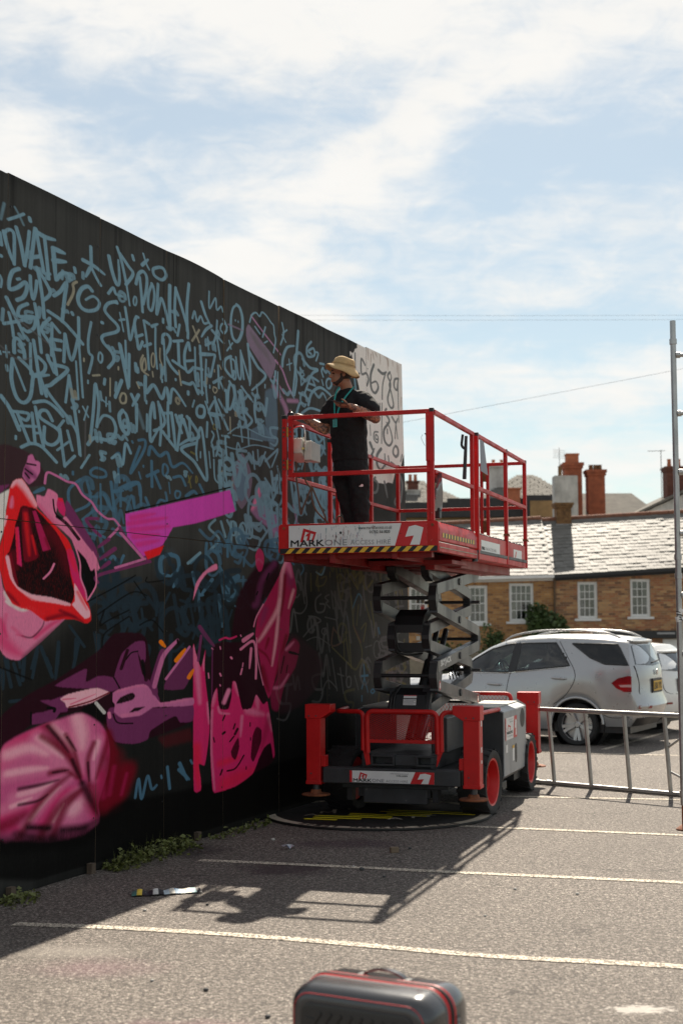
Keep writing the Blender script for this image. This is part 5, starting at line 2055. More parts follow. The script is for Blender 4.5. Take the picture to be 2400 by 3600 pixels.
# --- chassis
mb = MB()
mb.box(-1.16, -.12, .95, 4.05, .30, .46)
mb.box(-.98, -.30, 1.0, 4.0, .46, .62)
mb.box(-.95, -.33, .96, 1.06, .16, .34)
chassis = mb.build('chassis', GREYM, lift, bevel=.008)
mb = MB()
mb.box(-1.315, .02, .83, .95, .348, .498)
bumper = mb.build('bumper_beam', GREYM, lift, bevel=.012)
mb = MB()
for x0, x1 in ((-.86, -.63), (-.42, -.22)):
    mb.box(x0, x1, .90, 1.02, .515, .535); mb.box(x0, x1, .90, 1.02, .60, .62)
    mb.box(x0, x0 + .02, .9, 1.02, .535, .60); mb.box(x1 - .02, x1, .9, 1.02, .535, .60)
mb.box(-.63, -.42, .93, 1.02, .52, .615)
mb.build('fork_pocket', GREYM, chassis, bevel=.004)
mb = MB()
for x in (-1.12, -.80, -.50, -.28): mb.box(x, x + .05, .98, 1.1, .18, .34)
mb.box(-1.0, -.3, .97, 1.03, .22, .30)
mb.build('bracket', BLACK, chassis)


def hire_sign(parent, x0, x1, xs0, xs1, z0, z1, y, small, tel):
    """white hire sign: x0..x1 white, red block with its 1 from xs0 (bottom) / xs1 (top)"""
    h = z1 - z0
    mb = MB()
    mb.add([(x0, y, z0), (x1, y, z0), (x1, y, z1), (x0, y, z1)], [(0, 1, 2, 3)])
    pl = mb.build('sign_plate', WHITE, parent)
    f = lambda u, v: (x0 + (xs0 - x0) * u, y - .002, z0 + h * v)
    W = xs0 - x0
    ex, ez = (1, 0, 0), (0, 0, 1)
    mb = MB()
    mb.add([(xs0, y - .0015, z0), (x1, y - .0015, z0), (x1, y - .0015, z1), (xs1, y - .0015, z1)], [(0, 1, 2, 3)])
    mb.build('red_block', REDINK, pl)
    q = x1 - .01
    W1 = (x1 - xs1) * .72
    a = x1 - .03 - W1
    P = [(0, .38), (.2, .83), (.56, .90), (1, .78), (.79, .02), (.26, .02), (.47, .43)]
    mb = MB()
    mb.add([(a + W1 * u, y - .003, z0 + h * v) for u, v in P], [(0, 6, 1), (1, 6, 2), (2, 6, 3), (3, 6, 4), (4, 6, 5)])
    mb.build('figure_one', WHITE, pl)
    # house-shaped emblem with its own little 1
    L = lambda u, v: (x0 + W * (.11 + .155 * u), y - .0025, z0 + h * (.24 + .63 * v))
    mb = MB()
    out = [(0, 0), (.2, 1.0), (1, .70), (.80, .02)]
    inn = [(.16, 0), (.32, .76), (.83, .56), (.68, 0.02)]
    mb.add([L(*p) for p in out + inn], [(0, 4, 5, 1), (1, 5, 6, 2), (2, 6, 7, 3)])
    mb.add([L(u, v) for u, v in ((.32, .42), (.44, .62), (.66, .68), (.55, .1), (.38, .1), (.47, .42))], [(0, 5, 1), (1, 5, 2), (2, 5, 3), (3, 5, 4)])
    mb.build('emblem', REDINK, pl)
    bt = z0 + h * .05
    lettering('lettering', 'MARK', (x0 + W * .02, y - .004, bt), ex, ez, W * .318, h * .28, INK, pl, bold=.03)
    lettering('lettering', 'ONE', (x0 + W * .345, y - .004, bt + .002), ex, ez, W * .21, h * .27, GREYINK, pl, bold=.02)
    lettering('lettering', 'ACCESS HIRE', (x0 + W * .585, y - .004, bt + h * .03), ex, ez, W * .375, h * .2, GREYINK, pl)
    lettering('lettering', 'www.mark1access.co.uk', (x0 + W * .66, y - .004, z0 + h * .76), ex, ez, W * .315, h * .15, INK if small else GREYINK, pl)
    lettering('lettering', tel, (x0 + W * .765, y - .004, z0 + h * .575), ex, ez, W * .19, h * .125, INK, pl, bold=.02)
    return pl


sg = hire_sign(bumper, -1.02, -.225, -.455, -.405, .365, .474, .828, False, '01702 545454')
mb = MB()
mb.add([(-1.045, .827, .365), (-1.02, .827, .365), (-1.02, .827, .474), (-1.045, .827, .474)], [(0, 1, 2, 3)])
mb.build('red_block', REDINK, sg)

# --- outriggers
def outrigger(x0, x1, y0, z0, z1, side, rear=False):
    """x0..x1 post; side +1 = right-hand post (its head reaches inwards to the left)"""
    mb = MB()
    mb.box(x0, x1, y0, y0 + .15, z0, z1 - .13)
    mb.box(x0 - .006, x1 + .006, y0 - .006, y0 + .156, z0 - .004, z0 + .03)
    o = mb.build('outrigger', RED, lift, bevel=.006)
    mb = MB()
    xi = (x0 - .10, x1 + .01) if side > 0 else (x0 - .01, x1 + .10)
    lo = (x0 - .005, x1 + .01) if side > 0 else (x0 - .01, x1 + .005)
    mid = z1 - .075
    if side > 0:
        pts = [(lo[0], z1 - .135), (lo[1], z1 - .135), (xi[1], z1), (xi[0], z1), (xi[0], mid)]
    else:
        pts = [(lo[0], z1 - .135), (lo[1], z1 - .135), (xi[1], mid), (xi[1], z1), (xi[0], z1)]
    mb.prism([(x, y0 - .008, z) for x, z in pts], (0, .17, 0))
    h = mb.build('outrigger_head', RED, o, bevel=.005)
    mb = MB()
    for u, z in ((.03, z1 - .11), (.1, z1 - .11), (.05, z0 + .1)):
        mb.cyl((x0 + u, y0 - .012, z), (x0 + u, y0 - .004, z), .008, 8)
    mb.build('bolt', STEEL, o)
    cx_ = (x0 + x1) / 2 + (.0 if side > 0 else .0)
    mb = MB()
    mb.cyl((cx_, y0 + .075, .245), (cx_, y0 + .075, z0), .034, 14)
    mb.build('ram', STEEL, o, smooth=40)
    mb = MB()
    M = Matrix.Translation((cx_, y0 + .075, .224))
    mb.lathe([(.001, 0), (.135, 0), (.138, .008), (.13, .016), (.06, .02), (.045, .055), (.001, .055)], 28, M)
    mb.build('foot_pad', RUST, o, smooth=40)
    mb = MB()
    xr = x0 - .005 if side > 0 else x1 - .035
    xb = (x0 - .045, x0) if side > 0 else (x1, x1 + .045)
    mb.box(xb[0], xb[1], y0 + .01, y0 + .1, .50, .605)
    mb.build('clamp', RED, o, bevel=.004)
    return o


outrigger(-1.478, -1.335, .83, .335, 1.088, -1)
o_r = outrigger(.052, .203, .83, .337, 1.09, 1)
outrigger(-1.478, -1.335, 4.02, .38, 1.07, -1, True)
outrigger(.045, .185, 4.02, .38, 1.065, 1, True)
mb = MB()
for z, hh in ((.90, .07), (.66, .05), (.56, .03)):
    mb.add([(.2045, .90, z), (.2045, .94, z), (.2045, .94, z + hh), (.2045, .90, z + hh)], [(0, 1, 2, 3)])
mb.build('decal', WHITE, o_r)

# --- hoops of red tube round the front
def bent(pts, r, name, parent, m=RED, n=10, rad=.07):
    """tube through corner points with rounded bends"""
    P = [Vector(p) for p in pts]
    out = [P[0]]
    for i in range(1, len(P) - 1):
        a, b, c = P[i - 1], P[i], P[i + 1]
        d1, d2 = (a - b), (c - b)
        q = min(rad, d1.length * .48, d2.length * .48)
        s, e = b + d1.normalized() * q, b + d2.normalized() * q
        for k in range(7):
            t_ = k / 6
            out.append(s * (1 - t_) ** 2 + b * 2 * t_ * (1 - t_) + e * t_ * t_)
    out.append(P[-1])
    mb = MB()
    mb.tube(out, r, n)
    return mb.build(name, m, parent, smooth=50)


bent([(-1.36, 1.75, 1.0), (-1.225, 1.02, 1.015), (-.93, .90, 1.022), (-.925, .88, .66)], .022, 'guard_hoop', lift)
bent([(-.88, .87, .64), (-.885, .87, 1.028), (-.205, .87, 1.028), (-.20, .87, .64)], .024, 'guard_hoop', lift)
bent([(-.165, .88, .66), (-.17, .89, 1.025), (.0, 1.0, 1.02), (.13, 1.25, 1.0), (.09, 2.28, .975)], .022, 'guard_hoop', lift)
mb = MB()
mb.box(-.865, -.22, .862, .882, .733, .765)
gbar = mb.build('guard_bar', RED, lift, bevel=.003)
for x, s in ((-.905, 1), (-.185, -1)):
    mb = MB()
    mb.prism([(x - .02, .87, .66), (x + .03, .87, .66), (x + .035 * s + .012, .87, .53), (x + .02 * s - .01, .87, .52)], (0, .03, 0))
    mb.build('hoop_bracket', RED, lift, bevel=.003)
# expanded metal mesh in the middle hoop: far too fine to count
mb = MB()
x0, x1, z0, z1 = -.862, -.224, .765, 1.01
st, slope = .042, .43
run = (z1 - z0) / slope
for i in range(int((x1 - x0 + run) / st) + 1):
    for sgn in (1, -1):
        xa = x0 - run + i * st
        xb_ = xa + run
        ua, ub = max(xa, x0), min(xb_, x1)
        if ub - ua < .02: continue
        za, zb = z0 + (ua - xa) * slope, z0 + (ub - xa) * slope
        if sgn < 0: za, zb = z0 + z1 - za, z0 + z1 - zb
        mb.beam((ua, .874, za), (ub, .874, zb), .0035, .0035)
tag(mb.build('wire_mesh', REDW, lift), kind='stuff')
mb = MB()
for i in range(26):
    for sgn in (1, -1):
        x = -.92 + i * .04
        a, b = Vector((x, 3.55, .75)), Vector((x + .22 * sgn, 3.55, 1.05))
        if -.95 < b.x < -.05: mb.beam(a, b, .004, .004)
tag(mb.build('wire_mesh', RED, lift), kind='stuff')
bent([(-.98, 3.55, .7), (-.98, 3.55, 1.07), (-.03, 3.55, 1.07), (-.03, 3.55, .7)], .022, 'guard_hoop', lift)

# --- side boxes
def side_box(mirror):
    s = -1 if mirror else 1
    X = (lambda x: CX + (x - CX) * s)
    o = MB()
    prof = [(-.30, .985), (.06, .985), (.15, .95), (.15, .30), (.09, .25), (-.30, .25)]
    o.prism([(X(x), 2.25, z) for x, z in prof], (0, 1.2, 0))
    bx = o.build('side_cowl', COWL, lift, bevel=.008)
    mb = MB()
    e = .004
    mb.prism([(X(x), 2.236, z) for x, z in [(-.30, .975), (.055, .975), (.14, .94), (.14, .31), (.08, .26), (-.30, .26)]], (0, .012, 0))
    mb.build('end_panel', GREYM, bx)
    mb = MB()
    mb.prism([(X(x), 2.23, z) for x, z in [(-.31, .988), (.06, .988), (.06, .998), (-.31, .998)]], (0, 1.23, 0))
    mb.build('lid', mat('pale_lid', (.50, .48, .42), .5, var=.12, scale=5, dirt=.35), bx)
    if not mirror:
        mb = MB()
        xx = .1525
        mb.add([(xx, 2.30, .655), (xx, 2.92, .655), (xx, 2.92, .88), (xx, 2.30, .88)], [(0, 1, 2, 3)])
        pl = mb.build('sign_plate', WHITE, bx)
        mb = MB()
        mb.add([(xx + .001, 2.72, .655), (xx + .001, 2.92, .655), (xx + .001, 2.92, .88), (xx + .001, 2.77, .88)], [(0, 1, 2, 3)])
        mb.add([(xx + .001, 2.30, .655), (xx + .001, 2.34, .655), (xx + .001, 2.34, .88), (xx + .001, 2.30, .88)], [(0, 1, 2, 3)])
        mb.add([(xx + .001, 2.40, .745), (xx + .001, 2.43, .745), (xx + .001, 2.46, .79), (xx + .001, 2.55, .775), (xx + .001, 2.52, .745), (xx + .001, 2.55, .745), (xx + .001, 2.59, .785), (xx + .001, 2.45, .81)], [tuple(range(8))])
        mb.build('red_block', REDINK, pl)
        mb = MB()
        P = [(0, .42), (.25, .85), (.56, .9), (1, .8), (.85, .05), (.35, .05), (.5, .45)]
        mb.add([(xx + .002, 2.79 + .11 * u, .665 + .2 * v) for u, v in P], [(0, 6, 1), (1, 6, 2), (2, 6, 3), (3, 6, 4), (4, 6, 5)])
        mb.build('figure_one', WHITE, pl)
        lettering('lettering', 'MARKONE', (xx + .002, 2.37, .71), (0, 1, 0), (0, 0, 1), .3, .03, INK, pl, bold=.02)
        lettering('lettering', 'ACCESS HIRE', (xx + .002, 2.39, .68), (0, 1, 0), (0, 0, 1), .26, .016, GREYINK, pl)
        lettering('lettering', 'www.mark1access.co.uk', (xx + .002, 2.45, .85), (0, 1, 0), (0, 0, 1), .25, .014, GREYINK, pl)
        lettering('lettering', '01702 561820', (xx + .002, 2.54, .825), (0, 1, 0), (0, 0, 1), .17, .013, INK, pl)
        mb = MB()
        for y0, y1, z0, z1 in ((3.12, 3.37, .73, .935),):
            c0, c1 = (y0 + y1) / 2, (z0 + z1) / 2
            mb.add([(xx, c0 + (y1 - y0) / 2 * cos(2 * pi * k / 20), c1 + (z1 - z0) / 2 * sin(2 * pi * k / 20)) for k in range(20)], [tuple(range(20))])
        mb.add([(xx, 2.86 + y, .49 + z) for y, z in rounded(-.055, .055, -.1, .1, .05)], [tuple(range(20))])
        mb.build('vent_hole', INK, bx)
        mb = MB()
        mb.add([(xx, 2.32, .53), (xx, 2.42, .53), (xx, 2.42, .61), (xx, 2.32, .61)], [(0, 1, 2, 3)])
        mb.add([(xx, 2.66, .42), (xx, 2.77, .42), (xx, 2.77, .57), (xx, 2.66, .57)], [(0, 1, 2, 3)])
        mb.build('decal', WHITE, bx)
        mb = MB()
        mb.add([(xx + .001, 2.66, .55), (xx + .001, 2.77, .55), (xx + .001, 2.77, .58), (xx + .001, 2.66, .58)], [(0, 1, 2, 3)])
        mb.build('decal', YELLOW, bx)
    return bx


side_box(False)
side_box(True)
mb = MB()
mb.box(-.36, -.20, 1.25, 2.2, .62, .95)
mb.build('battery_tray', GREYM, chassis, bevel=.01)
mb = MB()
mb.box(-.29, -.13, 2.3, 3.3, .62, .95)
mb.build('engine_block', GREYM, chassis, bevel=.01)

# --- wheels
def wheel(cx, cy, r, s, turn=0.0):
    """s = +1: outer face towards +x"""
    M = Matrix.Translation((cx, cy, r)) @ Matrix.Rotation(turn, 4, 'Z') @ Matrix.Rotation(s * pi / 2, 4, 'Y')
    mb = MB()
    mb.lathe([(r * .70, -.125), (r * .86, -.145), (r * .95, -.14), (r * .985, -.11), (r * .985, .11), (r * .95, .14), (r * .86, .145), (r * .70, .125), (r * .70, -.125)], 40, M, cap=False)
    w_ = mb.build('wheel', RUBBER, lift, smooth=50)
    mb = MB()
    for k in range(18):       # chevron lugs
        for sd_ in (1, -1):
            a0 = 2 * pi * (k + (.5 if sd_ < 0 else 0)) / 18
            pts = []
            for u, da in ((.005, 0), (.145, .20)):
                for wdt in (-.055, .055):
                    pts.append((a0 + da + wdt, u * sd_))
            q = [Vector((rr * cos(a), rr * sin(a), z)) for rr in (r * .97, r * 1.0) for a, z in (pts[0], pts[1], pts[3], pts[2])]
            mb.add([M @ v for v in q], [(0, 1, 2, 3), (7, 6, 5, 4), (0, 4, 5, 1), (1, 5, 6, 2), (2, 6, 7, 3), (3, 7, 4, 0)])
    mb.build('tread_lugs', RUBBER, w_)
    mb = MB()
    mb.lathe([(.001, .02), (r * .22, .02), (r * .25, .06), (r * .28, .06), (r * .30, .03), (r * .60, .035), (r * .64, .10), (r * .66, .125), (r * .72, .13), (r * .72, .12), (r * .70, .10), (r * .66, -.1), (.001, -.1)], 36, M)
    mb.build('rim', mat('red_rim', (.55, .015, .015), .4, var=.1, dirt=.3), w_, smooth=40)
    mb = MB()
    for k in range(6):
        a = 2 * pi * k / 6
        p = Vector((r * .17 * cos(a), r * .17 * sin(a), .02))
        q = p + Vector((0, 0, .022))
        mb.cyl(M @ p, M @ q, .011, 6)
    mb.build('wheel_nut', GREYM, w_)


wheel(.035, 1.615, .318, 1, radians(-4))
wheel(.035, 3.67, .318, 1)
wheel(-1.315, 1.615, .318, -1, radians(-4))
wheel(-1.315, 3.67, .318, -1)
mb = MB()
for y in (1.615, 3.67):
    mb.cyl((-1.2, y, .318), (-.08, y, .318), .055, 14)
    mb.box(-.78, -.5, y - .12, y + .12, .2, .42)
mb.build('axle', GREYM, chassis)
for q in ((-.10, .12, 2.08, 2.5, .16, .24), (-.02, .1, 3.0, 3.35, .18, .29)):
    mb = MB()
    mb.box(*q)
    mb.build('step_bracket', BLACK, chassis, bevel=.006)

# --- scissor arms.  a pair of long beams crosses in each stage, outer pair and inner pair
ya, yb = 1.27, 3.13
FZ = [1.35, 2.10]               # front joints of the outer pair
RZ = [1.00, 1.68, 2.39]         # rear joints of the outer pair
HB, TB = .110, .085


def arm(x, y0, z0, y1, z1, name='scissor_arm'):
    """boxed beam with chamfered black ends"""
    a, b = Vector((x, y0, z0)), Vector((x, y1, z1))
    mb = MB()
    mb.beam(a, b, TB, HB)
    o = mb.build(name, STEEL, lift, bevel=.003, seg=1)
    return o


def knuckle(x, y, z, up, dn, front):
    """black end plate where an upper and a lower beam meet"""
    s = -1 if front else 1
    mb = MB()
    y0 = y + s * .03
    pts = [(y - s * .12, z + up + .075), (y + s * .035, z + up + .03), (y + s * .075, z + .02), (y + s * .075, z - .02), (y + s * .035, z - dn - .03), (y - s * .12, z - dn - .075), (y - s * .045, z)]
    mb.prism([(x - TB / 2 + .003, yy, zz) for yy, zz in pts], (TB - .006, 0, 0))
    return mb.build('end_plate', GREYM if not front else mat('black_end_plate', (.02, .02, .021), .45, var=.2, dirt=.2), lift, smooth=5, bevel=.003, seg=1)


for x in (-.33, -.885):
    segs = [(ya, FZ[0] - .09, yb, RZ[0] + .03), (ya, FZ[0] + .085, yb, RZ[1] - .07), (ya, FZ[1] - .09, yb, RZ[1] + .085), (ya, FZ[1] + .085, yb, RZ[2] - .02)]
    for i, sgm in enumerate(segs):
        o = arm(x, *sgm)
        mb = MB()
        mid = Vector((x, (sgm[0] + sgm[2]) / 2, (sgm[1] + sgm[3]) / 2))
        sx = 1 if x > CX + .0 else -1
        mb.cyl(mid + Vector((sx * (TB / 2 - .002), 0, 0)), mid + Vector((sx * (TB / 2 + .012), 0, 0)), .036, 14)
        mb.build('pivot_pin', GREYM, o, smooth=40)
        if x > CX and i == 1:
            d = (Vector((0, sgm[2] - sgm[0], sgm[3] - sgm[1]))).normalized()
            n_ = Vector((0, -d.z, d.y))
            st_ = Vector((x + TB / 2 + .002, ya + .10, sgm[1])) + d * 0 - n_ * .045
            st_.z += .03
            lettering('lettering', 'SKYJACK', st_, d, n_, .43, .072, WHITE, o, bold=.05)
        if x > CX and i == 0:
            for yy in (ya + .06, yb - .1):
                mb = MB()
                f = (yy - ya) / (yb - ya)
                zz = sgm[1] + (sgm[3] - sgm[1]) * f
                mb.add([(x + TB / 2 + .0015, yy + .035 * cos(2 * pi * k / 16), zz + .045 * sin(2 * pi * k / 16)) for k in range(16)], [tuple(range(16))])
                dc = mb.build('decal', REDINK, o)
                mb = MB()
                mb.add([(x + TB / 2 + .0022, yy + .022 * cos(2 * pi * k / 16), zz + .03 * sin(2 * pi * k / 16)) for k in range(16)], [tuple(range(16))])
                mb.build('decal', WHITE, dc)
    for fz in FZ: knuckle(x, ya + .02, fz, .085, .09, True)
    for rz in RZ[:2]: knuckle(x, yb, rz, .085 if rz > 1.1 else .0, .07, False)
# inner pair: opposite phase, a little shorter
yia, yib = 1.40, 3.02
IFZ = [1.00, 1.72, 2.42]
IRZ = [1.34, 2.08]
for x in (-.435, -.78):
    for sgm in [(yia, IFZ[0] + .02, yib + .2, IRZ[0] - .085), (yia, IFZ[1] - .08, yib + .2, IRZ[0] + .085), (yia, IFZ[1] + .08, yib + .2, IRZ[1] - .085), (yia, IFZ[2] - .02, yib + .2, IRZ[1] + .085)]:
        arm(x, *sgm)
    for fz in IFZ[1:2]: knuckle(x, yia + .02, fz, .08, .08, True)
    for rz in IRZ: knuckle(x, yib + .2, rz, .085, .085, False)
    knuckle(x, yia + .02, IFZ[2] - .03, .03, .05, True)
# cross bars and the boxed middle links
CRB = mat('black_bar', (.018, .018, .019), .4, .3, var=.2)
for y, z in ((ya - .03, FZ[0]), (ya - .03, FZ[1])):
    mb = MB()
    mb.cyl((-.92, y, z), (-.30, y, z), .019, 12)
    mb.build('cross_bar', CRB, lift, smooth=40)
for y, z in ((yb + .0, RZ[1]), (yb + .0, RZ[0]), (yib + .22, IRZ[0]), (yib + .22, IRZ[1])):
    mb = MB()
    mb.cyl((-.92, y, z), (-.30, y, z), .018, 12)
    mb.build('cross_bar', STEEL, lift, smooth=40)
mb = MB()
P = [(yia - .01, 1.99), (yia + .14, 2.02), (yia + .2, 1.9), (yia - .07, 1.77), (yia - .08, 1.70), (yia - .03, 1.62), (yia + .06, 1.60), (yia + .05, 1.78)]
mb.prism([(-.75, y, z) for y, z in [(1.42, 1.93), (1.58, 1.99), (1.7, 1.99), (1.7, 1.93), (1.52, 1.86), (1.43, 1.80), (1.36, 1.76), (1.36, 1.84)]], (.29, 0, 0))
mb.box(-.75, -.46, 1.38, 1.42, 1.575, 1.665)
mb.build('cross_plate', BLACK, lift, smooth=5, bevel=.004, seg=1)
mb = MB()
mb.prism([(-.80, y, z) for y, z in [(1.30, .98), (1.38, 1.16), (1.5, 1.22), (1.75, 1.24), (1.75, 1.1), (1.5, 1.06), (1.42, .96)]], (.36, 0, 0))
hood = mb.build('lower_link', BLACK, lift, smooth=5, bevel=.005, seg=1)
for xa_, xb_ in ((-.82, -.73), (-.49, -.40)):
    mb = MB()
    mb.prism([(x_, 1.33, 1.0) for x_ in (xa_, xb_)] + [(xb_, 1.45, 1.22), (xa_, 1.45, 1.22)], (0, .06, 0))
    mb.build('link_cheek', GREYM, hood, bevel=.006)
d0, d1 = Vector((0, 1.375, 1.155)), Vector((0, 1.318, 1.025))
for (z0, z1, m_) in ((1.062, 1.118, WHITE), (1.128, 1.15, WHITE), (1.15, 1.156, REDINK)):
    pt = lambda x, z: (x, 1.30 + .08 * (z - .98) / .18 - .004, z)
    mb = MB()
    mb.add([pt(-.66, z0), pt(-.53, z0), pt(-.53, z1), pt(-.66, z1)], [(0, 1, 2, 3)])
    lb = mb.build('warning_label', m_, hood)
    if z0 < 1.1:
        for k in range(4):
            zz = z1 - .012 - k * .012
            mb = MB()
            mb.add([(-.655, pt(0, zz)[1] - .001, zz), (-.535 - .02 * (k % 2), pt(0, zz)[1] - .001, zz), (-.535 - .02 * (k % 2), pt(0, zz)[1] - .0015, zz + .005), (-.655, pt(0, zz)[1] - .0015, zz + .005)], [(0, 1, 2, 3)])
            mb.build('print_line', GREYINK, lb)
mb = MB()
for x in (-.565, -.665):
    mb.cyl((x, 1.6, .7), (x, 2.4, 1.45), .05, 16)
    mb.cyl((x, 2.35, 1.4), (x, 2.75, 1.78), .03, 14)
mb.build('lift_ram', mat('ram_grey', (.09, .09, .095), .3, .6), lift, smooth=40)
# hydraulic hoses down the left inner arms
HOSE = mat('hose_black', (.014, .013, .013), .45, var=.2)
for k, pts in enumerate(([(-.70, 1.45, 1.92), (-.725, 1.36, 1.8), (-.72, 1.345, 1.7), (-.70, 1.36, 1.6), (-.6, 1.37, 1.57), (-.52, 1.4, 1.6)],
                         [(-.72, 1.46, 1.9), (-.745, 1.37, 1.8), (-.74, 1.355, 1.68), (-.72, 1.37, 1.58), (-.62, 1.4, 1.545), (-.5, 1.5, 1.56)],
                         [(-.74, 1.45, 1.22), (-.77, 1.34, 1.14), (-.78, 1.30, 1.0), (-.76, 1.25, .9)],
                         [(-.72, 1.47, 1.24), (-.745, 1.35, 1.15), (-.75, 1.31, 1.0), (-.74, 1.26, .9)])):
    mb = MB()
    mb.tube(crv(pts, 5), .009, 8)
    mb.build('hose', HOSE, lift, smooth=60)
mb = MB()
mb.box(-.52, -.485, 1.33, 1.36, 1.69, 1.73)
mb.build('work_lamp', mat('lamp_white', (.7, .68, .6), .3), lift, bevel=.004)
for k in range(4):
    mb = MB()
    y, z = 2.85 + .08 * k, 1.34
    mb.tube(crv([(-.55 + .02 * k, y, 1.25), (-.57, y + .05, 1.38), (-.55, y + .12, 1.42), (-.53, y + .2, 1.28)], 5), .008, 6)
    mb.build('hose', HOSE, lift, smooth=60)

# --- platform
mb = MB()
mb.box(-1.52, .035, 1.66, 4.32, 2.545, 2.575)
deck = mb.build('platform_deck', GREYM, lift)
mb = MB()
mb.box(-1.50, .03, 1.70, 4.30, 2.485, 2.545)
deckf = mb.build('deck_frame', REDW, deck, bevel=.006)
mb = MB()
mb.box(-1.43, .02, .02, 1.95, 2.53, 2.545)
ext = mb.build('extension_deck', GREYM, lift)
DRED = mat('dark_red_paint', (.26, .008, .008), .5, var=.15, dirt=.3)
mb = MB()
mb.box(-1.42, -1.33, .05, 1.9, 2.42, 2.529)
mb.box(-.05, .015, .10, 1.62, 2.49, 2.529)
mb.box(-.98, -.93, .05, 1.9, 2.40, 2.529)
mb.box(-.40, -.35, .05, 1.9, 2.43, 2.529)
mb.box(-1.33, -.05, .12, .2, 2.44, 2.529)
mb.box(-.90, -.075, 1.0, 1.66, 2.415, 2.455)
mb.build('joist', DRED, ext, bevel=.004)
mb = MB()
mb.box(-1.30, -.15, 1.7, 4.2, 2.40, 2.484)
mb.box(-.93, -.84, 1.15, 3.3, 2.37, 2.42)
mb.box(-.375, -.285, 1.15, 3.3, 2.37, 2.42)
mb.build('slide_rail', DRED, deck, bevel=.004)
# front toe board
mb = MB()
mb.prism([(x, -.002, z) for x, z in rounded(-1.449, .042, 2.484, 2.757, .03)], (0, .022, 0))
toe = mb.build('toe_board', REDW, ext, bevel=.003)
tsg = hire_sign(toe, -1.349, -.062, -.352, -.292, 2.543, 2.741, -.0045, True, '01702 561820')
PD = [mat('drip_teal', (.03, .22, .25), .4), mat('drip_red', (.4, .03, .03), .4), INK, GREYINK, mat('drip_blue', (.05, .12, .3), .4)]
for mi_ in range(5):
    mb = MB()
    for k in range(16):
        x = rnd.gauss(-.80, .16)
        x = min(max(x, -1.25), -.4)
        z = rnd.uniform(2.60, 2.735)
        L = rnd.uniform(.008, .075) * (1 if rnd.random() < .6 else .4)
        ww = rnd.uniform(.0015, .005)
        mb.add([(x, -.0095, z), (x + ww, -.0095, z), (x + ww * .6, -.0095, max(2.546, z - L)), (x + ww * .3, -.0095, max(2.546, z - L))], [(0, 3, 2, 1)])
    tag(mb.build('paint_drips', PD[mi_], toe), kind='stuff')
mb = MB()
for cx_, cz_, r_ in ((-.855, 2.668, .011), (-.895, 2.632, .006), (-.93, 2.64, .003), (-.3, 2.65, .004)):
    mb.add([(cx_ + r_ * cos(2 * pi * k / 12), -.0096, cz_ + r_ * 1.1 * sin(2 * pi * k / 12)) for k in range(12)], [tuple(range(12))])
mb.build('paint_blot', INK, toe)


def hazard(x0, x1, z0, z1, y, pitch, parent, skew=1.0):
    h = z1 - z0
    mb = MB()
    mb.add([(x0, y, z0), (x1, y, z0), (x1, y, z1), (x0, y, z1)], [(0, 1, 2, 3)])
    o = mb.build('hazard_band', INK, parent)
    x = x0 - h
    while x < x1:
        a, b = x, x + pitch / 2
        q = [(a, z0), (b, z0), (b + h * skew, z1), (a + h * skew, z1)]
        if a >= x0 - .001 and b + h * skew <= x1:
            mb = MB()
            mb.add([(u, y - .0012, v) for u, v in q], [(0, 1, 2, 3)])
            mb.build('hazard_stripe', YELLOW, o)
        x += pitch


hazard(-1.437, .033, 2.489, 2.536, -.0045, .0995, toe)
mb = MB()
for x in (-1.395, -.01):
    mb.cyl((x, -.012, 2.72), (x, 0, 2.72), .013, 8)
mb.build('bolt', RUST, toe)

RW = .038


def post(x, y, z0, z1, parent, w_=.042, d_=.042, cap=True, m=REDW):
    mb = MB()
    mb.box(x - w_ / 2, x + w_ / 2, y - d_ / 2, y + d_ / 2, z0, z1)
    o = mb.build('rail_post', m, parent, bevel=.004)
    if cap:
        mb = MB()
        mb.box(x - w_ / 2 - .001, x + w_ / 2 + .001, y - d_ / 2 - .001, y + d_ / 2 + .001, z1 - .03, z1 + .006)
        mb.build('post_cap', BLACK, o, bevel=.003)
    return o


def rail(p0, p1, parent, w_=RW, h_=RW, m=REDW):
    mb = MB()
    mb.beam(p0, p1, w_, h_)
    return mb.build('guard_rail', m, parent, bevel=.004)


# extension: left post, gate across the front, right post with its wide sleeve
post(-1.396, .02, 2.757, 3.752, ext, .04)
g_l = MB()
g_l.box(-1.356, -1.314, .0, .038, 3.186, 3.75)
gate = g_l.build('front_gate', REDW, ext, bevel=.003)
rail((-1.314, .019, 3.731), (-.002, .019, 3.731), gate)
rail((-1.314, .019, 3.206), (-.03, .019, 3.206), gate)
for z in (3.60, 3.30):
    mb = MB()
    mb.cyl((-1.3655, .005, z - .045), (-1.3655, .005, z + .045), .011, 10)
    mb.build('hinge', mat('brass_hinge', (.42, .24, .06), .4, .7), gate, smooth=40)
mb = MB()
for z in (3.64, 3.6, 3.56, 3.34, 3.30, 3.26):
    for x in (-1.396, -1.335): mb.cyl((x, -.008, z), (x, .0, z), .008, 8)
mb.build('bolt', STEEL, gate)
post(-.014, .02, 2.757, 3.752, ext, .036)
mb = MB()
mb.box(-.066, .004, .0, .045, 3.286, 3.716)
mb.build('post_sleeve', REDW, ext, bevel=.003)
post(-.05, .03, 2.757, 3.29, ext, .028, .03, False)
mb = MB()
mb.tube(crv([(-.09, -.01, 3.52), (-.1, -.02, 3.49), (-.085, -.02, 3.45), (-.07, -.01, 3.42)], 5), .0018, 5)
mb.cyl((-.066, -.02, 3.525), (-.066, 0, 3.525), .006, 8)
mb.build('wire_tie', STEEL, ext)
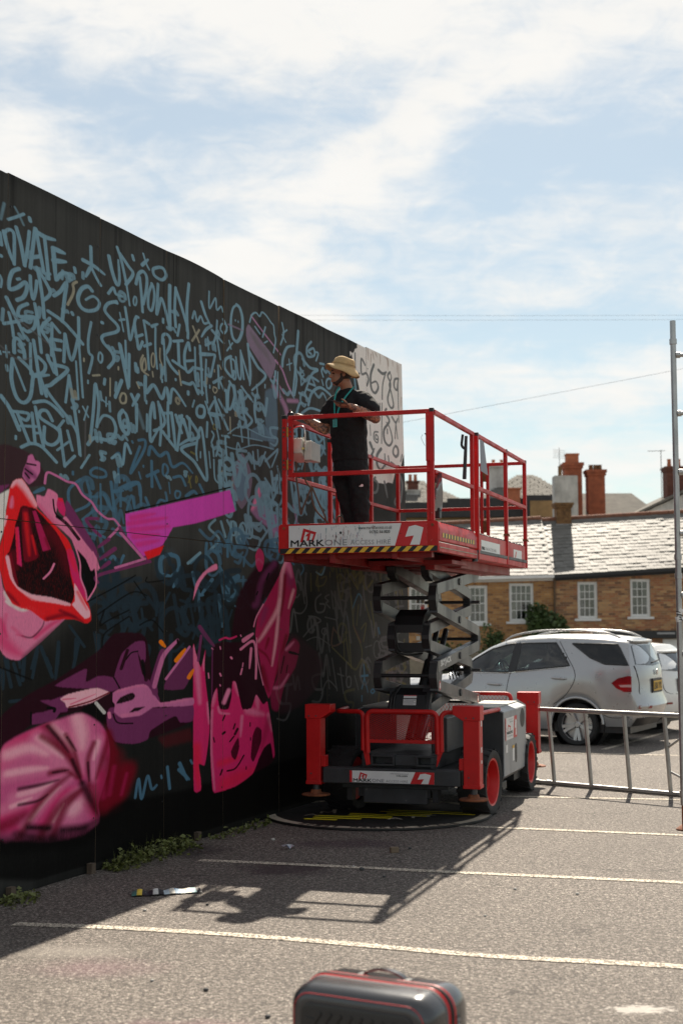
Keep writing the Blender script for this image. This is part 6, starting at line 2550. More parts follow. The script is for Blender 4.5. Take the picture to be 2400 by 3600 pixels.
for x, m_ in ((-1.40, 0), (-.006, 1)):
    rail((x, .04, 3.728), (x, 1.64, 3.728), ext)
    rail((x, .04, 3.193), (x, 1.62, 3.193), ext)
    post(x, 1.60, 2.757, 3.745, ext, .036, .045, False)
# main platform
for x, s in ((-1.515, -1), (.018, 1)):
    for y, z0 in ((1.70, 2.48), (3.17, 2.485), (4.30, 2.487)):
        post(x, y, z0, 3.742, deck, .040, .052)
    rail((x, 1.72, 3.722), (x, 4.29, 3.722), deck)
    rail((x, 1.72, 3.193), (x, 4.28, 3.193), deck)
    mb = MB()
    mb.box(x - .006, x + .006, 1.76, 4.28, 2.548, 2.735)
    tb = mb.build('toe_board', RED, deck)
    mb = MB()
    for k in range(34):
        y = 1.83 + k * .072
        if abs(y - 3.17) > .05: mb.cyl((x + .0, y, 2.737 + rnd.uniform(-.002, .004)), (x + .02 * -s, y + .01, 2.739), .012, 8)
    tag(mb.build('edge_bolts', STEEL, tb), kind='stuff')
    if s > 0:
        xx = x + .0075
        mb = MB()
        mb.add([(xx, 3.53, 2.565), (xx, 4.02, 2.565), (xx, 4.02, 2.67), (xx, 3.53, 2.67)], [(0, 1, 2, 3)])
        mb.build('sign_plate', WHITE, tb)
        mb = MB()
        mb.add([(xx, 1.84, 2.57), (xx, 2.77, 2.57), (xx, 2.77, 2.685), (xx, 1.84, 2.685)], [(0, 1, 2, 3)])
        pl = mb.build('sign_plate', WHITE, tb)
        lettering('lettering', 'MARKONE ACCESS HIRE', (xx + .001, 1.86, 2.59), (0, 1, 0), (0, 0, 1), .72, .03, GREYINK, pl)
        lettering('lettering', 'MARK', (xx + .0015, 1.86, 2.588), (0, 1, 0), (0, 0, 1), .13, .034, INK, pl, bold=.03)
        mb = MB()
        mb.add([(xx + .001, 3.60, 2.58), (xx + .001, 3.66, 2.58), (xx + .001, 3.72, 2.65), (xx + .001, 3.66, 2.65)], [(0, 1, 2, 3)])
        mb.build('red_block', REDINK, pl)
rail((-1.5, 4.30, 3.715), (.0, 4.30, 3.715), deck)
rail((-1.5, 4.30, 3.195), (.0, 4.30, 3.195), deck)
for x in (-.492, -.419): post(x, 4.30, 2.575, 3.73, deck, .036, .04, False)
mb = MB()
mb.box(-1.5, .0, 4.292, 4.302, 2.57, 2.73)
mb.build('toe_board', RED, deck)
for z in (3.58, 2.98):
    mb = MB()
    mb.box(-.475, -.435, 4.272, 4.285, z - .07, z + .07)
    mb.build('hinge', RUST, deck, bevel=.003)
mb = MB()
for y in (3.17, 4.30):
    mb.box(-.008, .048, y - .034, y + .034, 2.80, 2.82)
    mb.cyl((.045, y - .035, 2.81), (.062, y - .035, 2.79), .006, 8)
mb.build('socket_band', RUST, deck)
# right flank of the extension: sloped cover with its check band, and the beam beneath
mb = MB()
mb.prism([(-.03, .10, 2.755), (.0, .10, 2.757), (.03, .10, 2.69), (.03, .10, 2.585), (-.03, .10, 2.585)], (0, 1.53, 0))
cov = mb.build('edge_cover', REDW, ext, bevel=.006)
mb = MB()
mb.add([(.0315, .19, 2.617), (.0315, 1.52, 2.617), (.0315, 1.52, 2.660), (.0315, .19, 2.660)], [(0, 1, 2, 3)])
bd = mb.build('check_band', INK, cov)
for k in range(12):
    y = .2 + k * .112
    mb = MB()
    mb.add([(.0325, y, 2.6185), (.0325, y + .055, 2.6185), (.0325, y + .055, 2.6585), (.0325, y, 2.6585)], [(0, 1, 2, 3)])
    mb.build('check_square', YELLOW, bd)
mb = MB()
for k in range(14): mb.cyl((.0, .3 + k * .09, 2.755), (.0, .3 + k * .09, 2.764), .014, 8)
tag(mb.build('edge_bolts', STEEL, cov), kind='stuff')
mb = MB()
mb.box(-.02, .028, .08, 1.64, 2.488, 2.572)
mb.build('side_beam', REDW, ext, bevel=.006)
mb = MB()
mb.box(.028, .034, .1, 1.6, 2.522, 2.53)
mb.build('trim_strip', CREAM, ext)
mb = MB()
mb.cyl((.0, 1.655, 2.46), (.0, 1.655, 2.56), .03, 14)
mb.build('roller', STEEL, ext, smooth=40)
# control box hung inside the left rail, with its cables
CTRL = mat('control_box_paint', (.55, .52, .46), .4, var=.15, wear=(.30, .16, .07), wear_amt=.25, wscale=9)
mb = MB()
mb.prism([(-1.385, .12, z) for z in (3.42, 3.555)] + [(-1.385, .36, 3.535), (-1.385, .36, 3.355), (-1.385, .24, 3.355)], (.12, 0, 0))
mb.prism([(-1.262, .16, 3.535), (-1.262, .42, 3.525), (-1.262, .42, 3.355), (-1.262, .16, 3.355)], (.075, 0, 0))
ctl = mb.build('control_box', CTRL, ext, bevel=.008)
mb = MB()
for k in range(5): mb.cyl((-1.375 + .024 * k, .2, 3.545), (-1.375 + .024 * k, .2, 3.575), .007, 8)
mb.build('switch', mat('pale_switch', (.6, .58, .5), .35), ctl, smooth=40)
mb = MB()
mb.tube([(-1.33, .24, 3.54), (-1.33, .24, 3.60), (-1.332, .24, 3.66)], [.02, .016, .018], 10)
mb.build('joystick', BLACK, ctl, smooth=50)
bent([(-1.39, .13, 3.615), (-1.33, .13, 3.668), (-1.25, .13, 3.665), (-1.238, .13, 3.62), (-1.243, .15, 3.44)], .0085, 'handle', ctl, CHROME, 8, .035)
mb = MB()
mb.cyl((-1.27, .15, 3.46), (-1.255, .12, 3.46), .012, 10)
mb.build('key_switch', mat('brass_key', (.5, .35, .12), .4, .6), ctl)
CABLE = mat('cable_brown', (.13, .075, .045), .6, var=.3)
for pts in ([(-1.37, .25, 3.37), (-1.365, .25, 3.2), (-1.345, .25, 3.05), (-1.325, .25, 2.87), (-1.30, .25, 2.93), (-1.25, .26, 3.05), (-1.225, .27, 3.12)],
            [(-1.285, .26, 3.35), (-1.285, .26, 3.2), (-1.25, .27, 3.13), (-1.225, .28, 3.11)],
            [(-1.225, .28, 3.12), (-1.225, .28, 3.0), (-1.19, .3, 2.9), (-1.13, .32, 2.83), (-1.08, .34, 2.77), (-1.06, .36, 2.62)],
            [(-1.22, .28, 3.11), (-1.17, .3, 2.98), (-1.11, .32, 2.84), (-1.09, .33, 2.7)],
            [(-1.04, .4, 2.68), (-1.02, .4, 2.83), (-.98, .4, 2.84), (-.95, .4, 2.76), (-.95, .4, 2.6)]):
    mb = MB()
    mb.tube(crv(pts, 6), .0085, 8)
    mb.build('cable', CABLE, ext, smooth=60)
# document holder, its black case, the grab handle and the sign sheet by the middle posts
mb = MB()
pts, fs = [], []
for j in range(9):
    for i in range(5):
        u, q = i / 4, j / 8
        pts.append((-.05 + .095 * u + .010 * sin(3.1 * q + 1), .13 + .03 * sin(4 * u + 5 * q) + .02 * q * cos(7 * u), 3.215 - .365 * q - .03 * u * (1 - q)))
for j in range(8):
    for i in range(4): fs.append((j * 5 + i, j * 5 + i + 1, (j + 1) * 5 + i + 1, (j + 1) * 5 + i))
mb.add(pts, fs)
o = mb.build('document_sheet', mat('galvanised_sheet', (.30, .31, .32), .3, .7, var=.1), ext, smooth=60)
mb = MB()
mb.add([(-.018, .122, 3.03), (.02, .122, 3.03), (.02, .122, 3.1), (-.018, .122, 3.1)], [(0, 1, 2, 3)])
mb.build('green_label', mat('green_label', (.25, .5, .33), .5), o)
mb = MB()
mb.box(-.045, .02, .14, .22, 2.785, 2.88)
mb.box(-.055, -.03, .13, .18, 3.08, 3.2)
mb.build('black_case', BLACK, ext, bevel=.01)
bent([(-.085, 1.55, 3.715), (-.10, 1.55, 3.60), (-.06, 1.55, 3.565), (-.05, 1.55, 3.70)], .013, 'grab_handle', ext, GREYM, 10, .05)
mb = MB()
mb.prism([(-.09, 1.53, 3.27), (-.055, 1.53, 3.27), (-.038, 1.53, 3.70), (-.062, 1.53, 3.70)], (0, .035, 0))
mb.build('gate_strut', GREYM, ext, bevel=.004)
mb = MB()
mb.add([(.045, 1.74, 3.69), (.075, 1.78, 3.66), (.10, 1.84, 3.33), (.045, 1.76, 3.37)], [(0, 1, 2, 3)])
o = mb.build('notice_sheet', mat('pale_sheet', (.33, .36, .40), .4, .2), deck)
sm = o.modifiers.new('thickness', 'SOLIDIFY')
sm.thickness = .004
mb = MB()
mb.box(-.2, .0, 3.35, 3.75, 2.576, 2.70)
mb.build('black_bag', BLACK, deck, bevel=.03)

# ------------------------------------------------------------------ the painter on the platform
PB = Vector((.13, 13.12, 2.547))
man = empty('person', PB)
tag(man, 'man in a tan bucket hat and black clothes spraying the hoarding from the red platform', 'person')
PL = lambda x, y, z: Vector((x, y, z)) - PB
F = Vector((-.72, -.69, 0)).normalized()          # the way his chest faces
LF = Vector((-F.y, F.x, 0))                        # towards his left


def skin_material():
    m = bpy.data.materials.new('skin_tattooed')
    m.use_nodes = True
    t = NT(m.node_tree)
    bs = m.node_tree.nodes['Principled BSDF']
    co = t.n('ShaderNodeTexCoord').outputs['Object']
    base = t.mix(t.noise(co, 9, 4).outputs[0], (.30, .13, .07), (.42, .20, .115))
    ink = t.ramp(t.noise(co, 26, 3, .6, 1.6).outputs[0], [(.50, 0.0), (.53, 1.0)])
    z = t.n('ShaderNodeSeparateXYZ')
    t.l(co, z.inputs[0])
    low = t.ramp(t.m('SUBTRACT', z.outputs[2], .8), [(.5, 1.0), (.55, 0.0)])
    t.l(t.mix(t.m('MULTIPLY', t.m('MULTIPLY', ink, low), .85), base, (.035, .035, .035)), bs.inputs['Base Color'])
    bs.inputs['Roughness'].default_value = .5
    bs.inputs['Subsurface Weight'].default_value = .06
    bs.inputs['Subsurface Radius'].default_value = (.01, .004, .002)
    return m


def ell(c, ux, uy, a, b, n=20):
    return [c + ux * (a * cos(2 * pi * k / n)) + uy * (b * sin(2 * pi * k / n)) for k in range(n)]


def fused(mb, name, m, parent, voxel, smooth_it=4, wrinkle=0.0):
    """overlapping closed shapes grown together into one continuous skin"""
    o = mb.build(name, m, parent, smooth=180)
    r = o.modifiers.new('remesh', 'REMESH')
    r.mode = 'VOXEL'
    r.voxel_size = voxel
    r.use_smooth_shade = True
    s = o.modifiers.new('smooth', 'SMOOTH')
    s.iterations = smooth_it
    s.factor = .5
    if wrinkle:
        tex = bpy.data.textures.new(name + '_folds', 'CLOUDS')
        tex.noise_scale = .075
        tex.noise_depth = 2
        d = o.modifiers.new('folds', 'DISPLACE')
        d.texture = tex
        d.strength = wrinkle
        d.mid_level = .5
    return o


def limb(mb, pts, rs, n=16):
    P = crv([tuple(p) + (r,) for p, r in zip(pts, rs)], 5)
    mb.tube([p[:3] for p in P], [p[3] for p in P], n)
    for p, r in ((pts[0], rs[0]), (pts[-1], rs[-1])):
        ball(mb, p, r)


def ball(mb, c, r, sc=(1, 1, 1), n=14, M=None):
    c = Vector(c)
    rings = []
    for i in range(1, 10):
        a = pi * i / 10
        ring = []
        for k in range(n):
            v = Vector((r * sc[0] * sin(a) * cos(2 * pi * k / n), r * sc[1] * sin(a) * sin(2 * pi * k / n), -r * sc[2] * cos(a)))
            ring.append(c + ((M @ v) if M is not None else v))
        rings.append(ring)
    mb.loft(rings)


def hand(mb, wrist, fdir, nor, thumb_side, curl, spread=.012, s=1.0):
    """palm with five bent fingers; fdir along the fingers, nor = palm side, curl = bend per joint"""
    f, n_ = Vector(fdir).normalized(), Vector(nor)
    n_ = (n_ - f * n_.dot(f)).normalized()
    sd_ = f.cross(n_) * thumb_side
    w_ = Vector(wrist)
    rings = []
    for u, a, b in ((-.01, .027, .02), (.02, .034, .018), (.055, .041, .016), (.085, .042, .014)):
        rings.append([w_ + f * u * s + sd_ * (a * s * cos(2 * pi * k / 14)) + n_ * (b * s * sin(2 * pi * k / 14)) for k in range(14)])
    mb.loft(rings)
    for i, (off, L) in enumerate(((.030, .072), (.011, .080), (-.010, .074), (-.030, .058))):
        p = w_ + f * .075 * s + sd_ * off * s
        d = f + sd_ * spread * (1.5 - i) * 8 * .1
        pts, rs = [p], [.0098 * s]
        ang = 0
        for j, fr in enumerate((.45, .32, .23)):
            ang += curl[min(i, len(curl) - 1)] * (.7 + .3 * j)
            dd = d * cos(ang) + n_ * sin(ang)
            p = p + dd.normalized() * L * fr * s
            pts.append(p)
            rs.append((.0092, .0085, .0075)[j] * s)
        limb(mb, pts, rs, 8)
    p = w_ + f * .025 * s + sd_ * .03 * s
    t1 = p + (f * .6 + sd_ * .7 + n_ * .35).normalized() * .036 * s
    t2 = t1 + (f * .9 + sd_ * .15 + n_ * .45).normalized() * .032 * s
    limb(mb, [p, t1, t2], [.013 * s, .011 * s, .0085 * s], 8)


# body: head, neck, arms and hands in one skin
B = MB()
HX = Vector((-1, -.10, 0)).normalized()            # he looks along the wall side
HY = Vector((-HX.y, HX.x, 0))
hc = PL(.012, 13.08, 4.175)
MH = Matrix((HX, HY, Vector((0, 0, 1)))).transposed()
ball(B, hc + Vector((0, 0, .032)), .094, (1.0, .80, .98), 18, MH)            # skull
ball(B, hc + HX * .035 + Vector((0, 0, -.045)), .07, (.92, .80, 1.05), 16, MH)   # face
ball(B, hc + HX * .060 + Vector((0, 0, -.092)), .032, (1, 1.05, .75), 12, MH)    # chin
ball(B, hc + HX * .088 + Vector((0, 0, .012)), .02, (.8, 2.2, .7), 12, MH)       # brow
limb(B, [hc + HX * .094 + Vector((0, 0, .0)), hc + HX * .112 + Vector((0, 0, -.030))], [.010, .0155], 10)   # nose
ball(B, hc + HX * .098 + Vector((0, 0, -.062)), .013, (.8, 1.9, .55), 10, MH)    # lips
ball(B, hc + HX * .096 + Vector((0, 0, -.075)), .012, (.8, 1.8, .5), 10, MH)
for s in (1, -1):
    ball(B, hc + HY * s * .078 - HX * .005 + Vector((0, 0, -.012)), .028, (.7, .35, 1.15), 10, MH)   # ears
limb(B, [PL(.03, 13.09, 4.10), PL(.055, 13.11, 4.03), PL(.06, 13.12, 3.92)], [.058, .058, .075], 16)
limb(B, [PL(.06, 13.12, 3.9), PL(.065, 13.12, 3.6)], [.1, .1], 16)
# left arm, bent across the chest with the phone
limb(B, [PL(.19, 12.99, 3.93), PL(.255, 12.94, 3.83), PL(.315, 12.905, 3.725)], [.062, .056, .046], 16)
limb(B, [PL(.315, 12.905, 3.728), PL(.21, 12.86, 3.775), PL(.085, 12.82, 3.828)], [.047, .047, .030], 16)
hand(B, PL(.075, 12.815, 3.832), (-1, -.03, .10), (-.1, .35, .95), -1, (.22, .26, .3, .35))
# right arm, stretched to the wall with the spray can
limb(B, [PL(-.07, 13.24, 3.92), PL(-.115, 13.28, 3.80), PL(-.15, 13.29, 3.675)], [.06, .055, .046], 16)
limb(B, [PL(-.15, 13.29, 3.678), PL(-.24, 13.30, 3.725), PL(-.325, 13.31, 3.785)], [.047, .045, .031], 16)
hand(B, PL(-.335, 13.31, 3.79), (-.93, .0, .36), (-.36, -.25, -.9), 1, (.75, .62, .62, .66))
body = fused(B, 'body', skin_material(), man, .0055, 3)

HAIR = mat('dark_hair', (.02, .014, .011), .6, var=.3, scale=60)
mb = MB()
ball(mb, hc - HX * .016 + Vector((0, 0, .012)), .0955, (.86, .80, .90), 16, MH)
h_ = mb.build('hair', HAIR, man, smooth=180)
mb = MB()
ball(mb, hc + HX * .050 + Vector((0, 0, -.090)), .041, (1.0, 1.08, .62), 14, MH)
limb(mb, [hc + HX * .045 + HY * .03 + Vector((0, 0, -.085)), hc + HX * .012 + HY * .052 + Vector((0, 0, -.06)), hc - HX * .0 + HY * .068 + Vector((0, 0, -.03))], [.022, .018, .012], 10)
limb(mb, [hc + HX * .045 - HY * .03 + Vector((0, 0, -.085)), hc + HX * .012 - HY * .052 + Vector((0, 0, -.06)), hc - HX * .0 - HY * .068 + Vector((0, 0, -.03))], [.022, .018, .012], 10)
mb.build('beard', mat('beard', (.045, .025, .018), .8, var=.4, scale=90), man, smooth=180)
mb = MB()
for s in (1, -1):
    ball(mb, hc + HX * .086 + HY * s * .031 + Vector((0, 0, -.004)), .0085, (1, 1, .8), 8, MH)
mb.build('eye', mat('eye_dark', (.02, .015, .012), .2), man, smooth=180)
mb = MB()
for s in (1, -1):
    p0 = hc + HX * .100 + HY * s * .012 + Vector((0, 0, .018))
    mb.tube([p0, p0 + HY * s * .018 + Vector((0, 0, .004)) - HX * .004, p0 + HY * s * .034 - HX * .014], [.004, .005, .003], 6)
mb.build('eyebrow', HAIR, man, smooth=180)

# hat with a soft drooping brim
TAN = mat('tan_cotton', (.50, .335, .16), .85, var=.12, scale=22, bump=.35, bscale=180)
ht = Matrix.Translation(hc + Vector((.012, 0, .062))) @ Matrix.Rotation(radians(12), 4, 'Y') @ Matrix.Rotation(math.atan2(HX.y, HX.x), 4, 'Z')
n = 56
rings = []
for r, z in ((.001, .086), (.045, .088), (.070, .083), (.084, .069), (.092, .040), (.098, .012), (.100, .0)):
    rings.append([ht @ Vector((r * 1.05 * cos(a), r * .9 * sin(a), z + .006 * sin(3 * a + r * 60) * (r / .1) + (-.012 * math.exp(-((r - .03) / .03) ** 2) if r > .002 else -.01))) for a in [2 * pi * k / n for k in range(n)]])
for r, dz in ((.114, -.010), (.130, -.022), (.145, -.037), (.156, -.053)):
    rings.append([ht @ Vector((r * 1.05 * cos(a), r * .95 * sin(a), dz + .018 * cos(a) * (r - .100) / .05 * 1.0 + .011 * sin(2 * a + 1) * (r - .1) / .05 + .006 * sin(5 * a) * (r - .1) / .05 - .010 * abs(sin(a)) * (r - .100) / .05)) for a in [2 * pi * k / n for k in range(n)]])
mb = MB()
mb.loft(rings, cap=False)
hat = mb.build('bucket_hat', TAN, man, smooth=180)
so = hat.modifiers.new('cloth', 'SOLIDIFY')
so.thickness = .004
mb = MB()
for k in range(2):
    for z in (.012, .020):
        pts = [ht @ Vector((.109 * 1.05 * cos(a), .109 * .9 * sin(a), z)) for a in [2 * pi * q / 40 for q in range(41)]]
        mb.tube(pts, .0012, 4)
mb.build('seam_stitch', mat('tan_thread', (.36, .24, .11), .9), hat)
mb = MB()
for a in (-1.75, -2.15):
    p = ht @ Vector((.112 * cos(a), .1 * sin(a), .035 if a > -2 else .0))
    ball(mb, p, .0045)
mb.build('eyelet', BLACK, hat, smooth=180)
mb = MB()
mb.tube(crv([hc + HX * .0 - HY * (-.085) + Vector((0, 0, .0)), hc + HX * .03 + HY * .085 + Vector((0, 0, -.06)), hc + HX * .055 + HY * .05 + Vector((0, 0, -.13)), hc + HX * .075 + HY * .02 + Vector((0, 0, -.165)), hc + HX * .07 + HY * .0 + Vector((0, -.02, -.18))], 6), .0022, 6)
mb.build('chin_cord', BLACK, hat, smooth=180)

# t-shirt
SH = mat('black_cotton', (.012, .012, .0125), .85, var=.25, scale=30, bump=.25, bscale=60, spec=.3)
S_ = MB()
rings = []
for z, cx_, cy_, a, b in ((3.355, .085, 13.12, .188, .142), (3.45, .08, 13.12, .186, .142), (3.6, .072, 13.12, .190, .145), (3.72, .068, 13.12, .198, .146), (3.82, .065, 13.12, .205, .142),
                          (3.90, .062, 13.12, .198, .128), (3.955, .060, 13.12, .172, .108), (3.995, .058, 13.12, .125, .09), (4.028, .055, 13.115, .074, .074)):
    rings.append(ell(PL(cx_, cy_, z), LF, F, a, b, 28))
S_.loft(rings)
limb(S_, [PL(.155, 13.03, 3.935), PL(.215, 12.975, 3.90), PL(.272, 12.93, 3.825)], [.075, .083, .086], 18)
limb(S_, [PL(-.035, 13.21, 3.93), PL(-.085, 13.25, 3.885), PL(-.125, 13.275, 3.80)], [.075, .080, .082], 18)
shirt = fused(S_, 't_shirt', SH, man, .010, 4, .028)

# trousers and shoes
T_ = MB()
TR = mat('black_trousers', (.010, .010, .0105), .8, var=.25, scale=20, bump=.3, bscale=40, spec=.3)
rings = []
for z, a, b in ((3.42, .172, .13), (3.34, .180, .14), (3.26, .182, .142), (3.20, .17, .13)):
    rings.append(ell(PL(.088, 13.12, z), LF, F, a, b, 26))
T_.loft(rings)
limb(T_, [PL(.16, 13.045, 3.22), PL(.172, 13.015, 3.0), PL(.178, 13.0, 2.80), PL(.180, 12.995, 2.64)], [.105, .09, .075, .068], 18)
limb(T_, [PL(.02, 13.20, 3.22), PL(.06, 13.165, 3.0), PL(.10, 13.14, 2.80), PL(.118, 13.13, 2.64)], [.105, .09, .075, .068], 18)
trs = fused(T_, 'trousers', TR, man, .010, 4, .030)
for cx_, cy_ in ((.18, 12.995), (.118, 13.13)):
    mb = MB()
    d = Vector((-.82, -.57, 0))
    sd_ = Vector((-d.y, d.x, 0))
    rings = []
    for u, a, z1 in ((-.09, .028, .05), (-.06, .04, .10), (0, .042, .105), (.06, .046, .075), (.13, .048, .05), (.17, .03, .04)):
        c = PL(cx_, cy_, 2.547) + d * u
        rings.append([c + sd_ * (a * cos(q)) + Vector((0, 0, max(0.0, z1 * sin(q)) if sin(q) > 0 else 0.0)) for q in [2 * pi * k / 14 for k in range(14)]])
    mb.loft(rings)
    mb.build('shoe', BLACK, man, smooth=60)
mb = MB()
lo = PL(.158, 12.905, 3.10)
ex, ez = Vector((.98, -.2, .0)), Vector((.05, .0, 1))
P = [(0, .006), (.012, .0), (.036, -.001), (.042, .006), (.041, .017), (.034, .023), (.024, .024), (.018, .017), (.014, .011)]
mb.add([lo + ex * u + ez * v for u, v in P], [tuple(range(len(P)))])
mb.build('badge_print', mat('pink_white_print', (.75, .6, .6), .5), trs)

# lanyard, its badge
TEAL = mat('teal_ribbon', (.01, .30, .27), .55, var=.15)


def ribbon(pts, wd, nrm, name, m, parent):
    P = [Vector(p) for p in crv([tuple(q) for q in pts], 6)]
    vs = []
    for i, p in enumerate(P):
        d = (P[min(i + 1, len(P) - 1)] - P[max(0, i - 1)]).normalized()
        s = d.cross(nrm).normalized() * wd / 2
        vs += [p - s, p + s]
    mb = MB()
    mb.add(vs, [(2 * i, 2 * i + 1, 2 * i + 3, 2 * i + 2) for i in range(len(P) - 1)])
    o = mb.build(name, m, parent, smooth=180)
    q = o.modifiers.new('thickness', 'SOLIDIFY')
    q.thickness = .002
    return o


nv = Vector((-.4, -.9, .1))
lan = ribbon([PL(.118, 13.03, 4.045), PL(.085, 12.985, 3.995), PL(.03, 12.955, 3.92), PL(-.02, 12.955, 3.83), PL(-.045, 12.955, 3.735)], .016, nv, 'lanyard', TEAL, man)
ribbon([PL(-.015, 13.035, 4.04), PL(-.045, 13.0, 3.98), PL(-.062, 12.975, 3.89), PL(-.058, 12.96, 3.735)], .015, nv, 'lanyard', TEAL, man)
mb = MB()
for q in range(1):
    c = PL(-.055, 12.948, 3.69)
    u = Vector((.9, -.42, 0)).normalized()
    mb.prism([c + u * a + Vector((0, 0, b)) for a, b in rounded(-.021, .021, -.036, .036, .005)], F * .004)
bdg = mb.build('name_badge', mat('badge_teal', (.05, .38, .36), .4), lan)
mb = MB()
for k in range(5):
    mb.add([c + F * .0048 + u * a + Vector((0, 0, .024 - .012 * k + b)) for a, b in ((-.015, 0), (.015 - .006 * (k % 2), 0), (.015 - .006 * (k % 2), .005), (-.015, .005))], [(0, 1, 2, 3)])
mb.build('print_line', mat('badge_print', (.02, .2, .2), .5), bdg)

# things in his hands are things of their own
ph = empty('mobile_phone', (-.035, 12.79, 3.862))
tag(ph, 'black phone held flat in the left hand of the man', 'phone')
mb = MB()
Mp = Matrix.Rotation(radians(12), 3, 'Y') @ Matrix.Rotation(radians(8), 3, 'X')
mb.prism([Mp @ Vector((x, y, 0)) for x, y in rounded(-.08, .078, -.037, .037, .008)], Mp @ Vector((0, 0, .009)))
mb.build('case', BLACK, ph, bevel=.002)
mb = MB()
mb.add([Mp @ Vector((x, y, .0096)) for x, y in rounded(-.076, .074, -.034, .034, .006)], [tuple(range(20))])
mb.build('screen', mat('screen_glass', (.01, .011, .013), .06), ph)
can = empty('spray_can', (-.452, 13.29, 3.70))
can.rotation_euler = (radians(4), radians(-10), 0)
tag(can, 'dark spray can gripped in the right hand of the man close to the wall', 'spray can')
mb = MB()
mb.lathe([(.001, 0), (.031, 0), (.033, .004), (.033, .125), (.031, .132), (.024, .142), (.015, .147), (.001, .147)], 24)
mb.build('can', mat('can_dark', (.02, .018, .02), .35, .4, var=.3), can, smooth=40)
mb = MB()
mb.lathe([(.001, .147), (.009, .147), (.010, .165), (.007, .168), (.001, .168)], 14)
mb.cyl((-.006, 0, .158), (-.013, 0, .158), .003, 8)
mb.build('nozzle', mat('nozzle_dark_red', (.16, .02, .03), .4), can, smooth=40)

# ------------------------------------------------------------------ cars
def lerp_tab(tab, x):
    xs_ = [p[0] for p in tab]
    return float(np.interp(x, xs_, [p[1] for p in tab]))


TINT = mat('tinted_glass', (.006, .007, .008), .05, var=.1, spec=.5)
CLEAR = glass('car_glass', (.50, .66, .66), .3)
PRIV = glass('privacy_glass', (.16, .17, .17), .3)
TYRE = mat('tyre', (.014, .014, .014), .75, var=.2, bump=.2)
ALLOY = mat('alloy', (.42, .42, .42), .3, .8, var=.1, dirt=.25)
TRIMB = mat('car_black_trim', (.016, .016, .017), .45, var=.2)
TAILR = mat('tail_lamp_red', (.22, .006, .01), .1, var=.3, coat=.8)
TAILW = mat('tail_lamp_clear', (.45, .30, .30), .1, var=.1, coat=.8)
HEADL = mat('head_lamp', (.6, .62, .62), .08, .3, coat=.8)
PLATEY = mat('yellow_plate', (.62, .36, .015), .45, var=.05)
SEATM = mat('car_seat', (.03, .03, .032), .8)


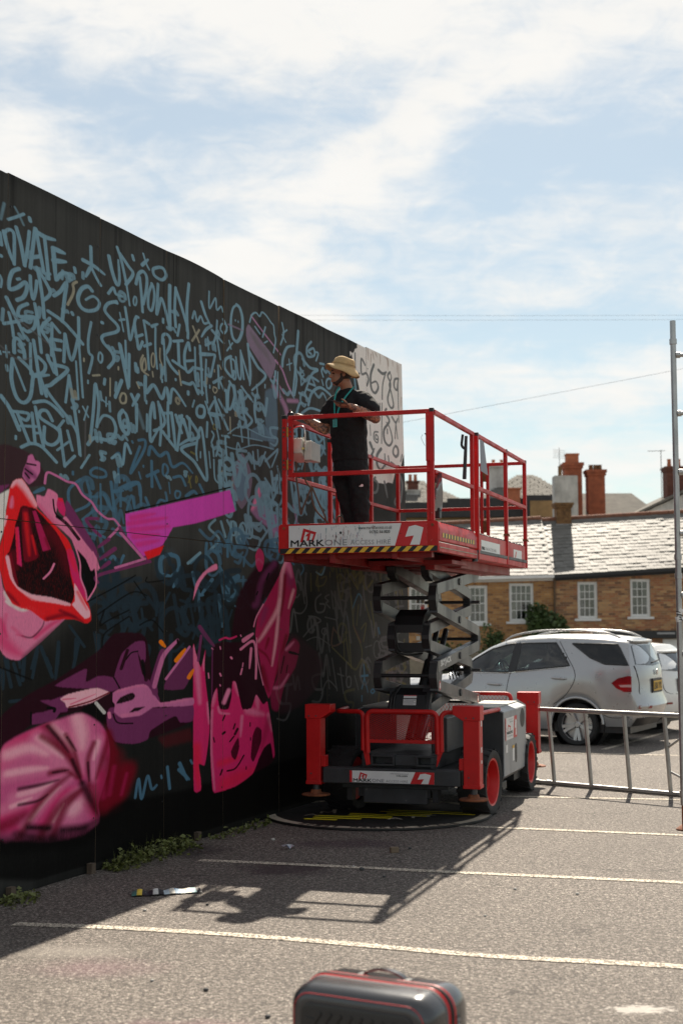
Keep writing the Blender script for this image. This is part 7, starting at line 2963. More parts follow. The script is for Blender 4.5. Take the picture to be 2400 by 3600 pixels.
def make_car(name, label, cat, loc, rz, paint, P, plate, group=None):
    """P holds the measured outline: top, sill/arch, half widths, rear and front faces, windows, all in metres in the car's own frame
    (x forward from the rear axle, y to its left, z up)"""
    car = empty(name, loc, rz)
    tag(car, label, cat, group)
    WB, WR, AR = P['wb'], P['wr'], P['arch']
    zc = P.get('axle_z', WR)

    def zlow(x):
        z = P['sill'] if -.3 < x < WB + .3 else P['sill'] + .06
        for xa in (0, WB):
            if abs(x - xa) < AR: z = max(z, zc + math.sqrt(AR * AR - (x - xa) ** 2))
        return z
    top = lambda x: lerp_tab(P['top'], x)
    belt = lambda x: P['belt'][0] + P['belt'][1] * x
    wid = lambda x: lerp_tab(P['width'], x)
    roof = lambda x: lerp_tab(P['roofw'], x)
    xr = lambda z, y: lerp_tab(P['rear'], z) + P.get('rcurve', .17) * (min(1, abs(y) / wid(-.5))) ** 3
    xf = lambda z, y: lerp_tab(P['front'], z) - .30 * (min(1, abs(y) / wid(2.5))) ** 2.6

    def section(x):
        zl, zt, zb, w, wr = zlow(x), top(x), belt(x), wid(x), roof(x)
        has_cab = zt > zb + .12
        pts = [(w - .05, zl)]
        body_top = min(zb, zt - .03)
        for f, dy in ((.12, -.015), (.30, 0.0), (.5, .006), (.68, .0), (.82, -.012), (.93, -.03), (1.0, -.055)):
            pts.append((w + dy, zl + (body_top - zl) * f))
        w0 = w - .055
        if has_cab:
            for f in (.12, .26, .40, .54, .68, .80, .90):
                pts.append((w0 + (wr - w0) * (f ** 1.12), zb + (zt - .075 - zb) * f))
            pts += [(wr - .005, zt - .068), (wr - .045, zt - .035), (wr - .14, zt - .008), (wr * .5, zt + .012), (0, zt + .018)]
        else:
            for f in (.1, .2, .3, .4, .5, .6, .7):
                pts.append((w0 * (1 - f * .3), body_top + (zt - body_top) * min(1, f * 1.25)))
            pts += [(w0 * .62, zt), (w0 * .5, zt + .004), (w0 * .35, zt + .008), (w0 * .18, zt + .012), (0, zt + .014)]
        return pts

    def yside(x, z):
        s = [(zz, yy) for yy, zz in section(x)]
        zs = np.maximum.accumulate([q[0] for q in s])
        return float(np.interp(z, zs + np.arange(len(zs)) * 1e-6, [q[1] for q in s]))
    x0, x1 = P['x0'], P['x1']
    st = sorted(set([round(x0 + (x1 - x0) * i / 90, 4) for i in range(91)]))
    rings = []
    for x in st:
        sec = section(x)
        full = [(y, z) for y, z in sec] + [(-y, z) for y, z in sec[-2::-1]]
        rings.append([Vector((min(max(x, xr(z, y)), xf(z, y)), y, z)) for y, z in full])
    m = len(rings[0])
    cap0 = [[Vector((xr(q.z, q.y * k), q.y * k, q.z)) for q in rings[0]] for k in (.0, .25, .5, .7, .85, .95)]
    cap1 = [[Vector((xf(q.z, q.y * k), q.y * k, q.z)) for q in rings[-1]] for k in (.95, .85, .7, .5, .25, .0)]
    allr = cap0 + rings + cap1
    V_ = [v for r in allr for v in r]
    inside = P.get('clear', [])
    holes = P['windows']
    rw_ = P['rear_window']

    def in_poly(px_, pz_, poly):
        c = False
        for i in range(len(poly)):
            (ax, az_), (bx, bz) = poly[i], poly[(i + 1) % len(poly)]
            if (az_ > pz_) != (bz > pz_) and px_ < (bx - ax) * (pz_ - az_) / (bz - az_) + ax: c = not c
        return c
    Fs = []
    for i in range(len(allr) - 1):
        for j in range(m - 1):
            q = (i * m + j, (i + 1) * m + j, (i + 1) * m + j + 1, i * m + j + 1)
            c = sum((V_[k] for k in q), Vector()) / 4
            if abs(c.y) > .45 and any(in_poly(c.x, c.z, w_) for w_ in inside): continue
            Fs.append(q)
    mb = MB()
    mb.add(V_, Fs)
    body = mb.build('body', paint, car, smooth=38)
    mb = MB()
    mb.box(x0 + .25, x1 - .3, -P['hw'] + .12, P['hw'] - .12, P['sill'] - .04, P['sill'] + .12)
    mb.box(-.45, WB + .42, -P['hw'] + .3, P['hw'] - .3, P['sill'] + .1, P['belt'][0] - .35)
    mb.build('underbody', TRIMB, car)

    def side_patch(poly, nm, m_, parent, s=1, off=.013, sub=4, smooth_=False):
        pts = crv(poly, sub, True) if smooth_ else []
        if not pts:
            for i in range(len(poly)):
                a, b = poly[i], poly[(i + 1) % len(poly)]
                for k in range(5): pts.append((a[0] + (b[0] - a[0]) * k / 5, a[1] + (b[1] - a[1]) * k / 5))
        mb = MB()
        v = []
        for x, z in pts:
            y = yside(x, z)
            v.append((max(x, xr(z, y) + .0), s * (y + off), z))
        mb.add(v, [tuple(range(len(v))) if s > 0 else tuple(reversed(range(len(v))))])
        return mb.build(nm, m_, parent)

    def side_grid(poly, nm, m_, parent, s=1, off=.006, nx_=64, nz_=26, smooth_=False):
        # glass or lamp that follows the bodywork: a fine grid trimmed to the outline, its rim closed off by a strip
        poly = crv(poly, 4, True) if smooth_ else poly
        xa, xb = min(p[0] for p in poly), max(p[0] for p in poly)
        za, zb_ = min(p[1] for p in poly), max(p[1] for p in poly)
        idx, vs, fs = {}, [], []

        def vert(i, j):
            if (i, j) not in idx:
                x, z = xa + (xb - xa) * i / nx_, za + (zb_ - za) * j / nz_
                y = yside(x, z)
                idx[(i, j)] = len(vs)
                vs.append((max(x, xr(z, y) - off), s * (y + off), z))
            return idx[(i, j)]
        for i in range(nx_):
            for j in range(nz_):
                if in_poly(xa + (xb - xa) * (i + .5) / nx_, za + (zb_ - za) * (j + .5) / nz_, poly):
                    q = (vert(i, j), vert(i + 1, j), vert(i + 1, j + 1), vert(i, j + 1))
                    fs.append(q[::-1] if s > 0 else q)
        mb = MB()
        mb.add(vs, fs)
        return mb.build(nm, m_, parent, smooth=180)

    def side_line(pts, r, nm, m_, parent, s=1, off=0.0, sub=5):
        q = [(x, s * (yside(x, z) + off), z) for x, z in crv(pts, sub)]
        mb = MB()
        mb.tube(q, r, 6)
        return mb.build(nm, m_, parent, smooth=60)
    sides = (1, -1)
    for s in sides:
        for k, poly in enumerate(P['windows']):
            side_grid(poly, 'window', (CLEAR if poly is inside[0] else PRIV) if poly in inside else TINT, car, s)
            pl_ = [(a[0] + (b[0] - a[0]) * k / 6, a[1] + (b[1] - a[1]) * k / 6) for a, b in zip(poly, poly[1:] + poly[:1]) for k in range(6)]
            side_line(pl_ + [pl_[0]], .013, 'window_trim', TRIMB, car, s, .004, 1)
        for poly in P.get('pillars', []): side_patch(poly, 'door_pillar', TRIMB, car, s, .015)
        for ln in P.get('seams', []): side_line(ln, .006, 'door_seam', TRIMB, car, s, -.001)
        for ln in P.get('chrome', []): side_line(ln, .009, 'chrome_strip', CHROME, car, s, .003)
        for hx, hz, L, tl in P.get('handles', []):
            mb = MB()
            y = yside(hx, hz)
            mb.tube([(hx - L / 2, s * (y + .004), hz - tl * -.5 * L), (hx - L * .3, s * (y + .03), hz + tl * .3 * L), (hx + L * .3, s * (y + .03), hz - tl * .3 * L), (hx + L / 2, s * (y + .004), hz - tl * .5 * L)], [.016, .02, .02, .016], 8)
            mb.build('door_handle', paint if not P.get('chrome_handles') else CHROME, car, smooth=60)
        # arch lips and wheels
        for xa in (0, WB):
            pts = []
            for k in range(17):
                a = radians(2) + (pi - radians(4)) * k / 16
                x, z = xa + AR * cos(a), zc + AR * sin(a)
                pts.append((x, s * (yside(x, z + .03) + .012), z + .004))
            mb = MB()
            mb.tube(pts, .022, 8)
            mb.build('wheel_arch', paint, car, smooth=60)
            M = Matrix.Translation((xa, s * (P['hw'] - .13), zc)) @ Matrix.Rotation(-s * pi / 2, 4, 'X')
            mb = MB()
            R = WR
            mb.lathe([(R * .70, -.11), (R * .90, -.125), (R * .985, -.10), (R, -.05), (R, .05), (R * .985, .10), (R * .90, .125), (R * .74, .115), (R * .72, .09), (R * .70, .0), (R * .70, -.11)], 40, M, cap=False)
            wh = mb.build('wheel', TYRE, car, smooth=50)
            mb = MB()
            mb.lathe([(R * .70, .09), (R * .74, .112), (R * .755, .105), (R * .755, .08)], 40, M, cap=False)
            mb.lathe([(.001, .03), (R * .70, .025), (R * .70, .0), (.001, .0)], 30, M)
            mb.build('rim', ALLOY, wh, smooth=40)
            for k in range(5):
                for dd in (-.16, .16):
                    a0, a1 = 2 * pi * k / 5 + dd * .5 + .3, 2 * pi * k / 5 + dd + .3
                    mb = MB()
                    p0 = Vector((R * .12 * cos(a0), R * .12 * sin(a0), .085))
                    p1 = Vector((R * .73 * cos(a1), R * .73 * sin(a1), .10))
                    t0, t1 = Vector((-sin(a0), cos(a0), 0)), Vector((-sin(a1), cos(a1), 0))
                    v = [M @ q for q in (p0 - t0 * .016, p0 + t0 * .016, p1 + t1 * .026, p1 - t1 * .026)]
                    v2 = [M @ (q + Vector((0, 0, -.045))) for q in (p0 - t0 * .016, p0 + t0 * .016, p1 + t1 * .026, p1 - t1 * .026)]
                    mb.add(v + v2, [(0, 1, 2, 3), (0, 4, 5, 1), (1, 5, 6, 2), (2, 6, 7, 3), (3, 7, 4, 0)])
                    mb.build('spoke', ALLOY, wh)
            mb = MB()
            mb.lathe([(.001, .10), (R * .11, .10), (R * .15, .088), (R * .15, .05)], 16, M)
            mb.lathe([(R * .2, .012), (R * .5, .012), (R * .5, .03), (R * .2, .03)], 24, M, cap=False)
            mb.build('hub', ALLOY, wh, smooth=40)
            mb = MB()
            mb.lathe([(AR * .99, -.16), (AR * .99, .1)], 30, Matrix.Translation((xa, s * (P['hw'] - .20), zc)) @ Matrix.Rotation(-s * pi / 2, 4, 'X'), cap=False)
            mb.lathe([(.01, -.17), (AR * .99, -.16)], 30, Matrix.Translation((xa, s * (P['hw'] - .20), zc)) @ Matrix.Rotation(-s * pi / 2, 4, 'X'), cap=False)
            mb.build('arch_liner', TRIMB, car)
        # lamps that wrap the corners
        tl = P['tail']
        o = side_grid(tl, 'tail_lamp', TAILR, car, s, .010, 50, 40)
        side_grid(P['tail_clear'], 'lens', TAILW, o, s, .013, 40, 20)
        hl = P['head']
        mb = MB()
        v = []
        for x, z in hl:
            y = yside(min(x, x1 - .12), z)
            v.append((min(x, xf(z, y) + .01), s * (y + .004), z))
        mb.add(v, [tuple(range(len(v)))])
        mb.build('head_lamp', HEADL, car)
        mb = MB()
        ym = yside(P['mirror'][0], P['mirror'][1])
        ball(mb, (P['mirror'][0], s * (ym + .12), P['mirror'][1]), .1, (.55, 1.0, .72))
        mb.tube([(P['mirror'][0], s * (ym - .02), P['mirror'][1] - .04), (P['mirror'][0], s * (ym + .08), P['mirror'][1] - .02)], .025, 8)
        mb.build('wing_mirror', paint, car, smooth=180)
        if P.get('rails'):
            mb = MB()
            pts = [(x, s * (roof(x) - .05), top(x) + dz) for x, dz in P['rails']]
            mb.tube(crv(pts, 5), .015, 8)
            mb.build('roof_rail', ALLOY if P.get('chrome_rails') else paint, car, smooth=60)

    # back of the car
    def rear_patch(poly, nm, m_, parent, off=.004, smooth_=False):
        pts = []
        P2 = crv(poly, 4, True) if smooth_ else poly
        for i in range(len(P2)):
            a, b = P2[i], P2[(i + 1) % len(P2)]
            for k in range(4): pts.append((a[0] + (b[0] - a[0]) * k / 4, a[1] + (b[1] - a[1]) * k / 4))
        rows = 6
        mb = MB()
        mb.add([(xr(z, y) - off, y, z) for y, z in pts] + [(xr(np.mean([p[1] for p in pts]), 0) - off, float(np.mean([p[0] for p in pts])), float(np.mean([p[1] for p in pts])))],
               [(i, (i + 1) % len(pts), len(pts)) for i in range(len(pts))])
        return mb.build(nm, m_, parent)
    rear_patch(P['rear_window'], 'rear_window', TINT, car, .006)
    pz, pw, phh = P['plate']
    pr = MB()
    xp = xr(pz, 0) - .012
    pr.box(xp - .006, xp + .02, -pw - .03, pw + .03, pz - phh - .03, pz + phh + .035)
    pb_ = pr.build('plate_recess', TRIMB, car)
    pr = MB()
    pr.box(xp - .012, xp - .007, -pw, pw, pz - phh, pz + phh)
    pp = pr.build('number_plate', PLATEY, pb_)
    lettering('lettering', plate, (xp - .0135, pw * .92, pz - phh * .7), (0, -1, 0), (0, 0, 1), pw * 1.84, phh * 1.4, INK, pp, bold=.015)
    for ln in P.get('rear_seams', []):
        mb = MB()
        mb.tube([(xr(z, y) - .001, y, z) for y, z in crv(ln, 5)], .006, 6)
        mb.build('tailgate_seam', TRIMB, car, smooth=60)
    for s in (1, -1):
        for poly in P.get('reflector', []):
            mb = MB()
            v = [(xr(z, y * s) - .006, y * s, z) for y, z in poly]
            mb.add(v, [tuple(range(len(v)))])
            mb.build('reflector', TAILR, car)
    if P.get('valance'):
        mb = MB()
        zz0, zz1 = P['valance']
        v = []
        for z in (zz0, zz1):
            for k in range(17):
                y = -P['hw'] * .86 + 2 * P['hw'] * .86 * k / 16
                v.append((xr(z, y) - .005, y, z))
        mb.add(v, [(i, i + 1, 17 + i + 1, 17 + i) for i in range(16)])
        mb.build('valance', TRIMB, car)
    if P.get('spoiler'):
        xs_, zs_, hw_ = P['spoiler']
        mb = MB()
        mb.prism([(xs_ + .14, -hw_, zs_ + .02), (xs_ + .14, hw_, zs_ + .02), (xs_ + .03, hw_ * .96, zs_), (xs_ - .02, hw_ * .6, zs_ - .004), (xs_ - .02, -hw_ * .6, zs_ - .004), (xs_ + .03, -hw_ * .96, zs_)], (0, 0, .028))
        mb.build('roof_spoiler', paint, car, bevel=.008)
    mb = MB()
    mb.tube([(xr(P['wiper'][1], P['wiper'][0]) - .02, P['wiper'][0], P['wiper'][1]), (xr(P['wiper'][1] + .03, -.3) - .02, -.35, P['wiper'][1] + .03)], .012, 6)
    mb.build('wiper', TRIMB, car)
    if inside:
        for sy, back in ((.36, 0), (-.36, 0), (.36, .82), (-.36, .82)):
            mb = MB()
            xs_ = P['seat'][0] - back
            zz = P['seat'][1]
            mb.prism([(xs_, sy - .22, zz), (xs_ + .5, sy - .22, zz + .05), (xs_ + .5, sy - .22, zz + .17), (xs_ + .1, sy - .22, zz + .15), (xs_ - .12, sy - .22, zz + .62), (xs_ - .25, sy - .22, zz + .60)], (0, .44, 0))
            mb.box(xs_ - .28, xs_ - .18, sy - .13, sy + .13, zz + .66, zz + .84)
            mb.build('seat', SEATM, car, bevel=.04)
        mb = MB()
        c = Vector((P['seat'][0] + .62, -.36, P['seat'][1] + .46))
        Mw = Matrix.Translation(c) @ Matrix.Rotation(radians(-65), 4, 'Y')
        pts = [Mw @ Vector((.18 * cos(a), .18 * sin(a), 0)) for a in [2 * pi * k / 24 for k in range(25)]]
        mb.tube(pts, .018, 8)
        mb.tube([pts[0], Mw @ Vector((0, 0, -.03)), pts[12]], .018, 6)
        mb.build('steering_wheel', TRIMB, car, smooth=60)
        mb = MB()
        mb.box(P['seat'][0] + .7, P['seat'][0] + 1.1, -P['hw'] + .2, P['hw'] - .2, P['seat'][1] + .1, P['seat'][1] + .46)
        mb.build('dashboard', TRIMB, car, bevel=.05)
    return car


SILVER = mat('silver_car_paint', (.38, .385, .39), .30, .55, var=.02, coat=.7)
WHITEC = mat('white_car_paint', (.74, .74, .72), .25, 0, var=.02, coat=.8)
SUV = dict(wb=2.68, wr=.325, arch=.405, sill=.235, hw=.87, x0=-1.04, x1=3.48, axle_z=.31,
           top=[(-1.1, 1.50), (-.9, 1.555), (-.7, 1.60), (-.35, 1.635), (0, 1.65), (.45, 1.655), (.9, 1.63), (1.25, 1.565), (1.5, 1.47), (1.8, 1.30), (2.1, 1.10), (2.22, 1.035), (2.4, 1.01), (2.9, .965), (3.2, .90), (3.5, .78)],
           belt=(1.185, -.108), width=[(-1.1, .82), (-.8, .855), (-.3, .88), (0, .885), (1.5, .865), (2.6, .875), (3.2, .84), (3.5, .80)],
           roofw=[(-1.1, .60), (-.6, .635), (.5, .66), (1.3, .64), (1.9, .63), (2.2, .70), (3.5, .7)],
           rear=[(.25, -.88), (.36, -.93), (.45, -1.03), (.60, -1.07), (.655, -1.06), (.69, -1.0), (.85, -1.0), (1.05, -.995), (1.18, -.975), (1.35, -.90), (1.5, -.83), (1.58, -.78), (1.7, -.70)],
           front=[(.2, 3.3), (.35, 3.42), (.6, 3.46), (.8, 3.42), (.9, 3.30), (.97, 3.0), (1.0, 2.7), (1.7, 2.7)],
           windows=[[(1.93, 1.085), (1.72, 1.275), (1.42, 1.435), (1.10, 1.515), (1.02, 1.52), (1.10, 1.085)],
                    [(.93, 1.525), (.36, 1.535), (.24, 1.37), (.105, 1.19), (.98, 1.10)],
                    [(.10, 1.525), (-.60, 1.515), (-.80, 1.21), (-.44, 1.225), (-.20, 1.32)]],
           clear=[], pillars=[[(1.02, 1.53), (.93, 1.535), (.98, 1.10), (1.10, 1.085)]],
           seams=[[(.955, 1.55), (1.06, 1.10), (1.12, .72), (1.10, .40), (1.08, .25)], [(.31, 1.56), (.14, 1.30), (.015, 1.10), (.03, .95), (.16, .76), (.36, .61)], [(2.05, 1.10), (2.03, .80), (2.08, .45)],
                  [(-.38, .50), (-.52, .43), (-.80, .44)]],
           chrome=[[(1.95, 1.07), (1.1, 1.075), (.98, 1.088), (.09, 1.178)]], handles=[(1.31, .90, .23, -.06), (.26, 1.005, .23, -.06)],
           tail=[(-.55, .945), (-.65, 1.015), (-.79, 1.05), (-.87, 1.045), (-.90, .93), (-.895, .815), (-.74, .815), (-.62, .87)],
           tail_clear=[(-.66, .915), (-.86, .925), (-.86, .885), (-.69, .885)],
           head=[(3.28, .90), (3.0, .93), (3.02, .80), (3.25, .74), (3.36, .76)], mirror=(1.86, 1.10),
           rails=[(1.22, -.01), (1.05, .05), (.6, .075), (0, .075), (-.4, .06), (-.62, .0)], chrome_rails=True,
           rear_window=[(.60, 1.50), (-.60, 1.50), (-.70, 1.22), (0, 1.19), (.70, 1.22)],
           plate=(.885, .235, .075), rear_seams=[[(.74, 1.20), (.68, .95), (.62, .74), (0, .70), (-.62, .74), (-.68, .95), (-.74, 1.20)]],
           reflector=[[(.80, .565), (.45, .56), (.45, .60), (.80, .615)]], valance=(.30, .42), spoiler=(-.83, 1.545, .56), wiper=(.1, 1.235), seat=(.95, .62))
SUV['clear'] = [SUV['windows'][0], SUV['windows'][1]]
suv = make_car('parked_suv', 'silver off-road car with tinted rear windows parked behind the scissor lift', 'car', (3.917, 22.36, 0), radians(152.9), SILVER, SUV, 'LB06 VYK', 'cars parked in the yard')
mb = MB()
mb.cyl((-1.005, .0, 1.09), (-1.018, .0, 1.09), .045, 20)
mb.build('badge', CHROME, suv, smooth=40)
HAT = dict(SUV)
HAT.update(wb=2.45, wr=.31, arch=.36, axle_z=.30, sill=.22, hw=.84, x0=-.86, x1=3.25,
           top=[(-1, 1.30), (-.8, 1.38), (-.5, 1.455), (0, 1.50), (.5, 1.51), (.95, 1.48), (1.3, 1.40), (1.7, 1.18), (1.95, 1.03), (2.1, .99), (2.7, .93), (3.05, .84), (3.3, .7)],
           belt=(1.08, -.07), width=[(-.9, .78), (-.5, .83), (0, .845), (1.5, .84), (2.5, .84), (3.2, .76)],
           roofw=[(-.9, .50), (-.4, .57), (.5, .60), (1.3, .58), (1.9, .60), (3.3, .65)],
           rear=[(.2, -.74), (.34, -.80), (.42, -.87), (.60, -.89), (.66, -.85), (.85, -.84), (1.02, -.82), (1.12, -.77), (1.25, -.68), (1.36, -.60), (1.5, -.48)],
           front=[(.2, 3.1), (.4, 3.2), (.6, 3.22), (.8, 3.12), (.9, 2.9), (.95, 2.6), (1.6, 2.6)],
           windows=[[(1.70, 1.02), (1.30, 1.30), (.98, 1.38), (.95, 1.02)], [(.88, 1.385), (.30, 1.38), (.12, 1.06), (.88, 1.03)], [(.20, 1.37), (-.25, 1.33), (-.42, 1.12), (.05, 1.07)]],
           clear=[], pillars=[], seams=[[(.92, 1.40), (.98, .9), (.98, .3)], [(.24, 1.40), (.06, 1.05), (.10, .75), (.33, .58)]], chrome=[], handles=[(1.15, .86, .2, -.03), (.3, .90, .2, -.03)],
           tail=[(-.52, 1.04), (-.68, 1.06), (-.74, .92), (-.72, .80), (-.6, .80), (-.5, .92)], tail_clear=[(-.58, .93), (-.70, .94), (-.70, .88), (-.60, .88)],
           head=[(3.0, .86), (2.7, .88), (2.75, .74), (3.05, .68)], mirror=(1.62, 1.04), rails=None,
           rear_window=[(.50, 1.33), (-.50, 1.33), (-.66, 1.06), (0, 1.02), (.66, 1.06)], plate=(.80, .23, .075), rear_seams=[[(.66, 1.03), (.60, .70), (0, .66), (-.60, .70), (-.66, 1.03)]],
           reflector=[[(.72, .50), (.5, .5), (.5, .53), (.72, .53)]], valance=(.26, .36), spoiler=(-.63, 1.34, .46), wiper=(.1, 1.06))
make_car('parked_car', 'white hatchback with a yellow rear plate parked next to the silver off-road car', 'car', (5.02, 24.45, 0), radians(145), WHITEC, HAT, 'LV61 KTX', 'cars parked in the yard')
make_car('parked_car', 'pale silver car far behind the white hatchback, mostly its roof showing', 'car', (8.6, 34.2, gz(34.2)), radians(150), SILVER, HAT, 'EK58 YRP', 'cars parked in the yard')

# ------------------------------------------------------------------ brick cottages across the yard
def brick_material(name, cols, seed):
    m = bpy.data.materials.new(name)
    m.use_nodes = True
    t = NT(m.node_tree)
    bs = m.node_tree.nodes['Principled BSDF']
    oi = t.n('ShaderNodeObjectInfo').outputs['Random']
    isl = t.n('ShaderNodeNewGeometry').outputs['Random Per Island']
    r = t.m('FRACT', t.m('ADD', t.m('ADD', oi, isl), seed))
    co = t.n('ShaderNodeTexCoord').outputs['Object']
    n_ = len(cols)
    base = t.ramp(r, [(i / (n_ - 1), c) for i, c in enumerate(cols)])
    base = t.mix(t.m('MULTIPLY', t.noise(co, 18, 5, .7).outputs[0], .5), base, tuple(x * .5 for x in cols[n_ // 2]))
    t.l(base, bs.inputs['Base Color'])
    bs.inputs['Roughness'].default_value = .9
    return m


YB = brick_material('yellow_stock_brick', [(.16, .065, .03), (.46, .23, .08), (.38, .175, .055), (.56, .31, .12), (.20, .08, .035), (.47, .24, .09)], .1)
RB = brick_material('brown_stock_brick', [(.13, .055, .035), (.44, .23, .10), (.34, .11, .05), (.56, .33, .15), (.15, .07, .045), (.42, .16, .07)], .37)
MORTAR = mat('mortar', (.30, .25, .18), .95, var=.15, scale=8)
SLATE = bpy.data.materials.new('weathered_slate')
SLATE.use_nodes = True
t = NT(SLATE.node_tree)
bs = SLATE.node_tree.nodes['Principled BSDF']
r_ = t.m('FRACT', t.m('ADD', t.n('ShaderNodeObjectInfo').outputs['Random'], t.n('ShaderNodeNewGeometry').outputs['Random Per Island']))
co = t.n('ShaderNodeTexCoord').outputs['Object']
sb = t.ramp(r_, [(0, (.12, .114, .10)), (.35, (.15, .142, .127)), (.7, (.132, .125, .111)), (1, (.168, .16, .142))])
sb = t.mix(t.ramp(t.noise(co, 1.1, 6, .7).outputs[0], [(.52, 0.0), (.72, .35)]), sb, (.07, .066, .055))
t.l(sb, bs.inputs['Base Color'])
bs.inputs["Roughness"].default_value = .55
bs.inputs['Specular IOR Level'].default_value = .3
FARSLATE = mat('far_slate', (.13, .122, .107), .85, var=.4, scale=2.2, bump=.4, bscale=6, spec=.12)
WPAINT = mat('white_joinery', (.70, .69, .66), .5, var=.06)
PANE = mat('window_pane', (.018, .02, .022), .06, var=.2, spec=.8)
NET = mat('net_curtain', (.24, .24, .225), .9, var=.25, scale=3)
LEADM = mat('lead_grey', (.22, .22, .22), .6, var=.2)
GUT = mat('black_gutter', (.015, .015, .016), .5)
TERRA = mat('terracotta_pot', (.40, .13, .06), .8, var=.2)


def wall_grid(mb, x0, x1, z0, z1f, ops, y0, y1):
    """wall slab with real openings; z1f gives the (sloping) top"""
    xs_ = sorted(set([x0, x1] + [v for o in ops for v in o[:2]]))
    zs_ = sorted(set([z0] + [v for o in ops for v in o[2:]]))
    for i in range(len(xs_) - 1):
        a, b = xs_[i], xs_[i + 1]
        zz = zs_ + [None]
        for j in range(len(zz) - 1):
            c = zz[j]
            d = zz[j + 1]
            if d is None:
                ta, tb = z1f(a), z1f(b)
            else:
                ta = tb = d
            mx = (a + b) / 2
            mz = c + .01
            if any(o[0] <= mx <= o[1] and o[2] <= mz < o[3] for o in ops): continue
            mb.add([(a, y0, c), (b, y0, c), (b, y1, c), (a, y1, c), (a, y0, ta), (b, y0, tb), (b, y1, tb), (a, y1, ta)],
                   [(0, 1, 5, 4), (2, 3, 7, 6), (4, 5, 6, 7), (0, 3, 2, 1), (0, 4, 7, 3), (1, 2, 6, 5)])


def brick_face(parent, x0, x1, z0, z1f, ops, y, bm, view, limit=290):
    """stretcher bricks laid over the mortar; the ones that show largest are parts, the rest one joined part"""
    bw, bh, jt = .215, .066, .012
    meshes = []
    for w_ in (bw, bw / 2 - jt / 2):
        mb = MB()
        mb.box(0, w_, -.007, .0, 0, bh)
        meshes.append(mb.mesh('brick', bm))
    rest = MB()
    row, n = 0, 0
    z = z0
    allb = []
    while z + bh < max(z1f(x0), z1f(x1)):
        x = x0 + (-(bw + jt) / 2 if row % 2 else 0)
        while x < x1:
            a, b = max(x, x0), min(x + bw, x1)
            if b - a > .05 and z + bh < z1f((a + b) / 2):
                segs = [(a, b)]
                for o in ops:
                    if z + bh > o[2] - .002 and z < o[3] + .002:
                        ns = []
                        for p, q in segs:
                            if q <= o[0] or p >= o[1]: ns.append((p, q)); continue
                            if p < o[0] - .03: ns.append((p, o[0] - .004))
                            if q > o[1] + .03: ns.append((o[1] + .004, q))
                        segs = ns
                for p, q in segs: allb.append((p, q, z))
            x += bw + jt
        z += bh + jt
        row += 1
    def key(q):
        return abs(q[2] - view[2]) * .6 + (0 if view[0] < q[0] < view[1] else 5) + q[0] * .01
    order = sorted(range(len(allb)), key=lambda i: key(allb[i]))
    chosen = set(i for i in order[:limit])
    for i, (p, q, z) in enumerate(allb):
        dy = rnd.uniform(-.002, .002)
        if i in chosen and abs(q - p - bw) < .01:
            o = bpy.data.objects.new('brick', meshes[0])
            col.objects.link(o)
            o.parent = parent
            o.location = (p, y + dy, z)
        else:
            rest.box(p, q, y - .007 + dy, y + dy, z, z + bh)
    tag(rest.build('brickwork', bm, parent), kind='stuff')


def sash_window(parent, x0, x1, z0, z1, yf, cols_=4, seed=0):
    """white box sash: frame, two sashes with glazing bars, panes, sill, curtain behind"""
    d = yf + .055
    mb = MB()
    f = .06
    for a in ((x0, x0 + f, z0, z1), (x1 - f, x1, z0, z1), (x0 + f, x1 - f, z1 - f, z1), (x0 + f, x1 - f, z0, z0 + f * .9)):
        mb.box(a[0], a[1], d, d + .09, a[2], a[3])
    w_ = mb.build('window', WPAINT, parent)
    mid = (z0 + z1) / 2 + .02
    for k, (a, b, yy) in enumerate(((mid, z1 - f, d + .02), (z0 + f * .9, mid + .035, d + .045))):
        mb = MB()
        s = .035
        xa, xb = x0 + f, x1 - f
        mb.box(xa, xb, yy, yy + .025, a, a + s)
        mb.box(xa, xb, yy, yy + .025, b - s, b)
        mb.box(xa, xa + s, yy, yy + .025, a + s, b - s)
        mb.box(xb - s, xb, yy, yy + .025, a + s, b - s)
        nx = cols_
        for i in range(1, nx):
            x = xa + s + (xb - xa - 2 * s) * i / nx
            mb.box(x - .011, x + .011, yy + .002, yy + .022, a + s, b - s)
        zz = (a + b) / 2
        mb.box(xa + s, xb - s, yy + .004, yy + .02, zz - .011, zz + .011)
        mb.build('sash', WPAINT, w_)
        for i in range(nx):
            for j in range(2):
                xx0 = xa + s + (xb - xa - 2 * s) * i / nx
                xx1 = xa + s + (xb - xa - 2 * s) * (i + 1) / nx
                zz0, zz1 = (a + s, zz) if j == 0 else (zz, b - s)
                mb = MB()
                tl = rnd.uniform(-.006, .006)
                mb.add([(xx0, yy + .012 + tl, zz0), (xx1, yy + .012 - tl, zz0), (xx1, yy + .012 - tl, zz1), (xx0, yy + .012 + tl, zz1)], [(0, 1, 2, 3)])
                mb.build('pane', PANEG, w_)
    mb = MB()
    mb.box(x0 - .12, x1 + .12, yf - .055, d + .1, z0 - .085, z0 - .003)
    mb.build('sill', WPAINT, w_, bevel=.006)
    mb = MB()
    n = 24
    for a, b in ((x0 + .05, x0 + (x1 - x0) * (.34 + .1 * (seed % 3))), (x1 - (x1 - x0) * .3, x1 - .05)):
        v = []
        for i in range(n + 1):
            x = a + (b - a) * i / n
            for z in (z0 + .06, z1 - .06): v.append((x, d + .17 + .02 * sin(i * 1.4), z))
        mb.add(v, [(2 * i, 2 * i + 2, 2 * i + 3, 2 * i + 1) for i in range(n)])
    mb.build('curtain', NET, w_, smooth=180)
    mb = MB()
    mb.box(x0, x1, d + .3, d + .32, z0, z1)
    mb.build('room_shade', mat('room_dark', (.05, .045, .04), .9), w_)
    return w_


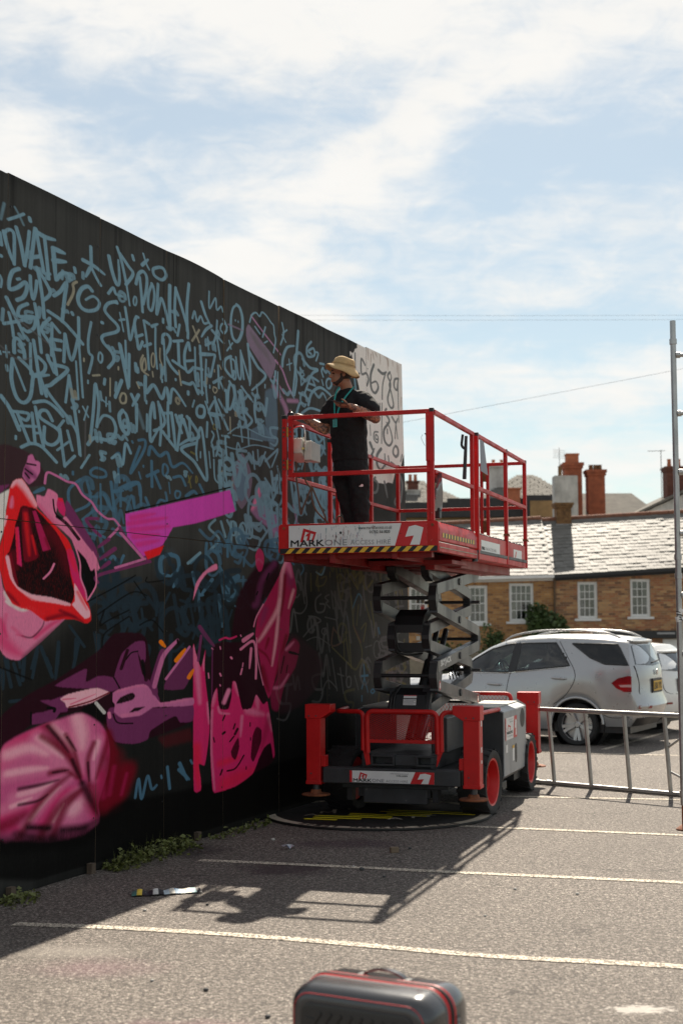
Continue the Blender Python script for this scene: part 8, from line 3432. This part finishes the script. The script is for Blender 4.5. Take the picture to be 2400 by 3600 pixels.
PANEG = glass('sash_glass', (.62, .66, .66), .5)


def slates(parent, x0, x1, ye, ze, yr, zr, slope_e, slope_r, vis, limit=295, wd=.27, ex_=.205):
    """courses of slates from the eaves line (ye, ze + slope*x) up to the ridge"""
    n_rows = int(math.hypot(yr - ye, zr - ze) / ex_)
    mbq = MB()
    mbq.box(0, wd - .006, -.012, 0, 0, ex_ * 1.25)
    me = mbq.mesh('slate', SLATE)
    rest = MB()
    cnt = 0
    for r in range(n_rows):
        f0, f1 = r / n_rows, (r + 1.25) / n_rows
        c = 0
        x = x0 + (-wd / 2 if r % 2 else 0)
        while x < x1:
            a, b = max(x, x0), min(x + wd, x1)
            xm = (a + b) / 2
            pz = lambda f: ze + slope_e * (xm - x0) + (zr + slope_r * (xm - x0) - ze - slope_e * (xm - x0)) * f
            p0 = Vector((a, ye + (yr - ye) * f0, pz(f0)))
            p1 = Vector((a, ye + (yr - ye) * f1, pz(f1)))
            up = (p1 - p0).normalized()
            nx = Vector((1, 0, (slope_e * (1 - f0) + slope_r * f0))).normalized()
            nn = nx.cross(up).normalized()
            lift_ = rnd.uniform(.004, .016)
            up2 = (up + nn * (-.045 + rnd.uniform(-.010, .010))).normalized()
            nx2 = (nx + nn * rnd.uniform(-.015, .015)).normalized()
            n2_ = nx2.cross(up2).normalized()
            if vis[0] <= a and b <= vis[1] and b - a > wd * .9 and cnt < limit and f0 < .995:
                o = bpy.data.objects.new('slate', me)
                col.objects.link(o)
                o.parent = parent
                M = Matrix((nx2, -n2_, up2)).transposed().to_4x4()
                M.translation = p0 + nn * (lift_ + .018)
                o.matrix_local = M
                cnt += 1
            elif b - a > .03:
                q0 = p0 + nn * (lift_ + .018)
                L = ex_ * 1.25
                w2 = b - a - .006
                v = [q0, q0 + nx2 * w2, q0 + nx2 * w2 + up2 * L, q0 + up2 * L]
                v = v + [u - n2_ * .012 for u in v]
                rest.add(v, [(0, 1, 2, 3), (0, 4, 5, 1), (1, 5, 6, 2), (3, 7, 4, 0)])
            x += wd
    if rest.v: tag(rest.build('slating', SLATE, parent), kind='stuff')


def cottage(x0, x1, zbase, ze, se, zr, sr, bm, wins, vis, nm, label, gcol, doors=(), brick_z=.9, view_z=2.5):
    """terraced cottage; front wall at y = 0 of its own frame"""
    h = empty(nm, (x0, 50, 0))
    tag(h, label, 'house', 'row of brick cottages across the yard')
    W = x1 - x0
    ops = [(a - x0, b - x0, c, d) for a, b, c, d in wins]
    dops = [(a - x0, b - x0, zbase, d) for a, b, d in doors]
    zf = lambda x: ze + se * x
    mb = MB()
    wall_grid(mb, 0, W, zbase, zf, ops + dops, 0, .25)
    for xa in (0, W - .24):
        mb.prism([(xa, .251, zbase), (xa, 5.4, zbase), (xa, 5.4, zf(xa) - .02), (xa, 2.75, zr + sr * xa - .15), (xa, .251, zf(xa) - .02)], (.24, 0, 0))
    mb.box(.24, W - .24, 5.2, 5.4, zbase, ze)
    wall = mb.build('wall', MORTAR, h)
    brick_face(wall, 0, W, brick_z, zf, ops + dops, 0.0, bm, (vis[0] - x0, vis[1] - x0, view_z))
    for a, b, c, d in ops:
        mb = MB()      # soldier arch over the window
        n = int((b - a + .2) / .076)
        for k in range(n):
            x = a - .1 + k * .076
            mb.box(x, x + .066, -.012, -.0075, d + .006, d + .19)
        tag(mb.build('window_arch', bm, wall), kind='stuff')
    roof = MB()
    yr = 2.75
    e0, e1, r0_, r1 = zf(0), zf(W), zr, zr + sr * W
    roof.add([(-.02, -.22, e0 - .06), (W + .02, -.22, e1 - .06), (W + .02, yr, r1), (-.02, yr, r0_), (-.02, 5.6, e0 - .06), (W + .02, 5.6, e1 - .06)], [(0, 1, 2, 3), (3, 2, 5, 4)])
    rf = roof.build('roof', SLATE, h)
    slates(rf, 0, W, -.20, e0 - .05, yr - .02, r0_ - .02, se, sr, (vis[0] - x0, vis[1] - x0))
    n = int(W / .33)
    for k in range(n):
        xa = W * k / n
        a, b = Vector((xa, yr, r0_ + sr * xa + .03)), Vector((xa + W / n - .012, yr, r0_ + sr * (xa + W / n) + .03))
        mb = MB()
        mb.cyl(a, b, .095, 10)
        mb.build('ridge_tile', RIDGE, rf, smooth=50)
    mb = MB()
    mb.beam((0, -.24, e0 - .09), (W, -.24, e1 - .09), .11, .10)
    mb.build('gutter', gcol[0], h)
    mb = MB()
    mb.beam((0, -.03, e0 - .16), (W, -.03, e1 - .16), .03, .14)
    mb.build('fascia_board', gcol[1], h)
    for i, (a, b, c, d) in enumerate(ops): sash_window(h, a, b, c, d, 0, 4 if b - a > .8 else 3, i)
    for a, b, d in ((a - x0, b - x0, d) for a, b, d in doors):
        mb = MB()
        mb.box(a, b, .06, .12, zbase, d)
        dr = mb.build('door', WPAINT, h)
        mb = MB()
        for q0, q1 in ((zbase + .2, zbase + .95), (zbase + 1.1, d - .25)):
            for u in (.12, .55):
                mb.box(a + (b - a) * u, a + (b - a) * (u + .33), .052, .06, q0, q1)
        mb.build('door_panel', WPAINT, dr)
    return h


RIDGE = mat('clay_ridge', (.20, .085, .05), .85, var=.3)
ZB = -1.3
hL = cottage(-.6, 7.42, ZB, 3.36, .02, 5.25, .05, YB, [(2.35, 3.0, 1.80, 3.10), (4.42, 5.10, 1.79, 3.13), (5.87, 6.72, 1.86, 3.20)], (4.6, 7.42), 'brick_cottage',
             'yellow brick cottage with white gutter and tall sash windows behind the lift', (WPAINT, WPAINT), [(.6, 1.5, .75)])
hR = cottage(7.43, 16.5, ZB, 3.50, .057, 5.58, .056, RB, [(8.27, 8.96, 1.95, 3.24), (10.12, 10.81, 2.01, 3.33), (12.9, 13.6, 2.1, 3.45), (14.9, 15.6, 2.2, 3.55)], (7.43, 12.0), 'brick_cottage',
             'brown brick cottage with black gutter and a dark shop fascia below its windows', (GUT, GUT), [(9.86, 10.5, 1.18), (11.22, 12.4, 1.22)])
mb = MB()
mb.cyl((.02, -.09, ZB), (.02, -.09, 3.35), .04, 10)
mb.build('drainpipe', mat('brown_pipe', (.10, .06, .03), .6), hR, smooth=40)
mb = MB()
mb.box(8.78 - 7.43, 13.4 - 7.43, -.14, -.01, 1.25, 1.52)
fc = mb.build('shop_fascia', GUT, hR, bevel=.01)
mb = MB()
mb.box(11.0 - 7.43, 11.62 - 7.43, -.17, -.141, 1.39, 1.46)
mb.build('sign_lamp', mat('lamp_grey', (.3, .3, .3), .4), fc)
# chimney on the ridge of the cottages
def chimney_block(parent, x0, x1, y0, y1, z0, z1, m, pots, name='chimney', cap=.1, potm=None, band=True):
    mb = MB()
    mb.box(x0, x1, y0, y1, z0, z1)
    if band:
        mb.box(x0 - .05, x1 + .05, y0 - .05, y1 + .05, z1 - cap * 1.6, z1 - cap * .6)
        mb.box(x0 - .09, x1 + .09, y0 - .09, y1 + .09, z1 - cap * .6, z1 + cap * .4)
    c = mb.build(name, m, parent)
    for k in range(pots):
        px = x0 + (x1 - x0) * (k + .5) / pots
        mb = MB()
        mb.lathe([(.11, 0), (.10, .1), (.085, .3), (.10, .33), (.10, .38), (.07, .38), (.06, .1)], 14, Matrix.Translation((px, (y0 + y1) / 2, z1 + cap * .4)))
        mb.build('chimney_pot', potm or TERRA, c, smooth=50)
    return c


OLDB = mat('old_brown_brick', (.16, .085, .035), .95, var=.5, scale=7, bump=.8, bscale=30)
ch = chimney_block(hR, .52, 1.06, 2.42, 3.05, 4.9, 6.20, OLDB, 0, cap=.09)
mb = MB()
mb.box(.49, 1.09, 2.39, 2.42, 5.20, 5.45)
mb.build('lead_flashing', LEADM, ch)

# ------------------------------------------------------------------ roofs beyond
STONE = mat('pale_stone', (.32, .27, .20), .9, var=.2, scale=1.2)
OCHRE = mat('ochre_render', (.30, .19, .085), .9, var=.25, scale=1.5)
DARKP = mat('dark_parapet', (.035, .035, .036), .8, var=.3)
WREND = mat('white_render', (.50, .49, .46), .85, var=.2, scale=1.6, dirt=.5)
REDB = mat('red_brick_far', (.30, .085, .04), .9, var=.25, scale=5, bump=.6, bscale=25)
manor = empty('hip_roofed_building', (2.0, 75, 0))
tag(manor, 'large old building with pale hipped slate roofs rising behind the cottages', 'building')
mb = MB()
mb.box(-6, 11.2, 0, 14, ZB, 7.35)
mb.build('wall', OCHRE, manor)
mb = MB()
mb.box(-6, 3.6, -.25, .4, 7.36, 8.15)
mb.box(3.6, 9.6, -.3, .3, 7.36, 8.35)
pz_ = mb.build('parapet', DARKP, manor)
mb = MB()
mb.box(-6, 11.2, -.3, -.001, 6.9, 7.2)
mb.build('cornice', STONE, manor)


def hip(x0, x1, y0, y1, ze, zr, rx0, rx1, nm, parent, m):
    ym = (y0 + y1) / 2
    mb = MB()
    mb.add([(x0, y0, ze), (x1, y0, ze), (x1, y1, ze), (x0, y1, ze), (rx0, ym, zr), (rx1, ym, zr)], [(0, 1, 5, 4), (1, 2, 5), (2, 3, 4, 5), (3, 0, 4)])
    return mb.build(nm, m, parent)


def slate_courses(parent, x0, x1, y0, ze, y1, zr, rx0, rx1, step=.28, wd=.42, limit=190):
    """front slope of a hipped roof laid in slates"""
    n = int(math.hypot(y1 - y0, zr - ze) / step)
    mbq = MB()
    mbq.box(0, wd - .01, -.015, 0, 0, step * 1.2)
    me = mbq.mesh('slate', FARSLATE)
    for r in range(n):
        f = r / n
        a, b = x0 + (rx0 - x0) * f, x1 + (rx1 - x1) * f
        k = max(1, int((b - a) / wd))
        for i in range(k):
            up = Vector((0, y1 - y0, zr - ze)).normalized()
            nn = Vector((1, 0, 0)).cross(up)
            up2 = (up + nn * rnd.uniform(-.04, .0)).normalized()
            nx2 = (Vector((1, 0, 0)) + nn * rnd.uniform(-.02, .02)).normalized()
            o = bpy.data.objects.new('slate', me)
            col.objects.link(o)
            o.parent = parent
            M = Matrix((nx2, -nx2.cross(up2).normalized(), up2)).transposed().to_4x4()
            M.translation = Vector((a + (b - a) * i / k, y0 + (y1 - y0) * f, ze + (zr - ze) * f)) + nn * .03
            o.matrix_local = M


r1_ = hip(-1.0, 4.9, .2, 9, 8.0, 9.72, 1.5, 2.6, 'roof', manor, FARSLATE)
slate_courses(r1_, -1.0, 4.9, .15, 8.0, 4.6, 9.72, 1.5, 2.6)
r2_ = hip(5.3, 10.4, .6, 9, 8.35, 10.05, 8.0, 8.9, 'roof', manor, FARSLATE)
slate_courses(r2_, 5.3, 10.4, .55, 8.35, 4.8, 10.05, 8.0, 8.9)
mb = MB()
mb.box(7.7, 9.4, -.9, .2, 7.25, 8.45)
dm = mb.build('dormer', DARKP, manor)
mb = MB()
mb.box(7.85, 9.05, -.96, -.901, 7.3, 8.15)
mb.build('dormer_front', OCHRE, dm)
chimney_block(manor, 6.15, 7.05, 2.5, 3.4, 8.4, 10.35, WREND, 2, cap=.06)
chimney_block(manor, 6.65, 7.4, -.5, .1, 8.0, 8.85, TERRA, 0, cap=.05)
chimney_block(manor, 1.55, 2.25, 2.0, 2.8, 8.4, 9.0, WREND, 0, cap=.05)
chimney_block(manor, 1.62, 2.18, 2.05, 2.75, 9.0, 9.5, mat('dark_red_brick', (.12, .045, .03), .9, var=.4, scale=8), 2, cap=.05)
for z in (6.3, 6.75):
    mb = MB()
    mb.cyl((1.5, -1.2, z), (9.5, -1.2, z), .03, 8)
    mb.build('roof_handrail', LEADM, manor)
for k in range(7):
    mb = MB()
    mb.cyl((1.7 + k * 1.25, -1.2, 5.0), (1.7 + k * 1.25, -1.2, 6.8), .03, 8)
    mb.build('handrail_post', LEADM, manor)
mb = MB()
mb.box(-6, 10.5, -1.6, -.301, 4.6, 5.6)
mb.build('lower_roof', STONE, manor)

gab = empty('chimney_house', (11.2, 66, 0))
tag(gab, 'house behind the cottages with a white stack and two tall red brick chimneys', 'house')
mb = MB()
mb.box(-1.0, 4.2, 0, 7, ZB, 6.2)
mb.build('wall', OCHRE, gab)
mb = MB()
mb.add([(-1.3, -.3, 6.15), (4.4, -.3, 6.15), (4.4, 7.3, 6.15), (-1.3, 7.3, 6.15), (.2, 3.4, 8.1), (3.0, 3.4, 8.1)], [(0, 1, 5, 4), (1, 2, 5), (2, 3, 4, 5), (3, 0, 4)])
mb.build('roof', FARSLATE, gab)
c = chimney_block(gab, -1.28, -.22, -.2, .7, 5.0, 8.62, WREND, 0, cap=.05, band=False)
mb = MB()
mb.cyl((-.98, .2, 8.62), (-.98, .2, 9.1), .09, 12)
mb.build('flue_pipe', OLDB, c, smooth=40)
for x0_, zt in ((-.62 + .0, 9.75), (.48, 9.42)):
    c = chimney_block(gab, x0_, x0_ + .80, 1.0 + x0_ * .1, 1.8, 5.9, zt - .45, REDB, 0, cap=.14)
    mb = MB()
    if x0_ < 0:
        mb.box(x0_ + .12, x0_ + .68, 1.1, 1.7, zt - .39, zt - .02)
        mb.box(x0_ + .09, x0_ + .71, 1.07, 1.73, zt - .02, zt + .06)
    else:
        for px_ in (.2, .42, .62): mb.lathe([(.11, 0), (.10, .22), (.12, .25), (.07, .25), (.06, .05)], 12, Matrix.Translation((x0_ + px_, 1.4, zt - .39)))
    mb.build('chimney_pot', TERRA if x0_ < 0 else OLDB, c)
    mb = MB()
    mb.box(x0_ + .03, x0_ + .77, .99 + x0_ * .1, 1.0 + x0_ * .1, zt - 2.2, zt - 2.1)
    mb.build('brick_band', REDB, c)
mb = MB()
mb.cyl((-.95, .5, 8.6), (-.95, .5, 10.0), .015, 6)
for k in range(5): mb.cyl((-1.25 + .0, .45 + .0, 9.55 + k * .09), (-.65, .55, 9.5 + k * .09), .008, 5)
mb.build('television_aerial', LEADM, gab)
gr = empty('gabled_house', (14.6, 64, 0))
tag(gr, 'white gabled house with a dark chimney beyond the cottage roof at the right', 'house')
mb = MB()
mb.prism([(-1.4, 0, ZB), (4.2, 0, ZB), (4.2, 0, 6.6), (1.5, 0, 7.85), (-1.4, 0, 6.55)], (0, 8, 0))
mb.build('wall', WREND, gr)
mb = MB()
mb.prism([(-1.6, -.2, 6.5), (1.5, -.2, 7.93), (4.4, -.2, 6.65), (4.4, -.2, 6.75), (1.5, -.2, 8.06), (-1.6, -.2, 6.62)], (0, 8.4, 0))
mb.build('roof', FARSLATE, gr)
chimney_block(gr, .35, 1.2, 1.0, 1.9, 7.0, 8.9, mat('dark_red_brick', (.12, .045, .03), .9), 2, cap=.1)
mb = MB()
mb.cyl((.0, .6, 7.0), (.0, .6, 9.65), .018, 6)
mb.cyl((-.6, .6, 9.6), (.2, .6, 9.62), .012, 6)
for k in range(5): mb.cyl((-.5 + k * .14, .45, 9.6), (-.5 + k * .14, .75, 9.6), .008, 5)
mb.build('television_aerial', LEADM, gr)

# ------------------------------------------------------------------ climbing shrub and low bushes at the cottage wall
IVY = mat('shrub_leaf', (.05, .085, .022), .6, var=.55, scale=5)


def leafy(name, c, rx, ry, rz_, n, sz, label, cat, seed):
    r = random.Random(seed)
    root = empty(name, c)
    tag(root, label, cat)
    mb = MB()
    lobes = [(r.uniform(-.65, .65) * rx, r.uniform(-.4, .4) * ry, r.uniform(-.7, .6) * rz_, r.uniform(.35, .6)) for _ in range(9)]
    for k in range(n):
        lx, ly, lz, lr = r.choice(lobes)
        v = Vector((r.gauss(0, 1), r.gauss(0, 1), r.gauss(0, 1))).normalized() * (r.random() ** .4)
        p = Vector((lx + v.x * lr * rx, ly + v.y * lr * ry, lz + v.z * lr * rz_))
        d = Vector((r.uniform(-1, 1), r.uniform(-1, 1), r.uniform(-.6, .6))).normalized()
        e = d.cross(Vector((r.uniform(-1, 1), r.uniform(-1, 1), r.uniform(-1, 1)))).normalized()
        s = sz * r.uniform(.6, 1.3)
        mb.add([p - d * s, p + e * s * .6, p + d * s, p - e * s * .6], [(0, 1, 2, 3)])
    tag(mb.build('foliage', IVY, root), kind='stuff')
    mb = MB()
    for k in range(5):
        mb.tube([(r.uniform(-.2, .2) * rx, .0, -c[2] + ZB), (r.uniform(-.3, .3) * rx, 0, -rz_ * .6), (r.uniform(-.6, .6) * rx, r.uniform(-.2, .2) * ry, r.uniform(-.1, .5) * rz_)], [.04, .03, .01], 6)
    mb.build('stem', TIMBER, root)


leafy('climbing_shrub', (7.05, 49.4, 1.40), .98, .5, 1.05, 3600, .08, 'dark green shrub climbing the wall between the two cottages', 'shrub', 3)
leafy('garden_bush', (3.7, 48.6, .45), .75, .5, .95, 1500, .07, 'dark bush against the yellow cottage behind the scissor arms', 'bush', 4)
leafy('garden_bush', (5.15, 48.9, 1.0), .45, .35, .75, 900, .06, 'small round bush below the sash window of the yellow cottage', 'bush', 5)

# ------------------------------------------------------------------ metal frame leaning beside the lift
fr = empty('barrier_frame', (2.25, 16.535, 0), math.atan2(-1.28, 1.36))
tag(fr, 'long aluminium ladder frame standing on edge on the tarmac beside the lift', 'frame')
TILT = .10
mb = MB()
mb.cyl((-.05, 0, .028), (3.0, 0, .028), .026, 14)
mb.build('bottom_tube', ALU, fr, smooth=50)
mb = MB()
mb.cyl((-.06, -TILT, .865), (3.0, -TILT, .865), .026, 14)
mb.build('top_tube', ALU, fr, smooth=50)
for x in (.22, .715, 1.215, 1.715, 2.215, 2.715):
    mb = MB()
    mb.cyl((x, 0, .03), (x, -TILT, .862), .0235, 12)
    mb.build('upright', ALU, fr, smooth=50)
for a, b in (((1.73, -.06, .52), (2.2, -TILT, .83)), ((1.73, -.02, .26), (2.2, -.0, .06))):
    mb = MB()
    mb.cyl(a, b, .013, 10)
    mb.build('brace', ALU, fr, smooth=50)
for x, z, y in ((-.05, .028, 0), (.12, .028, 0)):
    mb = MB()
    mb.cyl((x, y, z), (x + .06, y, z), .033, 12)
    mb.build('sleeve', ALU, fr, smooth=50)

# scaffold tower frame at the right edge of the view
tw = empty('scaffold_tower', (3.05, 12.9, 0), radians(-6))
tag(tw, 'tall aluminium scaffold tower frame with rungs at the right edge', 'scaffold')
for x in (0, 1.35):
    mb = MB()
    mb.cyl((x, 0, .22), (x, 0, 4.62), .0265, 14)
    p = mb.build('upright', ALU, tw, smooth=50)
    for z in (2.25, 2.42, 4.40, .30):
        mb = MB()
        mb.cyl((x, 0, z), (x, 0, z + .05), .034, 14)
        mb.build('collar', ALU, p, smooth=50)
    mb = MB()
    mb.cyl((x, 0, .05), (x, 0, .22), .018, 12)
    mb.lathe([(.001, 0), (.07, 0), (.07, .012), (.02, .05), (.001, .05)], 20, Matrix.Translation((x, 0, 0)))
    mb.build('base_foot', RUST, p, smooth=40)
for z in (.50, 1.03, 1.57, 2.10, 2.66, 3.22, 3.76, 4.30):
    mb = MB()
    mb.cyl((.02, 0, z), (1.33, 0, z), .019, 12)
    r_ = mb.build('rung', ALU, tw, smooth=50)
    mb = MB()
    mb.cyl((.022, 0, z), (.06, 0, z), .028, 12)
    mb.build('collar', ALU, r_, smooth=50)
for z0, z1 in ((.6, 2.6), (2.3, 4.2)):
    mb = MB()
    mb.cyl((1.35, 0, z0), (1.75, 1.6, z1), .019, 10)
    mb.build('brace', ALU, tw, smooth=50)
mb = MB()
mb.cyl((1.75, 1.6, .0), (1.75, 1.6, 4.4), .0265, 14)
mb.build('upright', ALU, tw, smooth=50)
mb = MB()
for k, (z, s) in enumerate(((1.93, 1), (1.86, -1))):
    mb.lathe([(.0285, 0), (.0285, .05)], 18, Matrix.Translation((0, 0, z)) @ Matrix.Rotation(radians(14 * s), 4, 'Y'), cap=False)
mb.tube([(.02, -.02, 1.90), (.06, -.03, 1.84), (.10, -.02, 1.78)], [.012, .012, .008], 4)
tp = mb.build('barrier_tape', WHITE, tw)
mb = MB()
for k in range(4):
    mb.lathe([(.0292, 0), (.0292, .008)], 18, Matrix.Translation((0, 0, 1.875 + k * .022)) @ Matrix.Rotation(radians(14), 4, 'Y'), cap=False)
mb.build('tape_band', INK, tp)

# ------------------------------------------------------------------ suitcase in the foreground
sc_ = empty('suitcase', (.128, 5.30, 0), radians(-29.5))
tag(sc_, 'dark grey hard suitcase with red zip piping standing in the foreground', 'suitcase')
SHELL = mat('grey_shell', (.055, .055, .058), .22, .3, var=.12, scale=3, bump=.06, bscale=220, coat=.5)
W2, HT, DP = .292, .565, .33
def shell_ring(ins, y, r):
    return [Vector((x, y, z)) for x, z in rounded(-W2 + ins, W2 - ins, .045 + ins, HT - ins, max(.01, r - ins * .6), 8)]
for nm, ysg in (('front_shell', -1), ('back_shell', 1)):
    mb = MB()
    rings = []
    prof = [(0.0, .010), (0.0, .06), (.002, .11), (.008, .138), (.02, .155), (.04, .1645), (.055, .1665)] if ysg < 0 else [(0.0, .008), (0.0, .07), (.003, .12), (.012, .15), (.03, .166), (.05, .17)]
    for ins, y in prof: rings.append(shell_ring(ins, ysg * y, .085))
    if ysg > 0: rings = rings[::1]
    mb.loft(rings)
    sh = mb.build(nm, SHELL, sc_, smooth=45)
    if ysg < 0:
        # recessed front face with slanted ribs and its red edge line
        mb = MB()
        mb.tube([q + Vector((0, -.003, 0)) for q in shell_ring(.030, -.161, .085)] + [shell_ring(.030, -.161, .085)[0] + Vector((0, -.003, 0))], 0.0015, 6)
        mb.build('red_piping', REDINK, sh)
        mb = MB()
        mb.loft([[q for q in shell_ring(.060, -.1655, .085)], [q for q in shell_ring(.064, -.172, .08)], [q for q in shell_ring(.075, -.174, .07)]])
        fp = mb.build('front_panel', mat('shaded_shell', (.014, .014, .015), .38, var=.15, coat=.2), sh, smooth=40)  # near-black panel: shade on the front face is put into its colour
        for k in range(11):
            a = Vector((-.185 + k * .042, -.1755, .475))
            b = Vector((-.185 + k * .042 - .16, -.1755, .24))
            f0 = max(0, (-.185 - b.x) / (a.x - b.x)) if b.x < -.185 else 0
            b = b + (a - b) * f0
            if a.x > .20: continue
            mb = MB()
            mb.beam(a, b, .012, .006, up=(0, 1, 0))
            mb.build('rib', mat('shaded_shell', (.014, .014, .015)), fp, bevel=.002)
        for k in range(9):
            mb = MB()
            mb.beam((-.205, -.1755, .45 - k * .036), (-.165 + .012 * k, -.1755, .442 - k * .036), .012, .006, up=(0, 1, 0))
            mb.build('rib', mat('shaded_shell', (.014, .014, .015)), fp, bevel=.002)
for y, r, m_ in ((-.022, .0068, REDINK), (.022, .0060, REDINK), (0, .010, mat('zip_black', (.02, .02, .02), .7))):
    q = [Vector((x, y, z)) for x, z in rounded(-W2 - .001, W2 + .001, .044, HT + .001, .085, 8)]
    mb = MB()
    mb.tube(q + [q[0]], r, 8)
    mb.build('zip', m_, sc_, smooth=60)
for y in (-.034,):
    q = [Vector((x, y, z)) for x, z in rounded(-W2 - .0005, W2 + .0005, .0445, HT + .0005, .085, 8)]
    mb = MB()
    mb.tube(q + [q[0]], .003, 6)
    mb.build('zip', mat('zip_grey', (.22, .22, .22), .6), sc_, smooth=60)
mb = MB()
P = crv([(-.085, .05, HT + .002), (-.055, .05, HT + .018), (0, .05, HT + .026), (.055, .05, HT + .018), (.085, .05, HT + .002)], 6)
vs = []
for p in P: vs.append([Vector((p[0], p[1] + dy, p[2] + dz)) for dy, dz in ((-.014, 0), (.014, 0), (.014, .007), (-.014, .007))])
mb.loft(vs)
hd = mb.build('carry_handle', SHELL, sc_, smooth=30)
mb = MB()
mb.tube([(p[0], p[1] - .0145, p[2] + .003) for p in P], .0025, 6)
mb.build('red_piping', mat('dark_red_trim', (.2, .02, .02), .5), hd)
mb = MB()
for x in (-.095, .095): mb.box(x - .014, x + .014, .03, .07, HT - .003, HT + .006)
mb.build('handle_foot', BLACK, sc_, bevel=.002)
mb = MB()
mb.box(W2 - .003, W2 + .003, .035, .065, .40, .47)
lk = mb.build('combination_lock', BLACK, sc_, bevel=.003)
for k in range(3):
    mb = MB()
    mb.box(W2 + .003, W2 + .0045, .042, .058, .412 + k * .018, .424 + k * .018)
    mb.build('lock_wheel', COWL, lk)
for x in (-.19, .19):
    for y in (-.1, .1):
        mb = MB()
        mb.cyl((x - .012, y, .024), (x + .012, y, .024), .024, 18)
        mb.box(x - .02, x + .02, y - .018, y + .018, .035, .052)
        mb.build('caster', BLACK, sc_, smooth=40)

# ------------------------------------------------------------------ litter on the tarmac
lt = empty('paper_strip', (-1.225, 10.02, .004), math.atan2(.10, .459))
tag(lt, 'long crumpled strip of colourful printed paper lying on the tarmac', 'litter')
cols_ = [(.05, .16, .14), (.62, .45, .05), (.02, .02, .025), (.02, .02, .025), (.55, .55, .52), (.02, .02, .025), (.45, .55, .6), (.6, .58, .5), (.10, .25, .4), (.55, .6, .5), (.7, .66, .55), (.25, .5, .5), (.02, .02, .025)]
n = len(cols_)
for k in range(n):
    x0_, x1_ = -.235 + .47 * k / n, -.235 + .47 * (k + 1) / n
    v = []
    for i in range(4):
        x = x0_ + (x1_ - x0_) * i / 3
        h = .010 + .016 * abs(sin(x * 26)) + .004 * sin(x * 60)
        v += [(x + .01 * sin(x * 9), -.07 + .012 * sin(x * 8), h * .3), (x, 0, h + .006), (x - .005, .07 + .012 * sin(x * 11), h * .5)]
    mb = MB()
    mb.add(v, [(3 * i + j, 3 * i + 3 + j, 3 * i + 4 + j, 3 * i + 1 + j) for i in range(3) for j in range(2)])
    mb.build('printed_panel', mat('paper_%s' % 'abcdefghijklm'[k], cols_[k], .55, var=.3, scale=60, wear=(.6, .6, .56), wear_amt=.35, wscale=60), lt)
wr = empty('foil_wrapper', (-.448, 11.93, .0), .5)
tag(wr, 'small crumpled silver and blue wrapper lying on the dark tarmac', 'litter')
mb = MB()
r = random.Random(5)
v = [(-.06 + .03 * i, -.025 + .025 * j, .004 + r.uniform(0, .035)) for i in range(5) for j in range(3)]
mb.add(v, [(3 * i + j, 3 * i + 3 + j, 3 * i + 4 + j, 3 * i + 1 + j) for i in range(4) for j in range(2)])
mb.build('foil', mat('foil', (.5, .52, .55), .3, .5), wr)
mb = MB()
mb.add([(v[k][0], v[k][1], v[k][2] + .002) for k in (3, 6, 7, 4)], [(0, 1, 2, 3)])
mb.build('print', mat('print_blue', (.03, .12, .35), .4), wr)
bk = empty('wooden_offcut', (.416, 11.73, 0), .3)
tag(bk, 'small brown wooden offcut on the tarmac in front of the round board', 'litter')
mb = MB()
mb.box(-.035, .035, -.02, .02, 0, .045)
mb.build('block', TIMBER, bk, bevel=.004)
mb = MB()
mb.box(-.012, .04, .021, .05, .0, .02)
mb.build('splinter', TIMBER, bk, bevel=.002)
r = random.Random(8)
specks = ((-1.29, 9.42), (-.19, 11.2), (.08, 11.05), (.14, 10.9), (-.6, 12.4), (.55, 11.9), (1.2, 10.1), (-.9, 9.6), (.9, 9.2), (-.36, 6.9), (1.6, 9.9), (.3, 10.6), (-1.0, 7.6), (-.7, 7.4))
for k, (x, y) in enumerate(specks):
    mb = MB()
    s = r.uniform(.010, .022)
    ball(mb, (0, 0, s * .55), s, (1, r.uniform(.6, .9), .6), 7)
    st_ = mb.build('pebble', mat('pebble_%s' % ('pale', 'dark')[k % 2], ((.5, .48, .44), (.06, .06, .06))[k % 2], .8), None, smooth=30)
    st_.location = (x, y, 0)
    tag(st_, ('pale pebble' if k % 2 == 0 else 'dark pebble') + ' lying loose on the tarmac', 'pebble', ('pale' if k % 2 == 0 else 'dark') + ' pebbles on the tarmac')

# ------------------------------------------------------------------ overhead wires
WIREM = mat('overhead_wire', (.22, .23, .25), .7)
for a, b, lb in (((-30, 60, 15.35), (40, 60, 15.0), 'thin overhead wire high across the sky, upper of the pair'), ((-30, 60, 15.1), (40, 60, 14.85), 'thin overhead wire high across the sky, lower of the pair'),
                 ((-22, 40, 3.15), (40, 40, 14.9), 'thin overhead wire sloping up to the right above the cottages')):
    pts = []
    for k in range(25):
        f = k / 24
        pts.append((a[0] + (b[0] - a[0]) * f, a[1], a[2] + (b[2] - a[2]) * f - .5 * 4 * f * (1 - f) * (.5 if a[2] > 10 else .3)))
    mb = MB()
    mb.tube(pts, .0045, 5)
    tag(mb.build('overhead_wire', WIREM, None), lb, 'wire')
